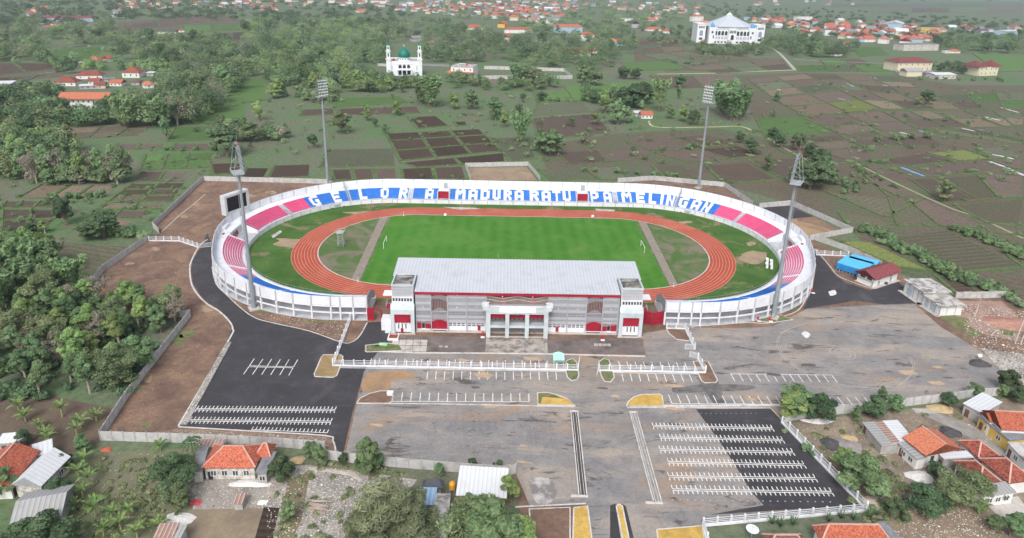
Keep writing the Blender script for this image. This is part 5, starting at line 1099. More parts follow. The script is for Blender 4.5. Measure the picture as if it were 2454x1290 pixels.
# blue water tanks
TKB = M('tank_blue', '#2f86c8', '#3a93d4', .5, .45); TKT = M('tank_top_blue', '#56bdf0', '#64c6f4', .5, .45)
def tank(fl, fr, bl, label):
    m, w, d, an = frame(fl, fr, bl, 2.8); e = empty('water_tank', (m[0], m[1], .1), label, 'water tank', 'blue panel water tanks', an)
    P = lambda mb, n, mt: mb.build(n, mt, e, local=True)
    n = max(3, int(round(w/1.25))); k = w/n
    P(MB().box(-w/2+.1, w/2-.1, -d/2+.1, d/2-.1, .6, 3.1), 'core', TKB); P(MB().box(-w/2, w/2, -d/2, d/2, 3.1, 3.2), 'lid', TKT)
    for i in range(n):
        for j in range(2):
            mb = MB(); x0 = -w/2+i*k; z0 = .62+j*1.24; mb.hexa([(x0+.04, -d/2, z0), (x0+k-.04, -d/2, z0), (x0+k-.04, -d/2+.1, z0), (x0+.04, -d/2+.1, z0)], [(x0+.04, -d/2, z0+1.2), (x0+k-.04, -d/2, z0+1.2), (x0+k-.04, -d/2+.1, z0+1.2), (x0+.04, -d/2+.1, z0+1.2)])
            mb.add([(x0+.2, -d/2-.01, z0+.2), (x0+k-.2, -d/2-.01, z0+.2), (x0+k/2, -d/2-.12, z0+.6), (x0+k-.2, -d/2-.01, z0+1), (x0+.2, -d/2-.01, z0+1)], [(0, 1, 2), (1, 3, 2), (3, 4, 2), (4, 0, 2)]); P(mb, 'tank_panel', TKB)
    for j in range(3):
        for s in (-1, 1): x0, x1 = sorted((s*w/2, s*(w/2-.09))); yy = -d/2+.1+j*(d-.2)/3; P(MB().box(x0, x1, yy+.04, yy+(d-.2)/3-.04, .65, 3.05), 'tank_panel', TKB)
    for i in range(n): P(MB().box(-w/2+i*k, -w/2+i*k+.2, -d/2+.1, d/2-.1, 0, .6), 'support', CONC)
    mb = MB(); mb.lathe((-w/2+1, 0, 3.2), [(.35, 0), (.35, .15), (.1, .2)], 10); P(mb, 'hatch', TKT); mb = MB(); mb.tube((-w/2+.5, d/2-.3, 3.2), (-w/2+.5, d/2-.3, 3.8), .06); mb.tube((-w/2+.5, d/2-.3, 3.8), (-w/2+.5, d/2-.7, 3.8), .06); P(mb, 'vent_pipe', STEEL)
tank((2005, 632), (2072, 652), (2040, 617), 'front blue panel water tank beside the dark drive'); tank((2033, 620), (2100, 638), (2057, 615), 'rear blue panel water tank against the field')
# pump house with maroon roof
def quad_house(name, fl, fr, bl, h, rh, kind, roof, wallm, label, **kw):
    m, w, d, an = frame(fl, fr, bl, 0.1); return house(name, m, w, d, an, h, rh, kind, roof, wallm, label, **kw)
m, w, d, an = frame((2062, 675), (2093, 690), (2098, 652), 0.1)
A = np.array(G2(2059, 672)); B = np.array(G2(2091, 690)); C = np.array(G2(2148, 672)); wv = np.linalg.norm(B-A); lv = np.linalg.norm(C-B)
an = math.atan2((C-B)[1], (C-B)[0]); nrm = np.array((-math.sin(an), math.cos(an))); cc = B+(C-B)/2+nrm*wv/2
ph = house('pump_house', cc, lv, wv, an, 3.6, 2.0, 'gable', 'maroon', 'white', 'white pump house with maroon gable roof beside the blue tanks', 'building', ov=1.0, wins=0, door=False)
def on(e, name, mat, *b): return MB().box(*b).build(name, mat, e, local=True)
for xx in (-lv*.28, lv*.22):
    wi = on(ph, 'window', GLS, xx-1.0, xx+1.0, -wv/2-.05, -wv/2+.02, 2.5, 3.2); di = on(ph, 'door', WM['white'], xx-.8, xx+.8, -wv/2-.06, -wv/2+.02, .1, 2.3)
    for q in (-.45, .15):
        for z in (.3, 1.0, 1.6): on(ph, 'pane', GLS, xx+q, xx+q+.35, -wv/2-.09, -wv/2-.061, z, z+.5)
    for q in (-.5, 0, .5): on(wi, 'glazing_bar', WM['white'], xx+q-.04, xx+q+.04, -wv/2-.08, -wv/2-.051, 2.5, 3.2)
for yy in (-wv*.22, wv*.2):
    for q in (-.9, -.3, .3): on(ph, 'window', GLS, -lv/2-.05, -lv/2+.02, yy+q, yy+q+.5, 2.3, 3.4)
mb = MB(); mb.bar((-lv/2-.15, wv/2, 1.9), (-lv/2-.15, -wv/2, 1.9), .12); mb.bar((-lv/2-.15, -wv/2+.3, 1.9), (-lv/2-.15, -wv/2+.3, 0), .12); mb.build('pipe', DKM, ph, local=True)
on(ph, 'pump_unit', DKM, -.6, .4, -wv/2-1.0, -wv/2-.2, 0, 1.0); on(ph, 'plinth', CONC, -lv/2-.6, lv/2+.6, -wv/2-1.2, wv/2+.4, 0.02, .14)
# two flat roofed utility buildings
def flatbld(a, b, dep, h, label, doors):
    A = np.array(G2(*a)); B = np.array(G2(*b)); L = np.linalg.norm(B-A); an = math.atan2((B-A)[1], (B-A)[0]); n = np.array((-math.sin(an), math.cos(an))); c = (A+B)/2+n*dep/2
    e = house('utility_building', c, L, dep, an, h, 0, 'flat', 'conc', 'white', label, 'building', 'flat roofed utility buildings', ov=.7, wins=0, door=False)
    for s0, wd_ in doors: dd = on(e, 'door', M('door_blue', '#a9bccb', '#b5c6d3', .8), -L/2+s0, -L/2+s0+wd_, -dep/2-.07, -dep/2+.02, .1, 2.6); on(dd, 'door_joint', NET, -L/2+s0+wd_/2-.03, -L/2+s0+wd_/2+.03, -dep/2-.09, -dep/2-.071, .1, 2.6)
    for k in range(5): xx = -L/2+k*L/4; on(e, 'pilaster', NET, xx-.12, xx+.12, -dep/2-.13, -dep/2-.071, 0, h)
    for s0 in (.3, .7): on(e, 'side_panel', NET, L/2+.01, L/2+.05, -dep/2+dep*s0-.1, -dep/2+dep*s0+.1, 0, h)
    on(e, 'plinth', CONC, -L/2-1.0, L/2+.6, -dep/2-1.6, -dep/2-.14, 0.05, .22); on(e, 'roof_kerb', CONC, -L/2-.5, L/2+.5, dep/2+.3, dep/2+.6, h+.36, h+.5)
flatbld((2165, 700), (2208, 730), 9.0, 4.6, 'taller white utility building with stained flat roof by the dark drive', ((1.5, 2.4),))
flatbld((2208, 730), (2250, 758), 8.0, 3.6, 'lower white utility building with stained flat roof and blue doors', ((1.2, 1.8), (4.2, 1.8)))
# guard booth
x, y = G2(1338, 876); e = empty('guard_booth', (x, y, .1), 'small mint green roofed booth behind the entrance fence', 'booth')
MINT = M('mint_roof', '#a9dccb', '#b8e6d7', .6)
mb = MB(); mb.hexa([(x-1.6, y-1.4, 2.5), (x+1.6, y-1.4, 2.5), (x+1.6, y+1.6, 2.9), (x-1.6, y+1.6, 2.9)], [(x-1.6, y-1.4, 2.6), (x+1.6, y-1.4, 2.6), (x+1.6, y+1.6, 3.0), (x-1.6, y+1.6, 3.0)]); mb.add([(x-1.6, y+1.6, 3.0), (x+1.6, y+1.6, 3.0), (x, y+1.7, 3.5)], [(0, 1, 2)]); mb.build('roof', MINT, e)
for sx in (-1.4, 1.4):
    for sy in (-1.2, 1.4): MB().box(x+sx-.06, x+sx+.06, y+sy-.06, y+sy+.06, .1, 2.6).build('post', FEN, e)
MB().box(x-1.3, x+1.3, y+1.25, y+1.33, .1, 1.1).build('back_panel', MINT, e)
# hydrants, planter, cone things
def hydrant(px, py, label):
    x, y = G2(px, py); e = empty('fire_hydrant', (x, y, .12), label, 'hydrant', 'red fire hydrants'); RD = M('hydrant_red', '#c3232f', '#cf2f3b', 1, .4)
    MB().lathe((x, y, .12), [(.3, 0), (.3, .1), (.2, .12), (.2, .9), (.28, .92), (.28, 1.0), (.15, 1.25)], 10).build('barrel', RD, e)
    for s in (-1, 1): mb = MB(); mb.tube((x, y, .8), (x+s*.45, y-.1, .8), .12, n=8); mb.build('outlet', RD, e)
    MB().box(x-.6, x+.6, y-1.6, y-.7, .12, .25).build('valve_slab', WHITE, e)
hydrant(1157, 805, 'red fire hydrant left of the grandstand porch'); hydrant(1443, 812, 'red fire hydrant in front of the right half of the grandstand'); hydrant(1844, 768, 'red fire hydrant at the foot of the front right floodlight tower'); hydrant(1945, 700, 'red fire hydrant at the kerb right of the oval stand'); hydrant(1816, 767, 'red fire hydrant left of the front right floodlight plot')
x, y = G2(943, 811); e = empty('planter', (x, y, .12), 'white rimmed planter with red frame at the left tower foot', 'planter')
for q in ((-1.6, 1.6, -1.5, -1.2), (-1.6, 1.6, 1.2, 1.5), (-1.6, -1.3, -1.2, 1.2), (1.3, 1.6, -1.2, 1.2)): MB().box(x+q[0], x+q[1], y+q[2], y+q[3], .12, .75).build('rim', WHITE, e)
MB().box(x-1.3, x+1.3, y-1.2, y+1.2, .12, .6).build('soil_fill', M('red_soil', '#8a4438', '#9c5446', 1), e)
mb = MB()
for sx in (-1, 1): mb.bar((x+sx, y+.6, .6), (x+sx, y+.6, 2.0), .12)
mb.bar((x-1, y+.6, 1.3), (x+1, y+.6, 1.3), .1); mb.build('red_rail', RED, e)
x, y = G2(1443, 828); e = empty('concrete_drain_cover', (x, y, .12), 'row of pale concrete covers on the right forecourt', 'covers')
for k in range(4): MB().box(x-2.4+k*1.3, x-1.3+k*1.3, y-.6, y+.6, .12, .28).build('cover', CONC, e)
x, y = G2(1062, 832); e = empty('concrete_drain_cover', (x, y, .12), 'pair of pale concrete covers on the left forecourt', 'covers')
for k in range(2): MB().box(x-1.2+k*1.6, x-.2+k*1.6, y-.4, y+.4, .12, .26).build('cover', CONC, e)
x, y = G2(918, 828); e = empty('notice_board', (x, y, .2), 'small green and white board lying on the planted island', 'board'); MB().box(x-1.2, x+1.2, y-.6, y+.9, .25, .4).build('board', M('board_green', '#9fd0a4', '#b8dfbc', .8), e); MB().box(x-2.2, x-.9, y-1.0, y-.6, .25, .45).build('bar', DK, e)
x, y = G2(935, 947); e = empty('concrete_box', (x, y, .2), 'small white box on the soil island corner', 'box'); MB().box(x-.7, x+.7, y-.6, y+.6, .2, .8).build('body', SWH, e); MB().box(x-.8, x+.8, y-.7, y+.7, .8, .92).build('lid', SWH, e)
# mixer and gravel heap on the right car park
def heap(px, py, rx, ry, h, mat, label, name='heap', cat='heap', z=.1, n=22):
    x, y = G2(px, py); mb = MB(); vs_ = []; rings = 6
    for j in range(rings+1):
        f = j/rings
        for i in range(n):
            a = 2*math.pi*i/n; r = (1-f)**.9*(1+.12*math.sin(3*a+px)+RNG.uniform(-.08, .08)); vs_.append((x+rx*r*math.cos(a), y+ry*r*math.sin(a), z+h*(f**.9)*RNG.uniform(.85, 1.08) if j else z))
    fs = [(j*n+i, j*n+(i+1) % n, (j+1)*n+(i+1) % n, (j+1)*n+i) for j in range(rings) for i in range(n)]+[tuple(range(rings*n, rings*n+n))]
    mb.add(vs_, fs); return solo(name, mb, mat, label, cat)
heap(2347, 873, 3.2, 2.2, 1.5, M('gravel_black', '#4b494a', '#5c5a5b', 1.5, bmp=.5), 'black gravel heap on the right car park')
x, y = G2(2344, 862); e = empty('concrete_mixer', (x, y, .12), 'small white and grey mixer standing by the black gravel heap', 'mixer')
mb = MB(); mb.tube((x-.2, y, 1.2), (x+.6, y-.3, 1.7), .65, .4, 10); mb.build('drum', WHITE, e); mb = MB()
for s in (-.5, .6): mb.bar((x+s, y-.5, .12), (x+s, y, 1.3), .1); mb.bar((x+s, y+.5, .12), (x+s, y, 1.3), .1)
mb.build('stand', STEEL, e); mb = MB()
for s in (-2.4, -1.7): mb.bar((x+s, y, .1), (x+s, y+.2, 2.0), .07)
for k in range(4): mb.bar((x-2.4, y, .5+k*.45), (x-1.7, y, .5+k*.45), .06)
mb.build('ladder', STEEL, e)
for (a, b), h, lb in ((((2335, 760), 0), 9.0, 'leaning concrete pole beside the rubble plot'), (((2432, 824), 0), 9.5, 'tall concrete pole at the right edge, left of the pair'), (((2446, 824), 0), 8.0, 'concrete pole at the right edge, right of the pair')):
    x, y = G2(a, b) if not isinstance(a, tuple) else G2(*a); e = empty('concrete_pole', (x, y, .1), lb, 'pole', 'concrete utility poles')
    mb = MB(); mb.tube((x, y, .1), (x+.7, y, h), .22, .14, 8); mb.build('shaft', CONC, e); mb = MB(); mb.bar((x+.2, y, h-.5), (x+1.2, y, h-.5), .12); mb.build('cross_arm', STEEL, e)
x, y = G2(2375, 806); mb = MB(); mb.tube((x, y, .3), (x+4, y+3.2, .5), .16, .12, 8); mb.tube((x+.1, y, .12), (x+.1, y, .45), .3, .3, 8); solo('fallen_pole', mb, CONC, 'short pole lying on the weedy ground right of the utility buildings', 'pole')
heap(2413, 775, 7, 5, .9, mat_soil('red_rubble', '#9a6f60', '#b28472', '#c49b8a'), 'low reddish rubble heap by the right edge'); heap(1931, 805, .8, .5, .25, MATS['lime_spill'], 'white lime heap on the right car park')
# ================================================================== village in front
def hq(name, fl, fr, bl, h, rh, kind, roof, wallm, label, z0=0.05, **kw):
    """house from its eave corners as seen at eave height"""
    m, w, d, an = frame(fl, fr, bl, h); ov = kw.pop('ov', .5); return house(name, m, max(w-2*ov, 1), max(d-2*ov, 1), an, h, rh, kind, roof, wallm, label, ov=ov, z=z0, **kw)
hq('tiled_house', (482, 1124), (612, 1123), (509, 1067), 3.3, 2.6, 'hip', 'orange', 'stone', 'unplastered white house with orange red hipped tile roof behind the near wall', ridge=True, wins=4, doorcol=DK)
hq('house_wing', (610, 1098), (648, 1098), (628, 1066), 3.2, 2.0, 'hip', 'orange', 'stone', 'small hipped tile roof wing at the right of the unplastered house', ridge=True, wins=0, door=False)
hq('porch', (612, 1136), (640, 1136), (640, 1085), 3.0, 0, 'flat', 'grey', 'grey', 'grey flat roofed concrete porch right of the unplastered house', wins=1, door=False, ov=.3)
hq('annex', (458, 1134), (486, 1130), (476, 1078), 2.9, .5, 'shed', 'grey', 'stone', 'grey roofed annex left of the unplastered house', wins=0, door=False, ov=.3)
hq('rusty_shed', (470, 1074), (533, 1074), (478, 1058), 2.4, .4, 'shed', 'rust', 'grey', 'rusty roofed shed between the near wall and the unplastered house', wins=0, door=False, ov=.3)
hq('white_roof_house', (99, 1168), (170, 1096), (28, 1162), 3.4, 2.2, 'gable', 'zinc', 'stone', 'house with bright white metal gable roof at the left edge', wins=2, ov=.5)
hq('tiled_house', (26, 1168), (98, 1082), (-70, 1150), 3.4, 2.6, 'gable', 'orange', 'white', 'house with orange tile gable roof cut by the left edge', ridge=True, wins=0)
hq('metal_shed', (78, 1098), (128, 1082), (66, 1074), 2.9, .3, 'shed', 'zinc', 'grey', 'white metal roof strip between the orange and white gables at left', wins=0, door=False, ov=.2)
hq('metal_shed', (-10, 1066), (36, 1062), (-4, 1046), 2.8, .5, 'shed', 'zinc', 'grey', 'low white metal roof behind the orange gable at the left edge', wins=0, ov=.3)
hq('metal_shed', (40, 1060), (58, 1050), (34, 1044), 2.6, .4, 'shed', 'zinc', 'grey', 'tiny white metal roof beside banana plants at the left', wins=0, ov=.2)
hq('grey_roof_house', (22, 1262), (148, 1238), (44, 1186), 3.0, 1.8, 'gable', 'oldzinc', 'grey', 'house with weathered grey corrugated gable roof at bottom left', wins=2, ov=.5)
hq('rusty_shed', (362, 1302), (412, 1300), (378, 1262), 2.4, .6, 'shed', 'rust', 'grey', 'small rusty patched roof shed at the bottom edge', wins=0, ov=.3)
hq('metal_shed', (412, 1300), (428, 1300), (414, 1264), 2.4, .3, 'shed', 'oldzinc', 'grey', 'narrow grey roof beside the rusty patched shed', wins=0, ov=.2)
hq('hen_house', (558, 1210), (582, 1209), (560, 1188), 1.6, .4, 'shed', 'rust', 'grey', 'little rusty roofed hut on the rubble yard', wins=0, door=False, ov=.2)
hq('white_roof_hall', (1092, 1189), (1214, 1196), (1101, 1130), 3.6, 1.4, 'shed', 'zinc', 'brick', 'brick building with large white metal roof near the old car park wall', wins=3, ov=.5)
hq('pavilion', (1012, 1172), (1062, 1172), (1026, 1154), 2.6, 1.4, 'hip', 'slate', 'grey', 'small dark hipped pavilion left of the white metal roof', wins=1, ov=.6)
hq('blue_roof_shed', (1005, 1212), (1042, 1213), (1018, 1176), 2.6, .7, 'shed', 'bluezinc', 'grey', 'pale blue metal roof beside the big feathery tree', wins=0, ov=.3)
hq('white_slab', (1030, 1300), (1070, 1300), (1046, 1186), 2.8, 0, 'flat', 'conc', 'white', 'long white flat roof strip at the bottom beside the feathery tree', wins=1, ov=.2)
hq('tiled_house', (2162, 1050), (2218, 1095), (2256, 1040), 3.6, 2.2, 'gable', 'bright', 'white', 'white house with bright orange gable roof right of the motorcycle car park', ridge=True, wins=3, ov=.6, sidewin=2)
hq('veranda', (2150, 1062), (2198, 1104), (2166, 1052), 2.8, .3, 'shed', 'oldzinc', 'white', 'grey lean to veranda on the left of the bright orange roof', wins=2, ov=.3)
hq('metal_shed', (2110, 1010), (2150, 1060), (2142, 1002), 2.9, .4, 'shed', 'zinc', 'grey', 'white metal shed roof left of the bright orange roof', wins=0, ov=.2)
hq('rusty_shed', (2096, 1012), (2138, 1064), (2110, 1008), 2.7, .3, 'shed', 'rust', 'grey', 'rust striped shed roof between grey and white sheds on the right', wins=0, ov=.1)
hq('grey_shed', (2066, 1014), (2112, 1070), (2096, 1008), 2.4, .3, 'shed', 'oldzinc', 'grey', 'open grey lean to shed nearest the white fence on the right', wins=0, ov=.2)
hq('tiled_house', (2295, 1058), (2344, 1099), (2335, 1046), 3.4, 1.9, 'hip', 'red', 'white', 'red hipped roof behind the bright orange gable, upper of three', ridge=True, wins=2)
hq('tiled_house', (2345, 1101), (2418, 1161), (2398, 1090), 3.4, 2.4, 'hip', 'red', 'white', 'weathered red hipped roof at the right edge, largest of three', ridge=True, wins=2)
hq('tiled_house', (2284, 1107), (2349, 1163), (2333, 1101), 3.4, 2.0, 'hip', 'red', 'white', 'dark weathered red roof nearest the bushes, lower left of three', ridge=True, wins=2)
hq('porch', (2360, 1192), (2436, 1182), (2352, 1166), 2.9, .4, 'shed', 'oldzinc', 'white', 'grey roofed porch with white columns below the red roofs', wins=3, ov=.3)
hq('metal_shed', (2246, 1086), (2262, 1102), (2310, 1078), 3.0, .2, 'shed', 'zinc', 'grey', 'small white and grey roof squeezed between orange and red roofs', wins=0, ov=.2)
hq('metal_shed', (2307, 968), (2355, 993), (2388, 961), 3.2, .3, 'shed', 'zinc', 'grey', 'white metal carport roof at the far right by the wall', wins=0, ov=.3)
hq('tiled_house', (2400, 1032), (2476, 1036), (2384, 986), 4.2, 2.6, 'gable', 'orange', 'white', 'white house with red gable roof cut by the right edge', ridge=True, wins=1, ov=.4)
hq('tiled_dormer', (2372, 1013), (2392, 1014), (2366, 990), 4.0, 1.2, 'gable', 'orange', 'white', 'small red gable roof beside the white house at the right edge', wins=0, door=False, ov=.3)
hq('porch', (2342, 998), (2418, 1058), (2402, 988), 3.0, 0, 'flat', 'grey', 'yellow', 'grey flat porch with yellow columns in front of the right edge house', wins=2, ov=.3)
hq('porch', (2412, 1062), (2458, 1110), (2444, 1048), 3.0, 0, 'flat', 'conc', 'white', 'white columned porch cut by the right edge', wins=1, ov=.3)
hq('tiled_house', (1968, 1302), (2138, 1304), (1946, 1262), 3.4, 2.4, 'hip', 'orange', 'white', 'orange red hipped roof at the bottom edge below the white fence', ridge=True, wins=2)
hq('tiled_house', (1842, 1318), (1938, 1318), (1846, 1282), 3.0, 1.6, 'hip', 'brown', 'white', 'dark brown roof peeping in at the bottom edge', ridge=True, wins=0)
hq('low_annex', (2096, 1256), (2146, 1310), (2110, 1244), 2.8, 0, 'flat', 'grey', 'grey', 'grey concrete strip roof right of the bottom edge hipped roof', wins=0, ov=.1)
# yards, paths and heaps round the houses
sheet('yard', [(640, 1120), (740, 1115), (860, 1130), (1000, 1150), (860, 1330), (440, 1330), (470, 1180), (600, 1150)], 0.03, RUBBLE)
sheet('yard', [(428, 1150), (660, 1150), (690, 1180), (640, 1215), (470, 1225)], 0.036, mat_soil('grey_yard', '#8b857e', '#a39c93', '#b5ada2', '#dcd8d3', .6))
sheet('yard', [(452, 1222), (640, 1218), (600, 1330), (420, 1330)], 0.042, mat_soil('dry_plot', '#7f7263', '#94836d', '#9d9176', '#c8bda9', .68))
sheet('yard', [(632, 1216), (670, 1217), (646, 1330), (600, 1330)], 0.046, FT['k'])
sheet('yard', [(690, 1150), (730, 1135), (745, 1120), (722, 1250), (680, 1330), (655, 1330)], 0.049, mat_soil('brown_strip', '#6f6455', '#83735c', '#7f7c5c', '#a99c86', .7))
sheet('yard', [(230, 1085), (460, 1075), (440, 1200), (400, 1330), (150, 1330), (160, 1180)], 0.033, mat_soil('weedy_yard', '#6b6a55', '#7c7a62', '#6f7d55', '#b9b2a2', .64))
sheet('yard', [(-40, 965), (110, 945), (270, 980), (240, 1060), (170, 1085), (-40, 1060)], 0.033, mat_soil('banana_ground', '#5d5046', '#6f6052', '#75684f', '#97897a', .72))
sheet('yard', [(1880, 1018), (1960, 1005), (2454, 950), (2520, 1350), (2130, 1350), (2085, 1230)], 0.033, YARD)
sheet('yard', [(2140, 1225), (2300, 1215), (2400, 1260), (2420, 1350), (2140, 1350)], 0.039, mat_soil('brown_plot', '#7b6d60', '#8e7d6b', '#9b8a70', '#cfc6ba', .64))
sheet('concrete_yard', [(2355, 1200), (2440, 1190), (2470, 1230), (2400, 1245)], 0.045, CONC)
sheet('path', [(2190, 985), (2230, 985), (2330, 1020), (2440, 1095), (2420, 1110), (2300, 1035)], 0.045, M('grey_path', '#8f8a85', '#a29d97', .4))
sheet('yard', [(1268, 1216), (1090, 1200), (1040, 1150), (1120, 1140), (1236, 1140)], 0.033, mat_soil('olive_yard', '#5f6a4a', '#77735f', '#7f7a6c'))  # olive to grey-brown earth behind the white roofed hall
sheet('path', [(740, 1120), (800, 1126), (850, 1135), (868, 1150), (862, 1154), (840, 1142), (790, 1133), (740, 1128)], 0.052, M('white_path', '#b9b0a3', '#cdc5b8', .6))
for a in ((600, 455, 0, 0),): pass
def path(pts, w, mat, z=0.07, name='path'):
    kerb(pts, w, .02, False, 5, mat, z, name)
PTH = M('pale_track', '#c9b994', '#d8cba8', .3, .95); GPT = M('grey_track', '#a9a59d', '#bab6ae', .3, .95)
path([(1575, 178), (1700, 176), (1800, 172), (1905, 168)], 3.5, PTH); path([(1905, 168), (1880, 140), (1860, 122), (1830, 106)], 4, GPT); path([(1900, 142), (1990, 148), (2110, 152), (2150, 160)], 3, GPT)
path([(1555, 290), (1575, 305), (1700, 305), (1770, 303), (1800, 312)], 1.6, PTH); path([(1830, 325), (1870, 350), (1935, 385)], 1.4, M('green_track', '#8f9473', '#a3a585', .3)); path([(2047, 389), (2111, 422), (2214, 471), (2290, 504), (2340, 520), (2452, 572)], 1.6, MATS['green_track'])
path([(0, 345), (12, 325), (40, 315)], 5, GPT); path([(2270, 975), (2240, 985), (2190, 985)], 2, GPT)
LIMEW = M('white_rubble', '#d2cfcb', '#e8e6e3', 2, bmp=.5); SANDH = M('sand_heap', '#b59d76', '#c9b28c', 1, bmp=.4)
heap(2242, 1183, 2.6, 2.2, .8, LIMEW, 'white stone heap beside the bushes on the right yard'); heap(2205, 1143, 3.2, 2.0, .7, LIMEW, 'pile of pale rubble and planks below the bright orange roof', z=.05); heap(1993, 1065, 2.6, 2.2, 1.2, MATS['gravel_black'], 'black gravel heap beside the white fence on the right'); heap(2030, 1072, 3.5, 3.5, 1.0, M('gravel_grey', '#938b88', '#a39b98', 1.5, bmp=.5), 'grey gravel heap beside the black one on the right')
heap(2036, 1052, 2.0, 1.8, .7, SANDH, 'yellow sand heap behind the grey gravel on the right'); heap(2255, 980, 3.5, 2.0, .7, SANDH, 'yellow sand heap by the right boundary wall'); heap(2277, 1037, 2.6, 2.2, 1.2, MATS['gravel_black'], 'dark gravel heap behind the bright orange roof'); heap(715, 1103, 1.6, 1.3, .8, SANDH, 'pale sand heap right of the unplastered house'); heap(1960, 1010, 4, 1.2, .7, LIMEW, 'row of white rubble below the right boundary wall'); heap(2092, 1205, 2.0, 2.0, .6, M('pink_rubble', '#bfae9f', '#d3c3b5', 2), 'pinkish rubble by the lower corner of the right white fence')
heap(428, 1247, 3.0, 2.2, .7, LIMEW, 'litter and rubble heap left of the dry plot at the bottom'); heap(600, 1160, 4.5, 1.2, .5, LIMEW, 'white rubble in front of the unplastered house'); heap(255, 1079, 1.2, .9, .5, M('red_brick_heap', '#b9604a', '#cb7359', 2), 'small heap of red bricks below the near wall corner')
x, y = G2(765, 1215); e = empty('timber_pile', (x, y, .05), 'loose pile of pale timber on the rubble plot', 'timber')
for k in range(9): mb = MB(); a = RNG.uniform(-.5, .5)-.3; mb.bar((x-2+RNG.uniform(-.6, .6), y+k*.3-1.2, .15+.05*k), (x+2*math.cos(a)+RNG.uniform(-.5, .5), y+k*.3-1.2+2*math.sin(a), .2+.06*k), .22, .16); mb.build('plank', M('old_timber', '#a8988a', '#bcad9f', 1), e)
x, y = G2(1084, 1186); e = empty('water_drum', (x, y, .05), 'yellow water drum on a stand beside the white metal roof', 'water tank'); MB().lathe((x, y, 1.6), [(.6, 0), (.7, .1), (.7, 1.4), (.45, 1.7), (.2, 1.75), (.2, 1.85)], 14).build('drum', M('drum_yellow', '#dca03a', '#e6ad4a', 1, .4), e)
for s in (-.5, .5):
    for q in (-.5, .5): MB().box(x+s-.06, x+s+.06, y+q-.06, y+q+.06, .05, 1.6).build('leg', STEEL, e)
x, y = G2(1800, 1288); e = empty('satellite_dish', (x, y, .05), 'white mesh satellite dish below the white fence at the bottom', 'dish'); mb = MB(); mb.lathe((x, y, 1.6), [(.05, 0), (.7, .15), (1.2, .45), (1.25, .5)], 16); mb.build('dish', SWH, e); mb = MB(); mb.tube((x, y, .05), (x, y, 1.6), .07); mb.build('stand', STEEL, e); mb = MB()
for k in range(3): a = k*2.1; mb.bar((x+1.1*math.cos(a), y+1.1*math.sin(a), 2.05), (x, y, 2.7), .04)
mb.build('feed_arm', STEEL, e)
for (px, py), c_, lb in (((632, 1206), '#dfe8d8', 'white and lime plastic sheet lying on the rubble yard'), ((472, 1206), '#d0525c', 'crumpled red sheet beside the dry plot')):
    x, y = G2(px, py); mb = MB(); n = 8; vs_ = [(x+(i-n/2)*.3*RNG.uniform(.8, 1.1), y+(j-n/2)*.22*RNG.uniform(.8, 1.1), .1+RNG.uniform(0, .35)) for j in range(n) for i in range(n)]; mb.add(vs_, [(j*n+i, j*n+i+1, (j+1)*n+i+1, (j+1)*n+i) for j in range(n-1) for i in range(n-1)]); solo('plastic_sheet', mb, M('sheet_'+c_[1:], c_), lb, 'sheet')
def stones(name, poly, n, size, mats, label, seed, z=.05):
    r = np.random.default_rng(seed); xs = [q[0] for q in poly]; ys = [q[1] for q in poly]; mb = MB(); k = 0
    while k < n:
        px, py = r.uniform(min(xs), max(xs)), r.uniform(min(ys), max(ys)); ins = False
        for i in range(len(poly)):
            (x1, y1), (x2, y2) = poly[i], poly[(i+1) % len(poly)]
            if (y1 > py) != (y2 > py) and px < (x2-x1)*(py-y1)/(y2-y1)+x1: ins = not ins
        if not ins: continue
        k += 1; x, y = G2(px, py); s_ = size*r.uniform(.4, 1.3)*(1.8 if r.random() < .06 else 1); a_ = r.uniform(0, 6.28); v_ = [(x+s_*r.uniform(.6, 1.2)*math.cos(a_+j*1.57), y+s_*r.uniform(.6, 1.2)*math.sin(a_+j*1.57), z) for j in range(4)]+[(x+s_*r.uniform(-.2, .2), y+s_*r.uniform(-.2, .2), z+s_*r.uniform(.5, 1))]
        mb.m = int(r.integers(len(mats))); mb.add(v_, [(0, 1, 4), (1, 2, 4), (2, 3, 4), (3, 0, 4)])
    tag(mb.build(name, mats), label, 'stones', None, 'stuff')
SM = [M('stone_white', '#d8d5d0', '#e6e3df', 3), M('stone_grey', '#a39d97', '#b3ada7', 3), M('stone_tan', '#b3a08b', '#c4b29d', 3), M('stone_dark', '#6f6861', '#7d766f', 3)]
stones('loose_stones', [(640, 1125), (740, 1118), (860, 1135), (960, 1150), (860, 1330), (640, 1330)], 1700, .15, SM, 'loose white and grey stones over the rubble plot', 1); stones('loose_stones', [(440, 1155), (690, 1150), (690, 1210), (460, 1220)], 600, .13, SM, 'loose stones around the unplastered house', 2); stones('loose_stones', [(160, 1090), (460, 1080), (430, 1330), (150, 1330)], 450, .11, SM[:3], 'loose stones on the weedy yard at left', 3)
stones('loose_stones', [(1890, 1020), (1960, 1008), (2330, 960), (2430, 1000), (2300, 1220), (2110, 1230)], 1300, .13, SM, 'loose stones over the right hand yards', 4); stones('loose_stones', [(2140, 1225), (2300, 1215), (2400, 1260), (2420, 1330), (2140, 1330)], 1100, .14, SM[:3], 'pale stones on the brown plot at bottom right', 5); stones('loose_stones', [(2290, 722), (2454, 745), (2454, 925), (2330, 830)], 1500, .2, SM, 'rubble bits on the plot at the right edge', 6, .12)
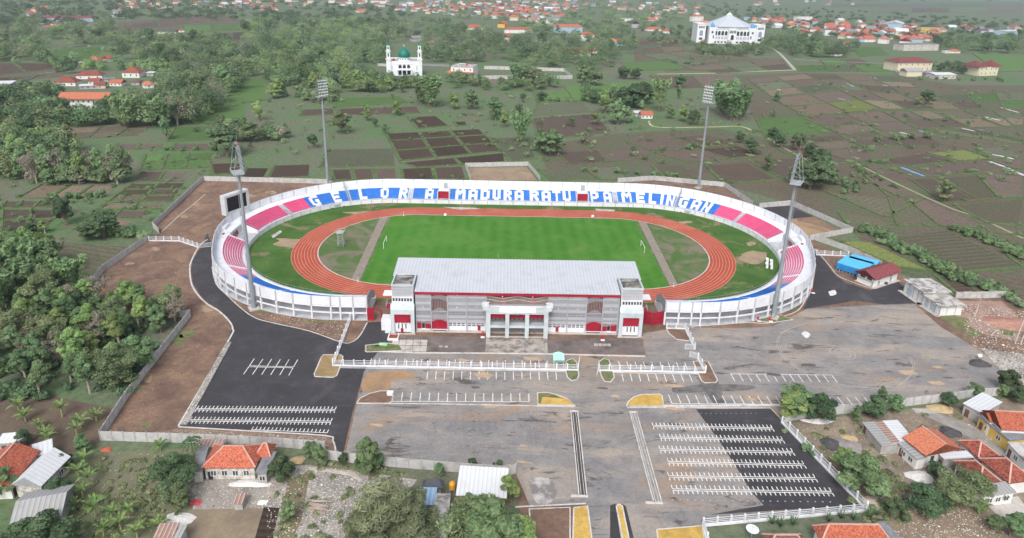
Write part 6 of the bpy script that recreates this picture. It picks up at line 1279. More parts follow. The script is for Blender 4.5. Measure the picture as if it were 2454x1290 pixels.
stones('loose_stones', [(330, 610), (455, 590), (450, 690), (545, 780), (470, 900), (300, 1040), (250, 1050), (455, 765), (300, 730)], 520, .11, SM[1:], 'pale stones on the bare ground left of the drive', 7, .11); stones('loose_stones', [(490, 437), (760, 442), (620, 470), (520, 560), (380, 565)], 350, .13, SM[1:], 'pale stones on the bare ground behind the scoreboard', 8, .11); stones('loose_stones', [(600, 750), (830, 773), (820, 815), (740, 790)], 500, .13, SM, 'stones on the verge below the left oval stand', 9, .11); stones('loose_stones', [(250, 1055), (430, 1030), (780, 1048), (790, 1075), (500, 1060)], 700, .14, SM[:3], 'stones on the verge inside the near wall', 10, .12)
# plastic drying sheets on the right-hand fields
for k, (a, b, c_) in enumerate((((2160, 402), (2215, 423), '#7fa0cf'), ((2372, 388), (2420, 405), '#d3d7dd'), ((2424, 408), (2460, 424), '#cfd4da'), ((2378, 371), (2405, 376), '#e2e2e0'), ((2414, 378), (2428, 382), '#dcdcda'), ((2202, 314), (2236, 323), '#87a4d0'), ((2158, 318), (2194, 327), '#d8d6d2'), ((2305, 308), (2335, 315), '#dedcd8'), ((2343, 311), (2358, 314), '#8aa6d2'), ((2398, 258), (2440, 270), '#e0d2cf'), ((2362, 281), (2396, 289), '#e3e3e0'), ((2344, 281), (2378, 288), '#9fb54e'), ((2008, 236), (2036, 243), '#8fa3c9'), ((2085, 186), (2100, 188), '#e2e2e2'), ((2115, 204), (2132, 207), '#d9d7d4'), ((2030, 201), (2046, 208), '#9aa9c6'), ((1857, 213), (1870, 216), '#d7d5d2'))):
    A, B = np.array(G2(*a)), np.array(G2(*b)); mb = MB(); n = np.array((-(B-A)[1], (B-A)[0])); n = n/np.linalg.norm(n)*1.1
    for i in range(6):
        p, q = A+(B-A)*i/6, A+(B-A)*(i+1)/6; j = RNG.uniform(.7, 1.2); mb.hexa([(*(p-n*j), .11), (*(q-n*j), .11), (*(q+n*j), .11), (*(p+n*j), .11)], [(*(p-n*j), .2), (*(q-n*j), .2), (*(q+n*j), .2), (*(p+n*j), .2)])
    cn = {'#7fa0cf': 'blue', '#87a4d0': 'blue', '#8aa6d2': 'blue', '#8fa3c9': 'pale blue', '#9aa9c6': 'pale blue', '#9fb54e': 'lime', '#e0d2cf': 'pinkish'}.get(c_, 'white')
    solo('drying_sheet', mb, M('drying_'+c_[1:], c_), cn+' drying sheet laid out on a field right of the stadium', 'sheet', 'drying sheets on the fields')

# ================================================================== mid-distance and far buildings
def hp(px, py, wpx, dep, h, rh, kind, roof, wallm, label=None, an=0.0, name='village_house', group='village houses', **kw):
    """house whose front wall meets the ground at (px, py) and spans wpx photograph pixels"""
    a, b = np.array(G2(px-wpx/2, py)), np.array(G2(px+wpx/2, py)); w = np.linalg.norm(b-a); a0 = math.atan2((b-a)[1], (b-a)[0])+rad(an); c = (a+b)/2+np.array((-math.sin(a0), math.cos(a0)))*dep/2
    return house(name, c, w, dep, a0, h, rh, kind, roof, wallm, label or '', cat='house', group=group, frames=False, **kw)
hp(203, 262, 108, 14, 8.0, 4.0, 'gable', 'bright', 'white', 'two storey school with long bright orange roof among trees on the left', wins=9, wrow=2, ov=2.0, ridge=False, name='school', group=None)
V = [(155, 207, 52, 14, 3.5, 4.5, 'hip', 'red', 'white', 0), (214, 190, 60, 12, 3.5, 4, 'hip', 'red', 'white', 4), (314, 187, 42, 14, 5, 5, 'hip', 'red', 'white', -3), (226, 203, 26, 8, 3, 2.5, 'gable', 'red', 'white', 10), (277, 207, 30, 9, 3, 2.6, 'gable', 'orange', 'white', -8), (240, 213, 24, 8, 3, 2.5, 'gable', 'red', 'cream', 15),
 (358, 212, 22, 10, 3.2, 3, 'hip', 'bright', 'white', 30), (325, 205, 20, 8, 3, 2.4, 'hip', 'brown', 'grey', 0), (212, 214, 40, 7, 3, .6, 'shed', 'zinc', 'grey', 12), (360, 183, 20, 7, 3.4, .4, 'shed', 'zinc', 'grey', -8), (224, 152, 26, 10, 3.2, 4, 'hip', 'orange', 'white', -10), (266, 148, 15, 9, 3.2, 4, 'gable', 'orange', 'white', 60), (203, 156, 26, 5, 2.6, .6, 'shed', 'zinc', 'brick', 0), (6, 212, 40, 12, 4, .8, 'shed', 'zinc', 'grey', 10), (262, 196, 22, 6, 2.6, .6, 'shed', 'grey', 'grey', 15),
 (118, 74, 42, 14, 4, 4.5, 'hip', 'orange', 'blue', 0), (136, 62, 20, 8, 4, 3, 'gable', 'red', 'white', 40), (400, 82, 44, 12, 4, 2.4, 'gable', 'slate', 'cream', -8), (345, 90, 28, 10, 3.5, 2.5, 'gable', 'orange', 'cream', 10), (283, 43, 30, 12, 4, .8, 'gable', 'zinc', 'white', -10), (435, 78, 14, 6, 3, 2, 'hip', 'orange', 'white', 0),
 (642, 25, 50, 14, 4, 5, 'hip', 'orange', 'white', 0), (868, 30, 26, 12, 4, 5, 'hip', 'orange', 'white', 10), (1000, 100, 24, 12, 5, 4, 'gable', 'grey', 'grey', 20), (1085, 116, 60, 12, 5, 4, 'gable', 'slate', 'cream', -4), (1138, 72, 36, 14, 4, 6, 'hip', 'orange', 'white', 0), (1243, 80, 64, 14, 7, 4, 'hip', 'orange', 'white', -3), (1213, 66, 30, 16, 8, 5, 'gable', 'orange', 'yellow', 60), (1225, 98, 26, 14, 6, 5, 'gable', 'orange', 'white', 50),
 (1362, 80, 66, 14, 12, 5, 'hip', 'orange', 'blue', -3), (1408, 98, 32, 16, 10, 5, 'hip', 'orange', 'white', -6), (1372, 135, 86, 14, 7, 4, 'gable', 'red', 'cream', -3), (1425, 128, 14, 12, 4, 4, 'hip', 'orange', 'cream', 0), (1478, 110, 40, 14, 6, 5, 'hip', 'bright', 'blue', 3), (1528, 66, 34, 18, 9, 7, 'gable', 'slate', 'grey', 75), (1503, 52, 28, 12, 8, 0, 'flat', 'conc', 'white', 0), (1550, 285, 26, 8, 3, 2.4, 'gable', 'orange', 'white', -5), (1531, 280, 18, 6, 3, .6, 'shed', 'zinc', 'grey', 5), (1296, 106, 34, 9, 4, .4, 'shed', 'zinc', 'grey', 0),
 (1570, 75, 36, 14, 4, 4.5, 'hip', 'orange', 'white', 0), (1600, 80, 20, 12, 4, 4, 'hip', 'orange', 'white', 0), (1672, 52, 26, 14, 14, 4, 'hip', 'orange', 'white', 0), (1690, 60, 24, 12, 6, 4, 'hip', 'bright', 'white', 0),
 (2008, 135, 20, 9, 3, 3, 'hip', 'orange', 'white', 0), (2034, 112, 24, 12, 4, 4, 'hip', 'bright', 'white', 0), (2130, 82, 50, 16, 4, 5, 'gable', 'orange', 'white', 0), (2290, 128, 22, 10, 3, 3, 'hip', 'orange', 'white', 0), (2272, 128, 14, 8, 3, .5, 'shed', 'zinc', 'white', 0), (2206, 122, 90, 22, 11, 0, 'flat', 'grey', 'stone', 4), (2163, 70, 50, 40, 14, 6, 'gable', 'zinc', 'blue', 40), (2228, 78, 40, 16, 11, 0, 'flat', 'conc', 'yellow', -4), (1928, 52, 34, 18, 14, 0, 'flat', 'conc', 'white', -3), (1990, 85, 20, 16, 12, 2, 'gable', 'grey', 'white', 70), (2430, 85, 60, 30, 10, 1, 'gable', 'zinc', 'blue', 20)]
RN = {'red': 'red tile', 'orange': 'orange tile', 'bright': 'bright orange', 'brown': 'brown tile', 'zinc': 'white metal', 'oldzinc': 'grey metal', 'grey': 'grey', 'slate': 'dark slate', 'conc': 'flat concrete', 'maroon': 'maroon', 'rust': 'rusty', 'faded': 'faded red tile', 'bluezinc': 'blue metal'}
WN = {'white': 'white', 'cream': 'cream', 'grey': 'grey', 'brick': 'brick', 'blue': 'pale blue', 'yellow': 'yellow', 'stone': 'unplastered'}
for (px, py, w, dep, h, rh, kind, roof, wl_, an) in V:
    hp(px, py, w, dep, h, rh, kind, roof, wl_, '@%s house with %s %s roof' % (WN[wl_], RN[roof], {'hip': 'hipped', 'gable': 'gable', 'shed': 'sloping', 'flat': 'deck'}[kind]), an, wins=3 if w > 24 else 1, wrow=2 if h > 6 else 1, door=False)
hp(165, 52, 118, 16, 7, 4, 'gable', 'maroon', 'blue', 'long pale blue school with maroon roof in the far left town', -1, wins=8, name='school', group=None); hp(168, 55, 34, 6, 5, 2.5, 'hip', 'maroon', 'blue', 'maroon porch roof in front of the long far left school', wins=0, name='school_porch', group=None)
# maroon roofed school on the right with its sheds
e1 = hp(2190, 171, 86, 24, 11.5, 5, 'hip', 'maroon', 'cream', 'cream two storey school with maroon hipped roof in the right fields', 3, wins=6, wrow=2, ov=1.5, name='school', group=None)
e2 = hp(2366, 182, 56, 18, 11.5, 2, 'gable', 'maroon', 'cream', 'cream school with twin maroon pyramid roofs at the right', 10, wins=4, wrow=2, ov=.6, name='school', group=None)
for dx in (-14, 13): mb = MB(); roof_mesh(mb, 15, 19, 11.7, 6.5, 'hip', 1.2); mb.v = [(a+dx, b, c) for a, b, c in mb.v]; mb.build('pyramid_roof', TILES['maroon'], e2, local=True)
hp(2190, 184, 38, 12, 6, 3.5, 'gable', 'oldzinc', 'cream', 'cream shed with grey roof in front of the maroon roofed school', 2, wins=0, door=False, name='shed', group=None); hp(2265, 190, 50, 10, 5, 1.6, 'shed', 'zinc', 'stone', 'open shed with bright white roof right of the maroon roofed school', 1, wins=4, door=False, name='shed', group=None); hp(2232, 184, 26, 10, 4, 3, 'hip', 'grey', 'grey', 'low dark roofed shelter between the two sheds of the school', wins=0, door=False, name='shelter', group=None)
# white hall right of the mosque
e3 = hp(1107, 186, 54, 26, 11, 0, 'flat', 'conc', 'white', 'white flat roofed hall right of the green domed mosque', -16, wins=4, wrow=2, ov=.3, name='hall', group=None)
for s in (0,): mb = MB(); roof_mesh(mb, 28, 5, 4.5, 1.6, 'shed', .3); mb.v = [(a, b-15.5, c) for a, b, c in mb.v]; mb.build('tiled_canopy', TILES['bright'], e3, local=True)
mb = MB(); roof_mesh(mb, 26, 5, 4.5, 1.6, 'shed', .3); mb.v = [(-15.5+b, -a, c) for a, b, c in mb.v]; mb.build('tiled_canopy', TILES['bright'], e3, local=True)
mb = MB(); mb.lathe((3, 0, 11.4), [(1.2, 0), (1.3, .2), (1.3, 2), (.6, 2.4)], 10); mb.build('roof_tank', M('tank_red', '#c8553f'), e3, local=True); mb = MB(); mb.box(-7, 2, 3, 6, 12.6, 12.8); mb.box(-6.5, -6.2, 3, 6, 11.3, 12.6); mb.box(1.2, 1.5, 3, 6, 11.3, 12.6); mb.build('roof_canopy', SWH, e3, local=True)
# mosque
a, b = np.array(G2(931, 182)), np.array(G2(1008, 182)); mw = np.linalg.norm(b-a); mc = (a+b)/2; ma = math.atan2((b-a)[1], (b-a)[0]); e = empty('mosque', (mc[0], mc[1], .05), 'white mosque with green onion dome and two white minarets', 'mosque', rz=ma)
MW = M('mosque_white', '#e2e6ea', '#eff2f5', .2, .6); GD = M('dome_green', '#1c6f5f', '#238070', .3, .35)
P = lambda mb, n, mt, par=None, sm=False: mb.build(n, mt, par or e, local=True, smooth=sm)
Hm = 14.5; D_ = 34.0
P(MB().box(-mw/2, mw/2, 0, D_, 0, Hm), 'body', MW); P(MB().box(-mw/2+.8, mw/2-.8, .8, D_-.8, Hm, Hm+.3), 'roof_deck', TILES['conc'])
for q in ((-mw/2, mw/2, 0, .7), (-mw/2, mw/2, D_-.7, D_), (-mw/2, -mw/2+.7, .7, D_-.7), (mw/2-.7, mw/2, .7, D_-.7)): P(MB().box(q[0], q[1], q[2], q[3], Hm+.01, Hm+1.3), 'parapet', MW)
def arch(e_, x, y, z, w, h, name='arched_window_or_niche', mat=None):
    mb = MB(); pts = [(-w/2, 0), (w/2, 0), (w/2, h-w/2)]+[(w/2*math.cos(rad(t_)), h-w/2+w/2*math.sin(rad(t_))) for t_ in range(20, 180, 20)]+[(-w/2, h-w/2)]
    n = len(pts); mb.add([(x+p, y-.12, z+q) for p, q in pts]+[(x+p, y+.05, z+q) for p, q in pts], [tuple(range(n))]+[(i, (i+1) % n, n+(i+1) % n, n+i) for i in range(n)]); return mb.build(name, mat or DK, e_, local=True)
for x in (-4.6, 0, 4.6): arch(e, x, 0, 8.0, 3.4, 3.8); arch(e, x, 0, 1.0, 3.6, 4.6)
for x in (-13.5, 13.5): arch(e, x, 0, 6.5, 2.2, 4.4, mat=M('niche_shadow', '#c3c9cf', '#ccd2d8', .5)); arch(e, x, 0, 1.0, 2.2, 4.2, mat=MATS['niche_shadow'])  # blind niches: flat grey arches with the recess shadow painted in as colour
P(MB().box(-9, 9, -.5, 0, 12.6, 13.1), 'cornice', MW); P(MB().box(-8, 8, -4, -.01, 6.4, 6.9), 'canopy', MW)
for x in (-7.6, -2.6, 2.6, 7.6): P(MB().box(x-.4, x+.4, -3.9, -3.1, 0, 6.39), 'canopy_column', MW)
dm = np.array((0.0, 13.0)); mb = MB(); mb.lathe((0, 13, Hm+.3), [(7.4, 0), (7.4, 1.2), (6.6, 1.3), (6.6, 3.2), (7.0, 3.3), (7.0, 3.7)], 28); P(mb, 'drum', MW)
for k in range(14): a_ = 2*math.pi*k/14; mb = MB(); mb.box(-.45, .45, -.1, .1, Hm+1.7, Hm+3.1); ca, sa = math.cos(a_), math.sin(a_); mb.v = [(x*-sa+6.62*ca+y*ca, 13+x*ca+6.62*sa+y*sa, z) for x, y, z in mb.v]; P(mb, 'drum_window', DK)
pr = [(6.1, 0), (6.6, 1.5), (6.75, 3.0), (6.5, 5.0), (5.7, 7.2), (4.4, 9.2), (2.8, 10.8), (1.4, 11.9), (.5, 12.8), (.15, 13.6)]; mb = MB(); mb.lathe((0, 13, Hm+4.0), [(a_, b_*.85) for a_, b_ in pr], 28); P(mb, 'dome', GD, None, True)
mb = MB(); mb.lathe((0, 13, Hm+15.4), [(.3, 0), (.6, .5), (.2, 1.0), (.4, 1.5), (.1, 2.4)], 8); P(mb, 'finial', MW)
mb = MB(); mb.lathe((-mw/2+6, 10, Hm+.3), [(1.3, 0), (1.4, .2), (1.4, 2.2), (.7, 2.6)], 10); P(mb, 'roof_tank', MATS['tank_red'])
for s in (-1, 1):
    x = s*(mw/2-.6); mt = P(MB().box(x-2.4, x+2.4, -1.2, 3.6, 0, 17.5), 'minaret', MW)
    P(MB().box(x-3.0, x+3.0, -1.8, 4.2, 17.5, 18.3), 'lower_gallery', MW, mt); P(MB().box(x-2.0, x+2.0, -.8, 3.2, 18.3, 26), 'upper_shaft', MW, mt); P(MB().box(x-2.6, x+2.6, -1.4, 3.8, 26, 26.8), 'upper_gallery', MW, mt); P(MB().box(x-1.6, x+1.6, -.4, 2.8, 26.8, 32.4), 'lantern', MW, mt)
    mb = MB(); mb.lathe((x, 1.2, 32.4), [(1.9, 0), (1.6, 1.0), (.9, 2.0), (.1, 3.0)], 10); P(mb, 'cap', GD, mt)
    arch(mt, x, -.4, 28.5, 1.4, 2.6); arch(mt, x, -.8, 20.5, 1.2, 4)
# big white auditorium
a, b = np.array(G2(1697, 104)), np.array(G2(1806, 107)); hw = np.linalg.norm(b-a); hc = (a+b)/2; ha = math.atan2((b-a)[1], (b-a)[0]); e = empty('auditorium', (hc[0], hc[1], .05), 'huge white arcaded hall with silver pyramid roof and blue corner domes', 'hall', rz=ha)
S = hw/2; hh = 29.0; DD = hw*.85
P(MB().box(-S, S, 0, DD, 0, hh), 'body', MW)
mb = MB(); ap = (0, DD*.48, hh+30); bs = [(-S-2, -2, hh+.3), (S+2, -2, hh+.3), (S+2, DD+2, hh+.3), (-S-2, DD+2, hh+.3)]; ch = 14.0; k4 = []
oc = [(-S+ch, -3), (S-ch, -3), (S+3, ch), (S+3, DD-ch), (S-ch, DD+3), (-S+ch, DD+3), (-S-3, DD-ch), (-S-3, ch)]; tp = [(ap[0]+(x-ap[0])*.09, ap[1]+(y-ap[1])*.09) for x, y in oc]
mb.add([(x, y, hh+.3) for x, y in oc]+[(x, y, hh+19) for x, y in tp], [(i, (i+1) % 8, 8+(i+1) % 8, 8+i) for i in range(8)]+[tuple(range(7, -1, -1)), tuple(range(8, 16))]); P(mb, 'pyramid_roof', mat_sheetmetal('silver_roof', '#bcc4cc', '#c6ced6', 3, 'X', '#aab2ba'))
mb = MB(); mb.lathe((ap[0], ap[1], hh+19.1), [(6, 0), (.2, 5.2)], 4); P(mb, 'roof_lantern', MW)
for s in (-1, 1):
    x = s*(S-5); ct = P(MB().box(x-5.5, x+5.5, -2.5, 7, 0, hh-1), 'corner_tower', MW); mb = MB(); mb.lathe((x, 2, hh-1), [(4.6, 0), (4.4, 2), (3.2, 5), (1.2, 7.5), (.2, 9)], 12); mb.build('blue_dome', M('dome_blue', '#5f97c4', '#72a6d0', .4), ct, local=True)
    mb = MB(); mb.box(x-1.6, x+1.6, -2.6, -2.4, 18, 21.5); mb.build('window', DK, ct, local=True); arch(ct, x-s*2.2, -2.5, 9, 2, 5.5)
    xw = s*(S+12); wg = P(MB().box(xw-7.5, xw+7.5, 10, DD*.8, 0, hh+3), 'side_wing', MW); arch(wg, xw, 10, 12, 6, 10, mat=M('glass_violet', '#8d8fa3', '#9c9eb1', .4))
    for k in range(5): mb = MB(); mb.box(xw-4.8+k*2.1, xw-3.4+k*2.1, 9.9, 10.05, hh-4, hh); mb.build('window', DK, wg, local=True)
    mb = MB(); mb.box(xw-3, xw+3, 9.9, 10.05, 5, 9); mb.build('window', DK, wg, local=True); P(MB().box(xw-8, xw+8, 9.4, DD*.8+.5, hh+3, hh+4.2), 'wing_cornice', MW)
P(MB().box(-S+10.6, S-10.6, -.6, -.01, hh-3.5, hh-.2), 'cornice', MW); pc = P(MB().box(-7, 7, -4, -.7, 0, hh-2), 'central_porch', MW); arch(pc, 0, -4, 7, 5.4, 9)
for k in range(5):
    mb = MB(); mb.box(-5.6+k*2.4, -4.0+k*2.4, -4.1, -3.95, 18.5, 23.5); mb.build('window', DK, pc, local=True)
for s in (-1, 1):
    for k in range(4): x = s*(10.5+k*6.0); arch(e, x, 0, 14.5, 4.4, 7.5); arch(e, x-1.2, 0, 7.5, 1.4, 4.5, mat=MATS['glass_violet']); arch(e, x+1.2, 0, 7.5, 1.4, 4.5, mat=MATS['glass_violet']); mb = MB(); mb.box(x-2, x+2, -.1, .05, 1.5, 4); P(mb, 'window', DK); P(MB().box(x+2.7, x+3.2, -.4, -.01, 0, hh-3.6), 'pilaster', MW)
    for z in (6.2, 13.2): x0, x1 = sorted((s*7.2, s*(S-10.6))); P(MB().box(x0, x1, -.5, -.02, z, z+.5), 'string_course', MW)
# far town: rows of small houses
def town(poly, n, seed, lab):
    r = random.Random(seed); xs = [p[0] for p in poly]; ys = [p[1] for p in poly]; k = 0; placed = []
    while k < n:
        px, py = r.uniform(min(xs), max(xs)), r.uniform(min(ys), max(ys)); ins = False
        for i in range(len(poly)):
            (x1, y1), (x2, y2) = poly[i], poly[(i+1) % len(poly)]
            if (y1 > py) != (y2 > py) and px < (x2-x1)*(py-y1)/(y2-y1)+x1: ins = not ins
        if not ins: continue
        k += 1
        if any(abs(px-a) < 10 and abs(py-b) < 2.6 for a, b in placed): continue
        placed.append((px, py)); sc = 1568/np.linalg.norm(G(px, py)-CAM); wm = r.uniform(13, 26); roof = r.choice(['orange', 'red', 'orange', 'red', 'faded', 'faded', 'faded', 'brown', 'zinc', 'grey', 'conc']); kind = {'zinc': 'gable', 'grey': 'gable', 'conc': 'flat'}.get(roof, r.choice(['hip', 'hip', 'gable'])); wl_ = r.choice(['white', 'white', 'cream', 'grey', 'blue'])
        hp(px, py, wm*sc, r.uniform(10, 18), r.choice([5, 5.5, 6, 9]), r.uniform(4, 6.5), kind, roof, wl_, '@%s %s, %s roof' % (WN[wl_], lab, RN[roof]), r.uniform(-40, 40), wins=0, door=False, ov=1.0, name='town_house', group='houses of the far town')
town([(900, 4), (1390, 2), (1390, 22), (1330, 60), (1180, 45), (1050, 36), (900, 26)], 260, 1, 'town house'); town([(270, 2), (900, 4), (900, 14), (560, 22), (430, 20), (280, 36)], 70, 2, 'town house'); town([(1400, 6), (1680, 8), (1680, 40), (1560, 55), (1560, 30), (1400, 26)], 40, 3, 'town house')
town([(1760, 45), (1990, 55), (2110, 60), (2260, 70), (2260, 108), (2100, 108), (1980, 95), (1860, 70)], 130, 4, 'town house'); town([(2260, 60), (2454, 66), (2454, 82), (2300, 82)], 16, 5, 'town house'); town([(1800, 2), (2110, 4), (2110, 12), (1800, 14)], 12, 6, 'town house'); town([(60, 20), (130, 18), (130, 45), (60, 80)], 7, 8, 'town house')
# ================================================================== vegetation
def mat_leaf(name, a, b_, c_, val=(1.0, 1.45)):
    m, t, b = nodes(name); at = t.nodes.new('ShaderNodeAttribute'); at.attribute_name = 'tint'; oi = t.nodes.new('ShaderNodeObjectInfo')
    c = ramp(t, at.outputs['Fac'], [(0.0, a), (0.5, b_), (1.0, c_)])
    h = N(t, 'HueSaturation'); r = N(t, 'MapRange'); r.inputs[3].default_value = val[0]; r.inputs[4].default_value = val[1]; t.links.new(oi.outputs['Random'], r.inputs[0]); t.links.new(r.outputs[0], h.inputs['Value']); h.inputs['Saturation'].default_value = .85
    r2 = N(t, 'MapRange'); r2.inputs[3].default_value = .468; r2.inputs[4].default_value = .505; f = mth(t, 'FRACT', mth(t, 'MULTIPLY', oi.outputs['Random'], 7.31)); t.links.new(f, r2.inputs[0]); t.links.new(r2.outputs[0], h.inputs['Hue']); t.links.new(c, h.inputs['Color'])
    t.links.new(h.outputs[0], b.inputs['Base Color']); b.inputs['Roughness'].default_value = .7; b.inputs['Specular IOR Level'].default_value = .2
    out = t.nodes['Material Output']; tr = N(t, 'BsdfTranslucent'); t.links.new(h.outputs[0], tr.inputs['Color']); ms = N(t, 'MixShader'); ms.inputs[0].default_value = .38
    t.links.new(b.outputs[0], ms.inputs[1]); t.links.new(tr.outputs[0], ms.inputs[2]); t.links.new(ms.outputs[0], out.inputs['Surface']); return m
LF = {'dark': mat_leaf('leaf_dark', '#466042', '#5a7850', '#718e62'), 'mid': mat_leaf('leaf_mid', '#567349', '#709360', '#8dab76'), 'light': mat_leaf('leaf_light', '#648748', '#80a458', '#9fbb70'), 'olive': mat_leaf('leaf_olive', '#5d7049', '#798d5e', '#96a878'), 'bamboo': mat_leaf('leaf_bamboo', '#57764b', '#73955f', '#90ad76'), 'dry': mat_leaf('leaf_dry', '#827d6a', '#9a947f', '#aea893'), 'feather': mat_leaf('leaf_feather', '#5c6a4e', '#778560', '#929d77'), 'banana': mat_leaf('leaf_banana', '#4f7338', '#688a46', '#8aa65c'), 'agave': mat_leaf('leaf_agave', '#4c6c4a', '#5f8058', '#7b9a6c')}
BARK = M('bark', '#7a6c5f', '#918274', 1.5, .95); BARKP = M('bark_pale', '#a59a8e', '#bdb3a7', 1.5, .95)
def leaves_mesh(name, P_, Nn, size, mat, rng, aspect=1.6, clump=None, sd=.15):
    """one small two-triangle blade per point"""
    n = len(P_); t1 = np.cross(Nn, rng.normal(size=(n, 3))); t1 /= np.linalg.norm(t1, axis=1)[:, None]+1e-9; t2 = np.cross(Nn, t1)
    s = (size*rng.uniform(.6, 1.35, n))[:, None]; a = t1*s*aspect*.5; b = t2*s*.5
    V_ = np.stack([P_-a-b*.35, P_-a*.1+b*-1, P_+a+b*.2, P_+a*.1+b], 1).reshape(-1, 3)
    me = bpy.data.meshes.new(name); me.vertices.add(4*n); me.vertices.foreach_set('co', V_.astype(np.float32).ravel()); me.loops.add(4*n); me.loops.foreach_set('vertex_index', np.arange(4*n, dtype=np.int32)); me.polygons.add(n); me.polygons.foreach_set('loop_start', np.arange(0, 4*n, 4, dtype=np.int32)); me.polygons.foreach_set('loop_total', np.full(n, 4, np.int32))
    tint = np.clip(rng.normal(.5, sd, n)+(0 if clump is None else clump), 0, 1); at = me.attributes.new('tint', 'FLOAT', 'FACE'); at.data.foreach_set('value', tint.astype(np.float32))
    me.materials.append(mat); me.update(); me.validate(); return me
def blob_points(C, R, n, rng, inner=.35, jit=.42):
    """points spread through several ellipsoid clumps, more near their surfaces"""
    w = np.array([r[0]*r[1]+r[1]*r[2] for r in R]); k = rng.choice(len(C), n, p=w/w.sum()); d = rng.normal(size=(n, 3)); d /= np.linalg.norm(d, axis=1)[:, None]
    low = d[:, 2] < -.2; d[low, 2] *= .5
    rr = np.where(rng.random(n) < inner, rng.uniform(.3, .9, n), rng.uniform(.85, 1.08, n))[:, None]; Rk = np.array(R)[k]; P_ = np.array(C)[k]+d*rr*Rk; nn = d*1.0+rng.normal(size=(n, 3))*jit+np.array((0, 0, .35)); nn /= np.linalg.norm(nn, axis=1)[:, None]; return P_, nn, k
def proto(kind, seed, near=False):
    """unit tree 10 m high -> (trunk mesh, crown mesh)"""
    rng = np.random.default_rng(seed); mb = MB(); C = []; R = []; leaf = 'mid'; size = .62; n = 2600; aspect = 1.6; bark = BARK
    if kind in ('round', 'dense', 'pale', 'olive', 'tall', 'dry'):
        nb = {'round': 30, 'dense': 34, 'pale': 26, 'olive': 30, 'tall': 20, 'dry': 17}[kind]; skew = rng.normal(0, .8, 2); wd_ = {'round': 3.4, 'dense': 4.0, 'pale': 3.6, 'olive': 4.2, 'tall': 2.2, 'dry': 4.2}[kind]; z0 = {'tall': 3.0, 'dry': 1.6}.get(kind, 1.0)
        for i in range(nb):
            a = rng.uniform(0, 2*np.pi); q = math.sqrt(rng.random())*wd_*.72; z = z0+1.0+rng.random()**.75*(8.3-z0-1.0)*(1-.4*(q/wd_)**2); r = rng.uniform(.4, 1.15)*(wd_/3.6); k_ = (z-2)/6; C.append((q*math.cos(a)+skew[0]*k_, q*math.sin(a)+skew[1]*k_, z)); R.append((r*1.1, r*1.1, r*.8))
        C.append((skew[0], skew[1], 8.3)); R.append((1.0, 1.0, 1.2)); C.append((0, 0, 5)); R.append((1.2, 1.2, 1.8))
        leaf = {'round': 'mid', 'dense': 'dark', 'pale': 'light', 'olive': 'olive', 'tall': 'light' if seed % 2 else 'mid', 'dry': 'dry'}[kind]; n = {'dense': 4200, 'dry': 1500, 'olive': 2700, 'tall': 2400}.get(kind, 3600); size = {'dry': .3, 'olive': .42, 'tall': .46}.get(kind, .5)
        if near: n = int(n*2.6); size *= .6
        if kind == 'dry' or kind == 'tall': bark = BARKP
        mb.tube((0, 0, -.3), (.1, 0, z0), .3, .22, 7); mb.tube((.1, 0, z0), (0, .1, 6.5), .22, .1, 6)
        for (x, y, z) in C[:-2]: m = np.array((.05, 0, z0*.8+.12*z)); mid = m+(np.array((x, y, z))-m)*.55+np.array((0, 0, .35)); mb.tube(m, mid, .13, .08, 5, False); mb.tube(mid, (x, y, z), .08, .03, 5, False)
        if kind == 'dry':
            for (x, y, z) in C[:-2]:
                for k in range(7): v = rng.normal(size=3); v[2] = abs(v[2])+.3; v = v/np.linalg.norm(v)*rng.uniform(.8, 2.0); mb.tube((x, y, z), (x+v[0], y+v[1], z+v[2]), .05, .02, 4, False)
    elif kind == 'bamboo':
        leaf = 'bamboo'; n = 4600; size = .5; aspect = 2.2
        for i in range(22):
            a = rng.uniform(0, 2*np.pi); q = rng.uniform(.6, 3.0); hgt_ = rng.uniform(6.5, 9.6); tip = (q*1.35*math.cos(a), q*1.35*math.sin(a), hgt_); b0 = (.8*rng.normal()*.5, .8*rng.normal()*.5, 0); m = (b0[0]*.5+tip[0]*.45, b0[1]*.5+tip[1]*.45, hgt_*.62); mb.tube(b0, m, .07, .06, 5, False); mb.tube(m, tip, .06, .02, 5, False)
            for f in (-.15, .1, .3, .5, .7, .9, 1.): C.append((m[0]+(tip[0]-m[0])*(f*1.6-.6), m[1]+(tip[1]-m[1])*(f*1.6-.6), m[2]+(tip[2]-m[2])*(f*1.6-.6))); R.append((.75, .75, .9))
    elif kind == 'feather':
        leaf = 'feather'; n = 9000; size = .1; aspect = 7.0
        for i in range(60): a = rng.uniform(0, 2*np.pi); z = rng.uniform(1.6, 9.2); q = rng.uniform(.4, 1)*3.6*(1-(z-2)/9.0)**.6; C.append((q*math.cos(a), q*math.sin(a), z)); R.append((rng.uniform(.5, 1.0),)*2+(.7,)); mb.tube((0, 0, z*.85), (q*math.cos(a), q*math.sin(a), z), .07, .02, 5, False)
        mb.tube((0, 0, -.3), (0, 0, 9), .3, .06, 7)
    elif kind == 'bush':
        for i in range(16): a = rng.uniform(0, 2*np.pi); q = rng.uniform(0, 5.5); C.append((q*math.cos(a), q*math.sin(a), rng.uniform(1.5, 7-.5*q))); R.append((rng.uniform(1.0, 2.6),)*2+(rng.uniform(1.2, 2.6),))
        n = 2400; size = .7; mb.tube((0, 0, -.3), (0, 0, 5), .4, .2, 6)
        for c in C: mb.tube((0, 0, 1), c, .2, .06, 5, False)
    elif kind == 'palm':
        leaf = 'agave'; mb.tube((0, 0, -.3), (.4, .2, 7.6), .2, .14, 7); P_ = []; Nn = []
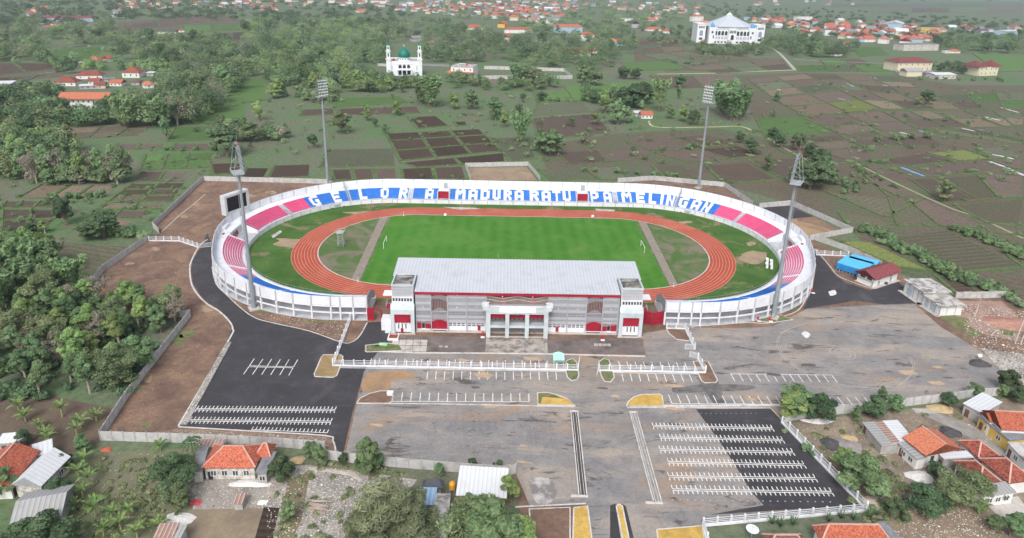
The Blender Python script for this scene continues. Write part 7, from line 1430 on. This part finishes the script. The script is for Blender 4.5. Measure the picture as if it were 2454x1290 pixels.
        for i in range(15):
            a = 2*np.pi*i/15+rng.uniform(-.2, .2); up = rng.uniform(-.1, .9); L = rng.uniform(2.6, 3.4)
            for k in range(26): f = (k+1)/26; r = L*f; z = 7.6+up*2.2*f-2.6*f*f; s = rng.choice((-1, 1)); P_.append((.4+r*math.cos(a)-s*.22*math.sin(a), .2+r*math.sin(a)+s*.22*math.cos(a), z)); Nn.append((-math.sin(a)*.3*s, math.cos(a)*.3*s, 1))
        return mb.mesh('trunk', BARK), leaves_mesh('crown', np.array(P_), np.array(Nn)/1.05, .5, LF[leaf], rng, 1.2)
    P_, nn, k = blob_points(C, R, n, rng, .35, .6 if near else .42); cl = rng.normal(0, .16, len(C))[k]
    return mb.mesh('trunk', bark), leaves_mesh('crown', P_, nn, size, LF[leaf], rng, aspect, cl)
PROTO = {k: [proto(k, 100*i+j) for j in range(c)] for i, (k, c) in enumerate((('round', 3), ('dense', 3), ('pale', 3), ('olive', 2), ('tall', 3), ('dry', 3), ('bamboo', 3), ('feather', 1), ('bush', 3), ('palm', 1)))}
NEARP = {k: [proto(k, 7000+100*i+j, True) for j in range(3)] for i, k in enumerate(('round', 'dense', 'pale', 'olive', 'tall'))}
DESC = {'round': 'mid green rounded tree', 'dense': 'dark dense tree', 'pale': 'light green tree', 'olive': 'olive loose crowned tree', 'tall': 'slender pale trunked tree', 'dry': 'bare greyish tree', 'bamboo': 'feathery bamboo clump', 'feather': 'fine feathery dark tree', 'bush': 'low green bush', 'palm': 'palm tree'}
NM = {'bush': 'bush', 'bamboo': 'bamboo_clump', 'palm': 'palm_tree', 'dry': 'bare_tree'}
TREES = []
def tree(kind, px, py, h, wf=1.0, label=None, rng=RNG):
    """tree whose foot stands at (px, py); h metres tall"""
    x, y = G2(px, py); tr, cr = rng.choice(NEARP[kind] if py > 600 and kind in NEARP else PROTO[kind]); s = h/9.6; w = s*wf*rng.uniform(.9, 1.1)
    e = empty(NM.get(kind, 'tree'), (x, y, .0), None, None, None, rng.uniform(0, 6.28)); e.scale = (w, w, s)
    put('trunk', tr, e); put('crown', cr, e)
    tag(e, label or '@'+DESC[kind], {'bush': 'bush', 'bamboo': 'bamboo', 'palm': 'palm'}.get(kind, 'tree'), {'bush': 'bushes', 'bamboo': 'bamboo clumps'}.get(kind, 'trees around the stadium')); TREES.append((px, py)); return e
def inside(poly, px, py):
    ins = False
    for i in range(len(poly)):
        (x1, y1), (x2, y2) = poly[i], poly[(i+1) % len(poly)]
        if (y1 > py) != (y2 > py) and px < (x2-x1)*(py-y1)/(y2-y1)+x1: ins = not ins
    return ins
def scatter(poly, n, kinds, h, seed, gap=.5, wf=1.0):
    r = random.Random(seed); xs = [p[0] for p in poly]; ys = [p[1] for p in poly]; got = []; tries = 0
    while len(got) < n and tries < 4000:
        tries += 1; px, py = r.uniform(min(xs), max(xs)), r.uniform(min(ys), max(ys))
        if not inside(poly, px, py): continue
        p = np.array(G2(px, py)); hh_ = r.uniform(*h)
        if any(np.linalg.norm(p-q) < gap*hh_ for q in got): continue
        got.append(p); tree(r.choice(kinds), px, py, hh_, wf, rng=r)
# single trees that stand out
S_ = [('bamboo', 1030, 258, 26, 1.2), ('bamboo', 1010, 250, 22, 1.1), ('round', 1130, 262, 17, 1.3), ('pale', 1088, 262, 14, 1.1), ('round', 1187, 288, 19, 1.1), ('pale', 1208, 305, 14, .9), ('bamboo', 1247, 348, 22, .8), ('round', 1318, 372, 17, 1.5), ('round', 1295, 362, 15, 1.2), ('pale', 950, 278, 12, 1), ('pale', 878, 290, 12, .9), ('dense', 897, 305, 7, .9), ('round', 922, 322, 8, .9), ('pale', 622, 290, 15, 1.1), ('olive', 610, 340, 14, 1.2), ('dense', 545, 375, 20, 1.3), ('round', 400, 335, 16, .7), ('dense', 755, 355, 10, 1), ('olive', 825, 320, 16, 1.2), ('pale', 655, 236, 17, 1.3), ('round', 680, 232, 13, .9), ('bamboo', 1580, 268, 27, .7), ('round', 1625, 238, 14, .8), ('dense', 1500, 256, 20, 1.6), ('dense', 1535, 250, 20, 1.4), ('pale', 1450, 272, 20, 1.2), ('round', 1480, 298, 20, 1.1), ('bamboo', 1730, 275, 28, 1.2), ('bamboo', 1760, 290, 26, 1.2), ('bamboo', 1780, 280, 22, 1), ('round', 1505, 295, 13, 1), ('round', 1605, 285, 12, 1), ('dense', 1660, 300, 12, 1.1), ('pale', 1640, 292, 14, 1),
 ('dense', 1775, 345, 9, .9), ('dense', 1800, 370, 11, 1), ('dense', 1870, 355, 12, 1), ('dense', 1912, 362, 13, 1), ('round', 1840, 410, 11, .8), ('dense', 1935, 378, 10, 1), ('round', 1905, 445, 15, 1), ('dense', 1955, 418, 16, 1.1), ('dense', 1940, 452, 17, 1.2), ('round', 1970, 440, 16, 1.3), ('olive', 2262, 482, 12, 1.1), ('dense', 2222, 250, 14, 1.3), ('olive', 2200, 252, 8, 1.4), ('round', 1862, 243, 10, 1), ('dense', 1850, 330, 8, 1.2), ('round', 1852, 280, 8, .9), ('olive', 1400, 345, 9, 1), ('olive', 1425, 300, 12, 1), ('round', 1370, 305, 9, .9), ('dense', 1240, 275, 9, .9), ('dense', 1300, 242, 9, 1.5), ('dense', 1250, 245, 9, .8), ('olive', 1270, 208, 22, 1.3), ('bamboo', 1240, 208, 22, 1.2), ('round', 1400, 200, 24, 1), ('olive', 1425, 205, 18, 1.4), ('dense', 1500, 190, 15, 1.4), ('dense', 1520, 190, 13, 1.2), ('olive', 1490, 185, 13, 1.2), ('dense', 1630, 210, 14, 1.2),
 ('dense', 160, 540, 14, .8), ('pale', 150, 520, 12, .7), ('dense', 250, 570, 12, 1.2), ('dense', 212, 575, 8, 1.2), ('tall', 108, 560, 6, 1.4), ('tall', 83, 522, 5, 1), ('dense', 75, 562, 6, 1.2), ('round', 120, 445, 8, 1.3), ('dry', 290, 432, 17, 1),
 ('round', 885, 1150, 11, .65), ('dense', 823, 1115, 3.6, .8), ('dense', 863, 1118, 4, .9), ('round', 902, 1130, 5, 1), ('dense', 676, 1150, 6.5, 1.1), ('round', 738, 1102, 5, 1.1), ('round', 770, 1112, 5.5, 1), ('round', 1055, 1145, 4, .9), ('dense', 1138, 1128, 3.5, 1), ('dense', 1193, 1130, 3.2, 1), ('dense', 425, 1180, 9, 1.2), ('olive', 430, 1215, 6, 1.2), ('round', 690, 1250, 5, 1), ('round', 1910, 1004, 9.5, 1.3), ('dense', 1962, 1008, 8.5, 1.2), ('pale', 1895, 1005, 9, 1.2), ('dense', 2085, 1000, 6.5, 1.3), ('round', 2140, 990, 5.5, 1.3), ('round', 2110, 968, 5.5, .7), ('round', 2050, 1012, 5, 1), ('dense', 2272, 975, 4.2, 1.4), ('round', 2335, 952, 4.5, 1.2), ('dense', 2420, 938, 7, 1.1), ('round', 2396, 952, 4, 1.2), ('dense', 2440, 965, 5, 1.3), ('pale', 2012, 1128, 7, 1.2), ('round', 2058, 1180, 9.5, 1.5), ('dense', 2215, 1230, 7, 1.5), ('dense', 2150, 1240, 5, 1.4), ('olive', 2300, 1200, 8, 1.5), ('olive', 2270, 1215, 7, 1.3), ('dense', 2240, 1140, 4, 1.2), ('round', 2420, 1285, 6, 1.5), ('round', 2375, 1270, 4, 1.4), ('round', 1185, 1330, 14, 1.3), ('pale', 1240, 1330, 9, 1.1), ('olive', 1150, 1330, 12, 1.3), ('pale', 1225, 1210, 8, .7), ('round', 1130, 1235, 5, 1.2), ('dense', 110, 1330, 9, 1.5), ('dense', 60, 1330, 8, 1.4), ('dense', 155, 1130, 5, 1.0), ('round', 200, 1085, 5, 1.2), ('dense', 140, 1190, 5, 1.1), ('dense', 60, 1065, 4.5, 1.1), ('round', 10, 1195, 7, 1.2)]
for k, px, py, h, wf in S_: tree(k, px, py, h, wf)
for px, py, h, wf, lb in ((930, 1325, 15, 1.45, 'large fine feathery tree at the bottom, left of the blue roof'), (990, 1318, 13, 1.3, 'feathery tree at the bottom right beside the blue roof'), (880, 1330, 11, 1.2, 'smaller feathery tree at the left of the large one')): tree('feather', px, py, h, wf, lb)
# woods: the nearest and largest trees singly, the rest of each wood as one mass of crowns per leaf kind
MASSES = {}
def wood(poly, n, m, kinds, h, seed, where, gap=.4, wf=1.0, hm=1.0):
    scatter(poly, n, kinds, h, seed, gap, wf); r = random.Random(seed+500); xs = [p[0] for p in poly]; ys = [p[1] for p in poly]; k = 0
    while k < m:
        px, py = r.uniform(min(xs), max(xs)), r.uniform(min(ys), max(ys))
        if not inside(poly, px, py): continue
        k += 1; kd = r.choice(kinds); lf = {'round': 'mid', 'dense': 'dark', 'pale': 'light', 'olive': 'olive', 'tall': 'mid', 'dry': 'dry', 'bamboo': 'bamboo'}[kd]; hh_ = r.uniform(*h)*hm
        MASSES.setdefault((where, lf), []).append((px, py, hh_, hh_*r.uniform(.75, 1.15)))
A_ = ['dense', 'round', 'dense', 'bamboo', 'round', 'olive', 'dense', 'round', 'bamboo', 'dry']
wood([(-20, 660), (70, 640), (170, 660), (165, 735), (300, 730), (425, 765), (440, 778), (300, 945), (-20, 960)], 62, 0, ['round', 'pale', 'pale', 'round', 'pale', 'tall', 'olive', 'tall', 'tall'], (8, 12.5), 21, '', .33)
wood([(-20, 700), (170, 700), (300, 740), (420, 770), (300, 930), (-20, 950)], 9, 0, ['dry'], (8, 11), 210, '', .5)
wood([(-20, 650), (60, 610), (200, 640), (160, 730), (-20, 760)], 16, 0, ['bamboo', 'round', 'pale'], (11, 15), 22, '', .3)
wood([(200, 690), (330, 715), (420, 760), (330, 790), (200, 760)], 10, 0, ['dense', 'round', 'olive'], (6, 8.5), 29, '', .4)
wood([(60, 425), (300, 428), (300, 442), (60, 440)], 16, 24, ['tall', 'tall', 'dry', 'round'], (15, 20), 23, 'left of the dark fields', .2, .9, .55); wood([(-20, 330), (120, 330), (200, 400), (40, 430), (-20, 440)], 13, 46, ['round', 'dense', 'olive', 'pale'], (13, 19), 24, 'at the left edge', .4)
wood([(270, 280), (420, 260), (520, 215), (560, 180), (580, 215), (520, 270), (440, 305), (290, 310)], 24, 60, ['bamboo', 'round', 'dry', 'dense', 'round', 'bamboo'], (16, 24), 25, 'right of the bright orange school', .32); wood([(-20, 235), (120, 245), (140, 280), (250, 275), (260, 300), (80, 310), (-20, 330)], 16, 50, ['dense', 'round', 'olive', 'dense'], (12, 18), 26, 'around the bright orange school', .4)
wood([(-20, 55), (100, 62), (270, 66), (300, 84), (560, 105), (600, 150), (560, 190), (400, 170), (250, 135), (240, 112), (120, 118), (110, 150), (-20, 150)], 14, 270, A_, (15, 24), 27, 'behind the red village roofs', .5); wood([(580, 62), (700, 62), (900, 50), (930, 110), (925, 150), (860, 165), (780, 195), (640, 200), (590, 160)], 16, 260, ['round', 'bamboo', 'dense', 'pale', 'dense', 'round', 'olive'], (15, 25), 28, 'left of the mosque', .5)
wood([(640, 190), (800, 195), (920, 192), (900, 230), (780, 225), (660, 215)], 12, 34, ['round', 'olive', 'pale', 'dense'], (11, 17), 30, 'in front of the mosque', .5); wood([(820, 190), (1000, 200), (990, 225), (830, 222)], 10, 30, ['dense', 'round', 'pale'], (10, 15), 37, 'below the mosque', .5); wood([(880, 60), (1060, 50), (1150, 80), (1240, 110), (1240, 150), (1020, 150), (1010, 95), (900, 110)], 10, 190, ['dry', 'round', 'olive', 'dense', 'round', 'dense'], (15, 24), 31, 'behind the mosque', .5)
wood([(1230, 100), (1330, 62), (1520, 70), (1530, 120), (1470, 150), (1450, 170), (1300, 165), (1230, 150)], 12, 150, ['dense', 'round', 'olive', 'dense'], (14, 22), 32, 'around the long red school roof', .5); wood([(1680, 112), (1830, 115), (1850, 132), (1720, 140), (1660, 125)], 8, 50, ['olive', 'round', 'dense'], (10, 15), 33, 'in front of the huge white hall', .5)
wood([(1815, 100), (1900, 85), (2000, 105), (2060, 125), (2030, 140), (1900, 138), (1830, 115)], 10, 95, ['dense', 'round', 'dense'], (16, 24), 34, 'right of the huge white hall', .45); wood([(2240, 98), (2454, 95), (2454, 130), (2300, 128), (2230, 115)], 9, 80, ['dense', 'bamboo', 'round'], (16, 24), 35, 'behind the maroon roofed school', .5)
wood([(1390, 225), (1520, 235), (1560, 245), (1540, 262), (1440, 258)], 5, 14, ['olive', 'dense', 'round'], (9, 15), 36, 'behind the lone farmhouse', .5); wood([(2225, 160), (2330, 165), (2330, 180), (2250, 178)], 5, 12, ['dense', 'dense', 'round'], (9, 14), 38, 'between the two maroon roofed schools', .5)
wood([(90, 150), (200, 158), (300, 160), (420, 150), (440, 200), (380, 212), (330, 170), (200, 172), (150, 180)], 5, 60, ['dense', 'round', 'pale'], (8, 13), 71, 'between the red village roofs', .5); wood([(60, 222), (140, 226), (150, 240), (60, 240)], 4, 34, ['dense', 'round'], (9, 13), 72, 'left of the bright orange school', .5); wood([(372, 190), (480, 180), (560, 150), (600, 190), (520, 215), (420, 240), (380, 225)], 6, 80, ['bamboo', 'olive', 'dry', 'dense', 'round'], (13, 20), 73, 'right of the red village roofs', .5)
wood([(700, 215), (830, 225), (830, 250), (720, 252)], 4, 16, ['olive', 'round'], (6, 10), 74, 'in front of the rear left floodlight', .5); wood([(530, 300), (640, 300), (700, 340), (560, 345)], 3, 22, ['olive', 'round', 'dry'], (5, 11), 75, 'above the left green plots', .5); wood([(1060, 190), (1160, 200), (1300, 195), (1370, 205), (1240, 225), (1090, 215)], 5, 30, ['olive', 'round', 'bamboo'], (9, 15), 76, 'in front of the white flat hall', .5)
wood([(1520, 60), (1680, 75), (1690, 115), (1560, 110)], 4, 60, ['dense', 'olive', 'round'], (7, 13), 77, 'left of the huge white hall', .5)
# shrubs along field edges and yards
for k, (a, b, n, h) in enumerate((((1390, 410), (1640, 425), 8, 4), ((1640, 360), (1790, 330), 6, 4), ((2040, 400), (2150, 455), 7, 4), ((2060, 545), (2240, 640), 12, 5), ((2240, 640), (2330, 690), 6, 5), ((2270, 545), (2450, 610), 10, 4.5), ((260, 560), (360, 575), 6, 5), ((160, 478), (250, 470), 4, 4), ((700, 230), (800, 236), 5, 5), ((530, 300), (640, 330), 6, 5), ((1000, 425), (1110, 425), 3, 2), ((2090, 340), (2230, 330), 7, 5), ((2170, 280), (2330, 300), 6, 4), ((1600, 150), (1690, 158), 6, 6), ((1950, 165), (2090, 160), 6, 5), ((2200, 190), (2420, 195), 8, 5), ((380, 360), (520, 362), 5, 4), ((1870, 1035), (1980, 1110), 3, 2.2), ((1290, 245), (1420, 240), 6, 5))):
    for i in range(n):
        f = (i+RNG.uniform(.1, .9))/n; tree('bush', a[0]+(b[0]-a[0])*f+RNG.uniform(-6, 6), a[1]+(b[1]-a[1])*f+RNG.uniform(-2, 2), h*RNG.uniform(.6, 1.25), .9)
tree('palm', 470, 1115, 9, .8, 'slim palm standing against the near wall left of the unplastered house'); tree('palm', 2400, 1205, 3, 1.2, 'small palm beside the white columned porch')
# banana plants: stem and separate long leaves
def banana_leaf(L, w, droop, seed):
    r = random.Random(seed); vs_ = []; n = 7
    for i in range(n+1):
        f = i/n; x = L*f*(1-.18*droop*f); z = L*(.55*f-droop*.75*f*f); ww = w*math.sin(math.pi*min(.97, .08+.92*f))**.7*(.6 if f > .9 else 1)
        vs_ += [(x, -ww/2, z+.12*ww), (x, 0, z-.05), (x, ww/2, z+.12*ww)]
    fs = []
    for i in range(n): a = 3*i; fs += [(a, a+3, a+4, a+1), (a+1, a+4, a+5, a+2)]
    mb = MB(); mb.add(vs_, fs); me = mb.mesh('leaf', LF['banana']); at = me.attributes.new('tint', 'FLOAT', 'FACE'); at.data.foreach_set('value', [r.uniform(.2, .9) for _ in fs]); return me
BL = [banana_leaf(2.6, .75, .5, 1), banana_leaf(3.0, .8, .8, 2), banana_leaf(2.3, .7, .25, 3)]; BST = {h: MB().tube((0, 0, 0), (0, 0, h), .2, .13, 8).mesh('stem', M('banana_stem', '#8d9a62', '#a3ad78', 2)) for h in (1.6, 2.4)}
AG = []
for q in range(3):
    mb = MB(); 
    for i in range(8):
        f0, f1 = i/8, (i+1)/8; w0, w1 = .22*(1-f0)**.6, .22*(1-f1)**.6 if i < 7 else .01; mb.add([(1.8*f0, -w0, .9*f0+.3*f0*q), (1.8*f1, -w1, .9*f1+.3*f1*q), (1.8*f1, w1, .9*f1+.3*f1*q), (1.8*f0, w0, .9*f0+.3*f0*q)], [(0, 1, 2, 3)])
    me = mb.mesh('leaf', LF['agave']); at = me.attributes.new('tint', 'FLOAT', 'FACE'); at.data.foreach_set('value', [.3+.06*i for i in range(8)]); AG.append(me)
def banana(px, py, h=2.4, n=8, s=1.0, kind='banana'):
    x, y = G2(px, py); e = empty('banana_plant' if kind == 'banana' else 'agave_plant', (x, y, .04), '@light green banana plant' if kind == 'banana' else '@spiky grey green agave', 'banana plant' if kind == 'banana' else 'agave', 'banana plants' if kind == 'banana' else 'agave plants', RNG.uniform(0, 6)); e.scale = (s, s, s); hh_ = 1.6 if h < 2 else 2.4
    if kind == 'banana': put('stem', BST[hh_], e)
    for i in range(n): put('leaf', RNG.choice(BL if kind == 'banana' else AG), e, (0, 0, hh_-.05 if kind == 'banana' else .05), (0, -RNG.uniform(.1, .7), 6.283*i/n+RNG.uniform(-.2, .2)))
for px, py in ((45, 985), (62, 1010), (95, 1030), (110, 1055), (150, 1000), (185, 1045), (195, 1025), (232, 1010), (120, 1070), (205, 1115), (190, 1145), (215, 1165), (200, 1195), (180, 1225), (230, 1240), (270, 1250), (290, 1270), (250, 1285), (310, 1240), (380, 1275), (330, 1290), (410, 1210), (385, 1080), (478, 1122)): banana(px, py, RNG.choice((1.6, 2.4)), 8, RNG.uniform(.8, 1.15))
for px, py in ((2345, 1235), (2355, 1225)): banana(px, py, 1.6, 7, .8)
for px, py in ((1850, 1255), (1870, 1262), (1900, 1258), (1985, 1250), (2015, 1243), (2045, 1246), (2085, 1240), (2100, 1235), (440, 1205)): banana(px, py, 2, 14, RNG.uniform(.8, 1.1), 'agave')
# distant bananas and the far wood, too many and too small to tell apart
def mass(name, pts, kinds, leafk, n1, size, label, cat, seed):
    rng = np.random.default_rng(seed); C, R, T = [], [], []
    for px, py, h, w in pts:
        x, y = G2(px, py); nb = 6 if h > 5 else 3; ti = rng.normal(0, .2); sk = rng.normal(0, .1, 2)*w
        C.append((x, y, h*.45)); R.append((w*.34, w*.34, h*.42)); T.append(ti)
        for k in range(nb): a = rng.uniform(0, 6.28); q = rng.uniform(.15, .42)*w; z = h*rng.uniform(.3, .82)*(1-.3*(q/w)); rr = rng.uniform(.13, .27)*w; C.append((x+q*math.cos(a)+sk[0], y+q*math.sin(a)+sk[1], z)); R.append((rr, rr, rr*rng.uniform(.7, 1.0)*min(1.0, h/w))); T.append(ti+rng.normal(0, .1))
    P_, nn, k = blob_points(C, R, len(pts)*n1, rng, .1, .22); me = leaves_mesh(name, P_, nn, size, LF[leafk], rng, 1.3, np.array(T)[k], .07); o = put(name, me); tag(o, label, cat, None, 'stuff'); return o
def rnd(poly, n, h, w, seed):
    r = random.Random(seed); out = []; xs = [p[0] for p in poly]; ys = [p[1] for p in poly]
    while len(out) < n:
        px, py = r.uniform(min(xs), max(xs)), r.uniform(min(ys), max(ys))
        if inside(poly, px, py): out.append((px, py, r.uniform(*h), r.uniform(*w)))
    return out
for i, (lf, n_) in enumerate((('mid', 260), ('dark', 170), ('olive', 150))):
    mass('scrub', rnd([(560, 230), (1000, 226), (1300, 210), (1560, 240), (1830, 200), (2454, 210), (2454, 440), (2100, 420), (1740, 400), (1330, 395), (1220, 380), (960, 300), (700, 380), (520, 380), (440, 310)], n_, (.8, 4.2), (1.6, 6.5), 300+i), None, lf, 60, .55, '%s scrub dotted over the grass behind the stadium' % {'mid': 'mid green', 'dark': 'dark green', 'olive': 'olive'}[lf], 'scrub', 320+i)
mass('scrub', rnd([(-40, 345), (130, 345), (430, 350), (520, 380), (440, 480), (330, 560), (-40, 600)], 150, (.7, 2.6), (1.4, 4.5), 303), None, 'mid', 60, .45, 'green scrub dotted over the fields left of the stadium', 'scrub', 330)
LNAME = {'dark': 'dark green', 'mid': 'mid green', 'light': 'light green', 'olive': 'olive', 'dry': 'leafless greyish', 'bamboo': 'feathery bamboo'}
for i, ((where, lf), pts) in enumerate(sorted(MASSES.items())): mass('woodland', pts, None, lf, 420 if lf != 'dry' else 300, 1.05 if lf != 'dry' else .7, '%s tree crowns of the wood %s' % (LNAME[lf], where), 'woodland', 900+i)
r_ = random.Random(5); pts = []
for u_, v_ in EDGES:
    L = np.linalg.norm(v_-u_); k = max(0, int(L/8*r_.choice((.2, .6, 1, 1.6))))
    for _ in range(k):
        f = r_.random(); p = u_+(v_-u_)*f; q = PX((p[0], p[1], 0)); hh_ = r_.choice((.4, .5, .7, .9, 1.3, 2.0)); pts.append((q[0], q[1], hh_, hh_*r_.uniform(.9, 1.8)))
mass('field_shrubs', pts, None, 'mid', 40, .4, 'weeds and small shrubs scattered along the field banks', 'shrubs', 950)
mass('far_wood', rnd([(-150, 4), (300, 2), (900, 6), (1000, 40), (900, 70), (700, 62), (560, 48), (300, 52), (-60, 70)], 480, (10, 17), (16, 28), 43), None, 'dark', 110, 2.3, 'continuous dark tree cover between the far left houses', 'woodland', 44)
mass('far_wood', rnd([(980, 2), (1700, 0), (1700, 40), (1560, 62), (1330, 70), (1200, 60), (1050, 40)], 330, (9, 15), (14, 24), 45), None, 'mid', 130, 2.3, 'broken tree cover between the houses of the far centre town', 'woodland', 46)
mass('far_wood', rnd([(1680, 8), (2454, 50), (2600, 80), (2454, 92), (2200, 100), (1980, 90), (1830, 70), (1700, 40)], 330, (8, 14), (13, 22), 47), None, 'dark', 130, 2.0, 'tree cover between the houses of the far right town', 'woodland', 48)
mass('far_wood', rnd([(-300, -12), (1300, -18), (2700, -4), (2700, 5), (1750, 6), (1300, -2), (300, -2), (-300, 4)], 330, (14, 26), (22, 44), 49), None, 'dark', 60, 5.0, 'dark strip of far woods along the top edge', 'woodland', 50)
mass('banana_hedge', rnd([(2045, 545), (2120, 560), (2290, 650), (2454, 720), (2454, 740), (2280, 672), (2090, 580)], 50, (2.5, 4), (3, 5), 51)+rnd([(2275, 546), (2454, 600), (2454, 625), (2300, 560)], 30, (2.5, 3.5), (3, 5), 52)+rnd([(2000, 430), (2060, 420), (2110, 450), (2010, 470)], 14, (2.5, 4), (3, 4), 53), None, 'bamboo', 130, .9, 'thick hedge of banana and weeds along the right field edges', 'hedge', 54)
mass('undergrowth', rnd([(-20, 650), (170, 650), (165, 740), (420, 770), (300, 945), (-20, 962)], 130, (1.5, 3), (3, 6), 55), None, 'dark', 130, .7, 'dark undergrowth beneath the left wood', 'undergrowth', 56)
mass('undergrowth', rnd([(240, 270), (560, 190), (560, 230), (440, 300), (250, 305)], 40, (3, 6), (6, 10), 57)+rnd([(0, 300), (240, 270), (240, 290), (0, 335)], 30, (2, 5), (5, 9), 58)+rnd([(560, 120), (900, 110), (900, 190), (600, 190)], 90, (3, 8), (7, 14), 59)+rnd([(0, 100), (560, 110), (560, 170), (0, 150)], 60, (3, 9), (7, 14), 60), None, 'mid', 110, 1.1, 'bushy undergrowth among the trees left of the mosque', 'undergrowth', 61)
mass('undergrowth', rnd([(1000, 100), (1500, 95), (1480, 165), (1050, 160)], 70, (3, 8), (7, 14), 62)+rnd([(1660, 118), (1860, 120), (1840, 145), (1640, 150)], 40, (2, 5), (5, 10), 63)+rnd([(1830, 100), (2060, 120), (2030, 140), (1840, 120)], 30, (3, 7), (6, 12), 64), None, 'mid', 110, 1.2, 'bushy undergrowth right of the mosque', 'undergrowth', 65)
mass('yard_weeds', rnd([(440, 1250), (150, 1330), (160, 1180), (230, 1100), (430, 1090)], 170, (.3, 1.0), (1.0, 2.4), 66)+rnd([(1900, 1020), (2454, 960), (2300, 1220), (2100, 1230)], 60, (.3, .8), (1.2, 2.6), 67)+rnd([(2000, 1130), (2120, 1100), (2230, 1200), (2100, 1290)], 50, (.3, .9), (1.5, 3), 68)+rnd([(660, 1110), (1000, 1150), (900, 1330), (640, 1330)], 70, (.3, .8), (1.0, 2.2), 69)+rnd([(570, 1095), (890, 1118), (1000, 1145), (860, 1132), (780, 1110)], 30, (.3, .7), (1.5, 2.5), 70), None, 'olive', 110, .28, 'scattered weeds over the near yards', 'weeds', 71)
# ================================================================== air and labels
hz = MB(); hz.box(-9000, 9000, -600, 10500, -1.0, 112.0); ho = hz.build('haze', None); ho.data.materials.clear()
hm = bpy.data.materials.new('air'); hm.use_nodes = True; ht = hm.node_tree; ht.nodes.clear(); ov_ = ht.nodes.new('ShaderNodeOutputMaterial'); pv = ht.nodes.new('ShaderNodeVolumePrincipled')
pv.inputs['Color'].default_value = (.8, .9, 1.0, 1); pv.inputs['Density'].default_value = 0.0001; pv.inputs['Anisotropy'].default_value = 0.2; ht.links.new(pv.outputs[0], ov_.inputs['Volume']); ho.data.materials.append(hm); tag(ho, 'thin pale haze over the whole plain', 'haze', None, 'stuff')
LM = [((970, 160), 'the green domed mosque'), ((1748, 80), 'the huge white hall'), ((1107, 175), 'the white flat hall'), ((203, 245), 'the bright orange school'), ((765, 300), 'the rear left floodlight'), ((1690, 310), 'the rear right floodlight'), ((560, 520), 'the scoreboard'), ((2060, 645), 'the blue tanks'), ((2189, 165), 'the maroon roofed school'), ((2364, 165), 'the twin maroon roofs'), ((560, 1110), 'the unplastered house'), ((1155, 1160), 'the white metal roof hall'), ((2230, 1065), 'the bright orange gable'), ((1205, 415), 'the bare enclosure'), ((950, 560), 'the pitch'), ((300, 860), 'the long left wall'), ((100, 1125), 'the white gable roof'), ((1365, 120), 'the long red school roof'), ((160, 35), 'the far maroon school'), ((2160, 55), 'the pale blue warehouse'), ((1930, 1100), 'the motorcycle car park'), ((2350, 1140), 'the three red roofs'), ((1050, 345), 'the black ploughed fields'), ((150, 425), 'the stubble field'), ((300, 465), 'the dark left fields'), ((1550, 280), 'the lone farmhouse'), ((2040, 560), 'the right enclosure'), ((1085, 108), 'the slate roofed hall'), ((1505, 50), 'the slate gable'), ((2300, 500), 'the crop row fields'), ((430, 340), 'the left green plots'), ((2300, 970), 'the right boundary wall'), ((320, 190), 'the red village roofs'), ((2160, 400), 'the blue drying sheet')]
top = [o for o in COL.objects if o.parent is None and o.get('label')]
def place(o):
    p = PX(o.matrix_world.translation if False else o.location); best = min(LM, key=lambda l: (l[0][0]-p[0])**2+((l[0][1]-p[1])*2.2)**2); dx, dy = p[0]-best[0][0], p[1]-best[0][1]
    if abs(dx) > abs(dy)*1.6: r = 'left of' if dx < 0 else 'right of'
    else: r = 'behind' if dy < 0 else 'in front of'
    return r+' '+best[1], p
ORD = ['leftmost', 'second from left', 'third from left', 'fourth from left', 'fifth from left', 'sixth from left', 'seventh from left', 'eighth from left', 'ninth from left', 'tenth from left']+['%s from left' % w for w in ('eleventh', 'twelfth', 'thirteenth', 'fourteenth', 'fifteenth', 'sixteenth')]
buck = {}
for o in top:
    if o['label'].startswith('@') or 'drying sheet' in o['label']:
        w_, p = place(o); base = o['label'].lstrip('@')
        if 'drying' in base: base = base.split(' laid')[0]+' on the field'
        if len((base+' '+w_).split()) > 13: base = base.replace(' with', ',').replace(' tile', '').replace(' walled', '')
        buck.setdefault(base+' '+w_, []).append((p[0], o))
for k, l in buck.items():
    l.sort(key=lambda t_: t_[0])
    for i, (_, o) in enumerate(l): o['label'] = k if len(l) == 1 else k+', '+(ORD[i] if i < len(ORD) else 'far right')
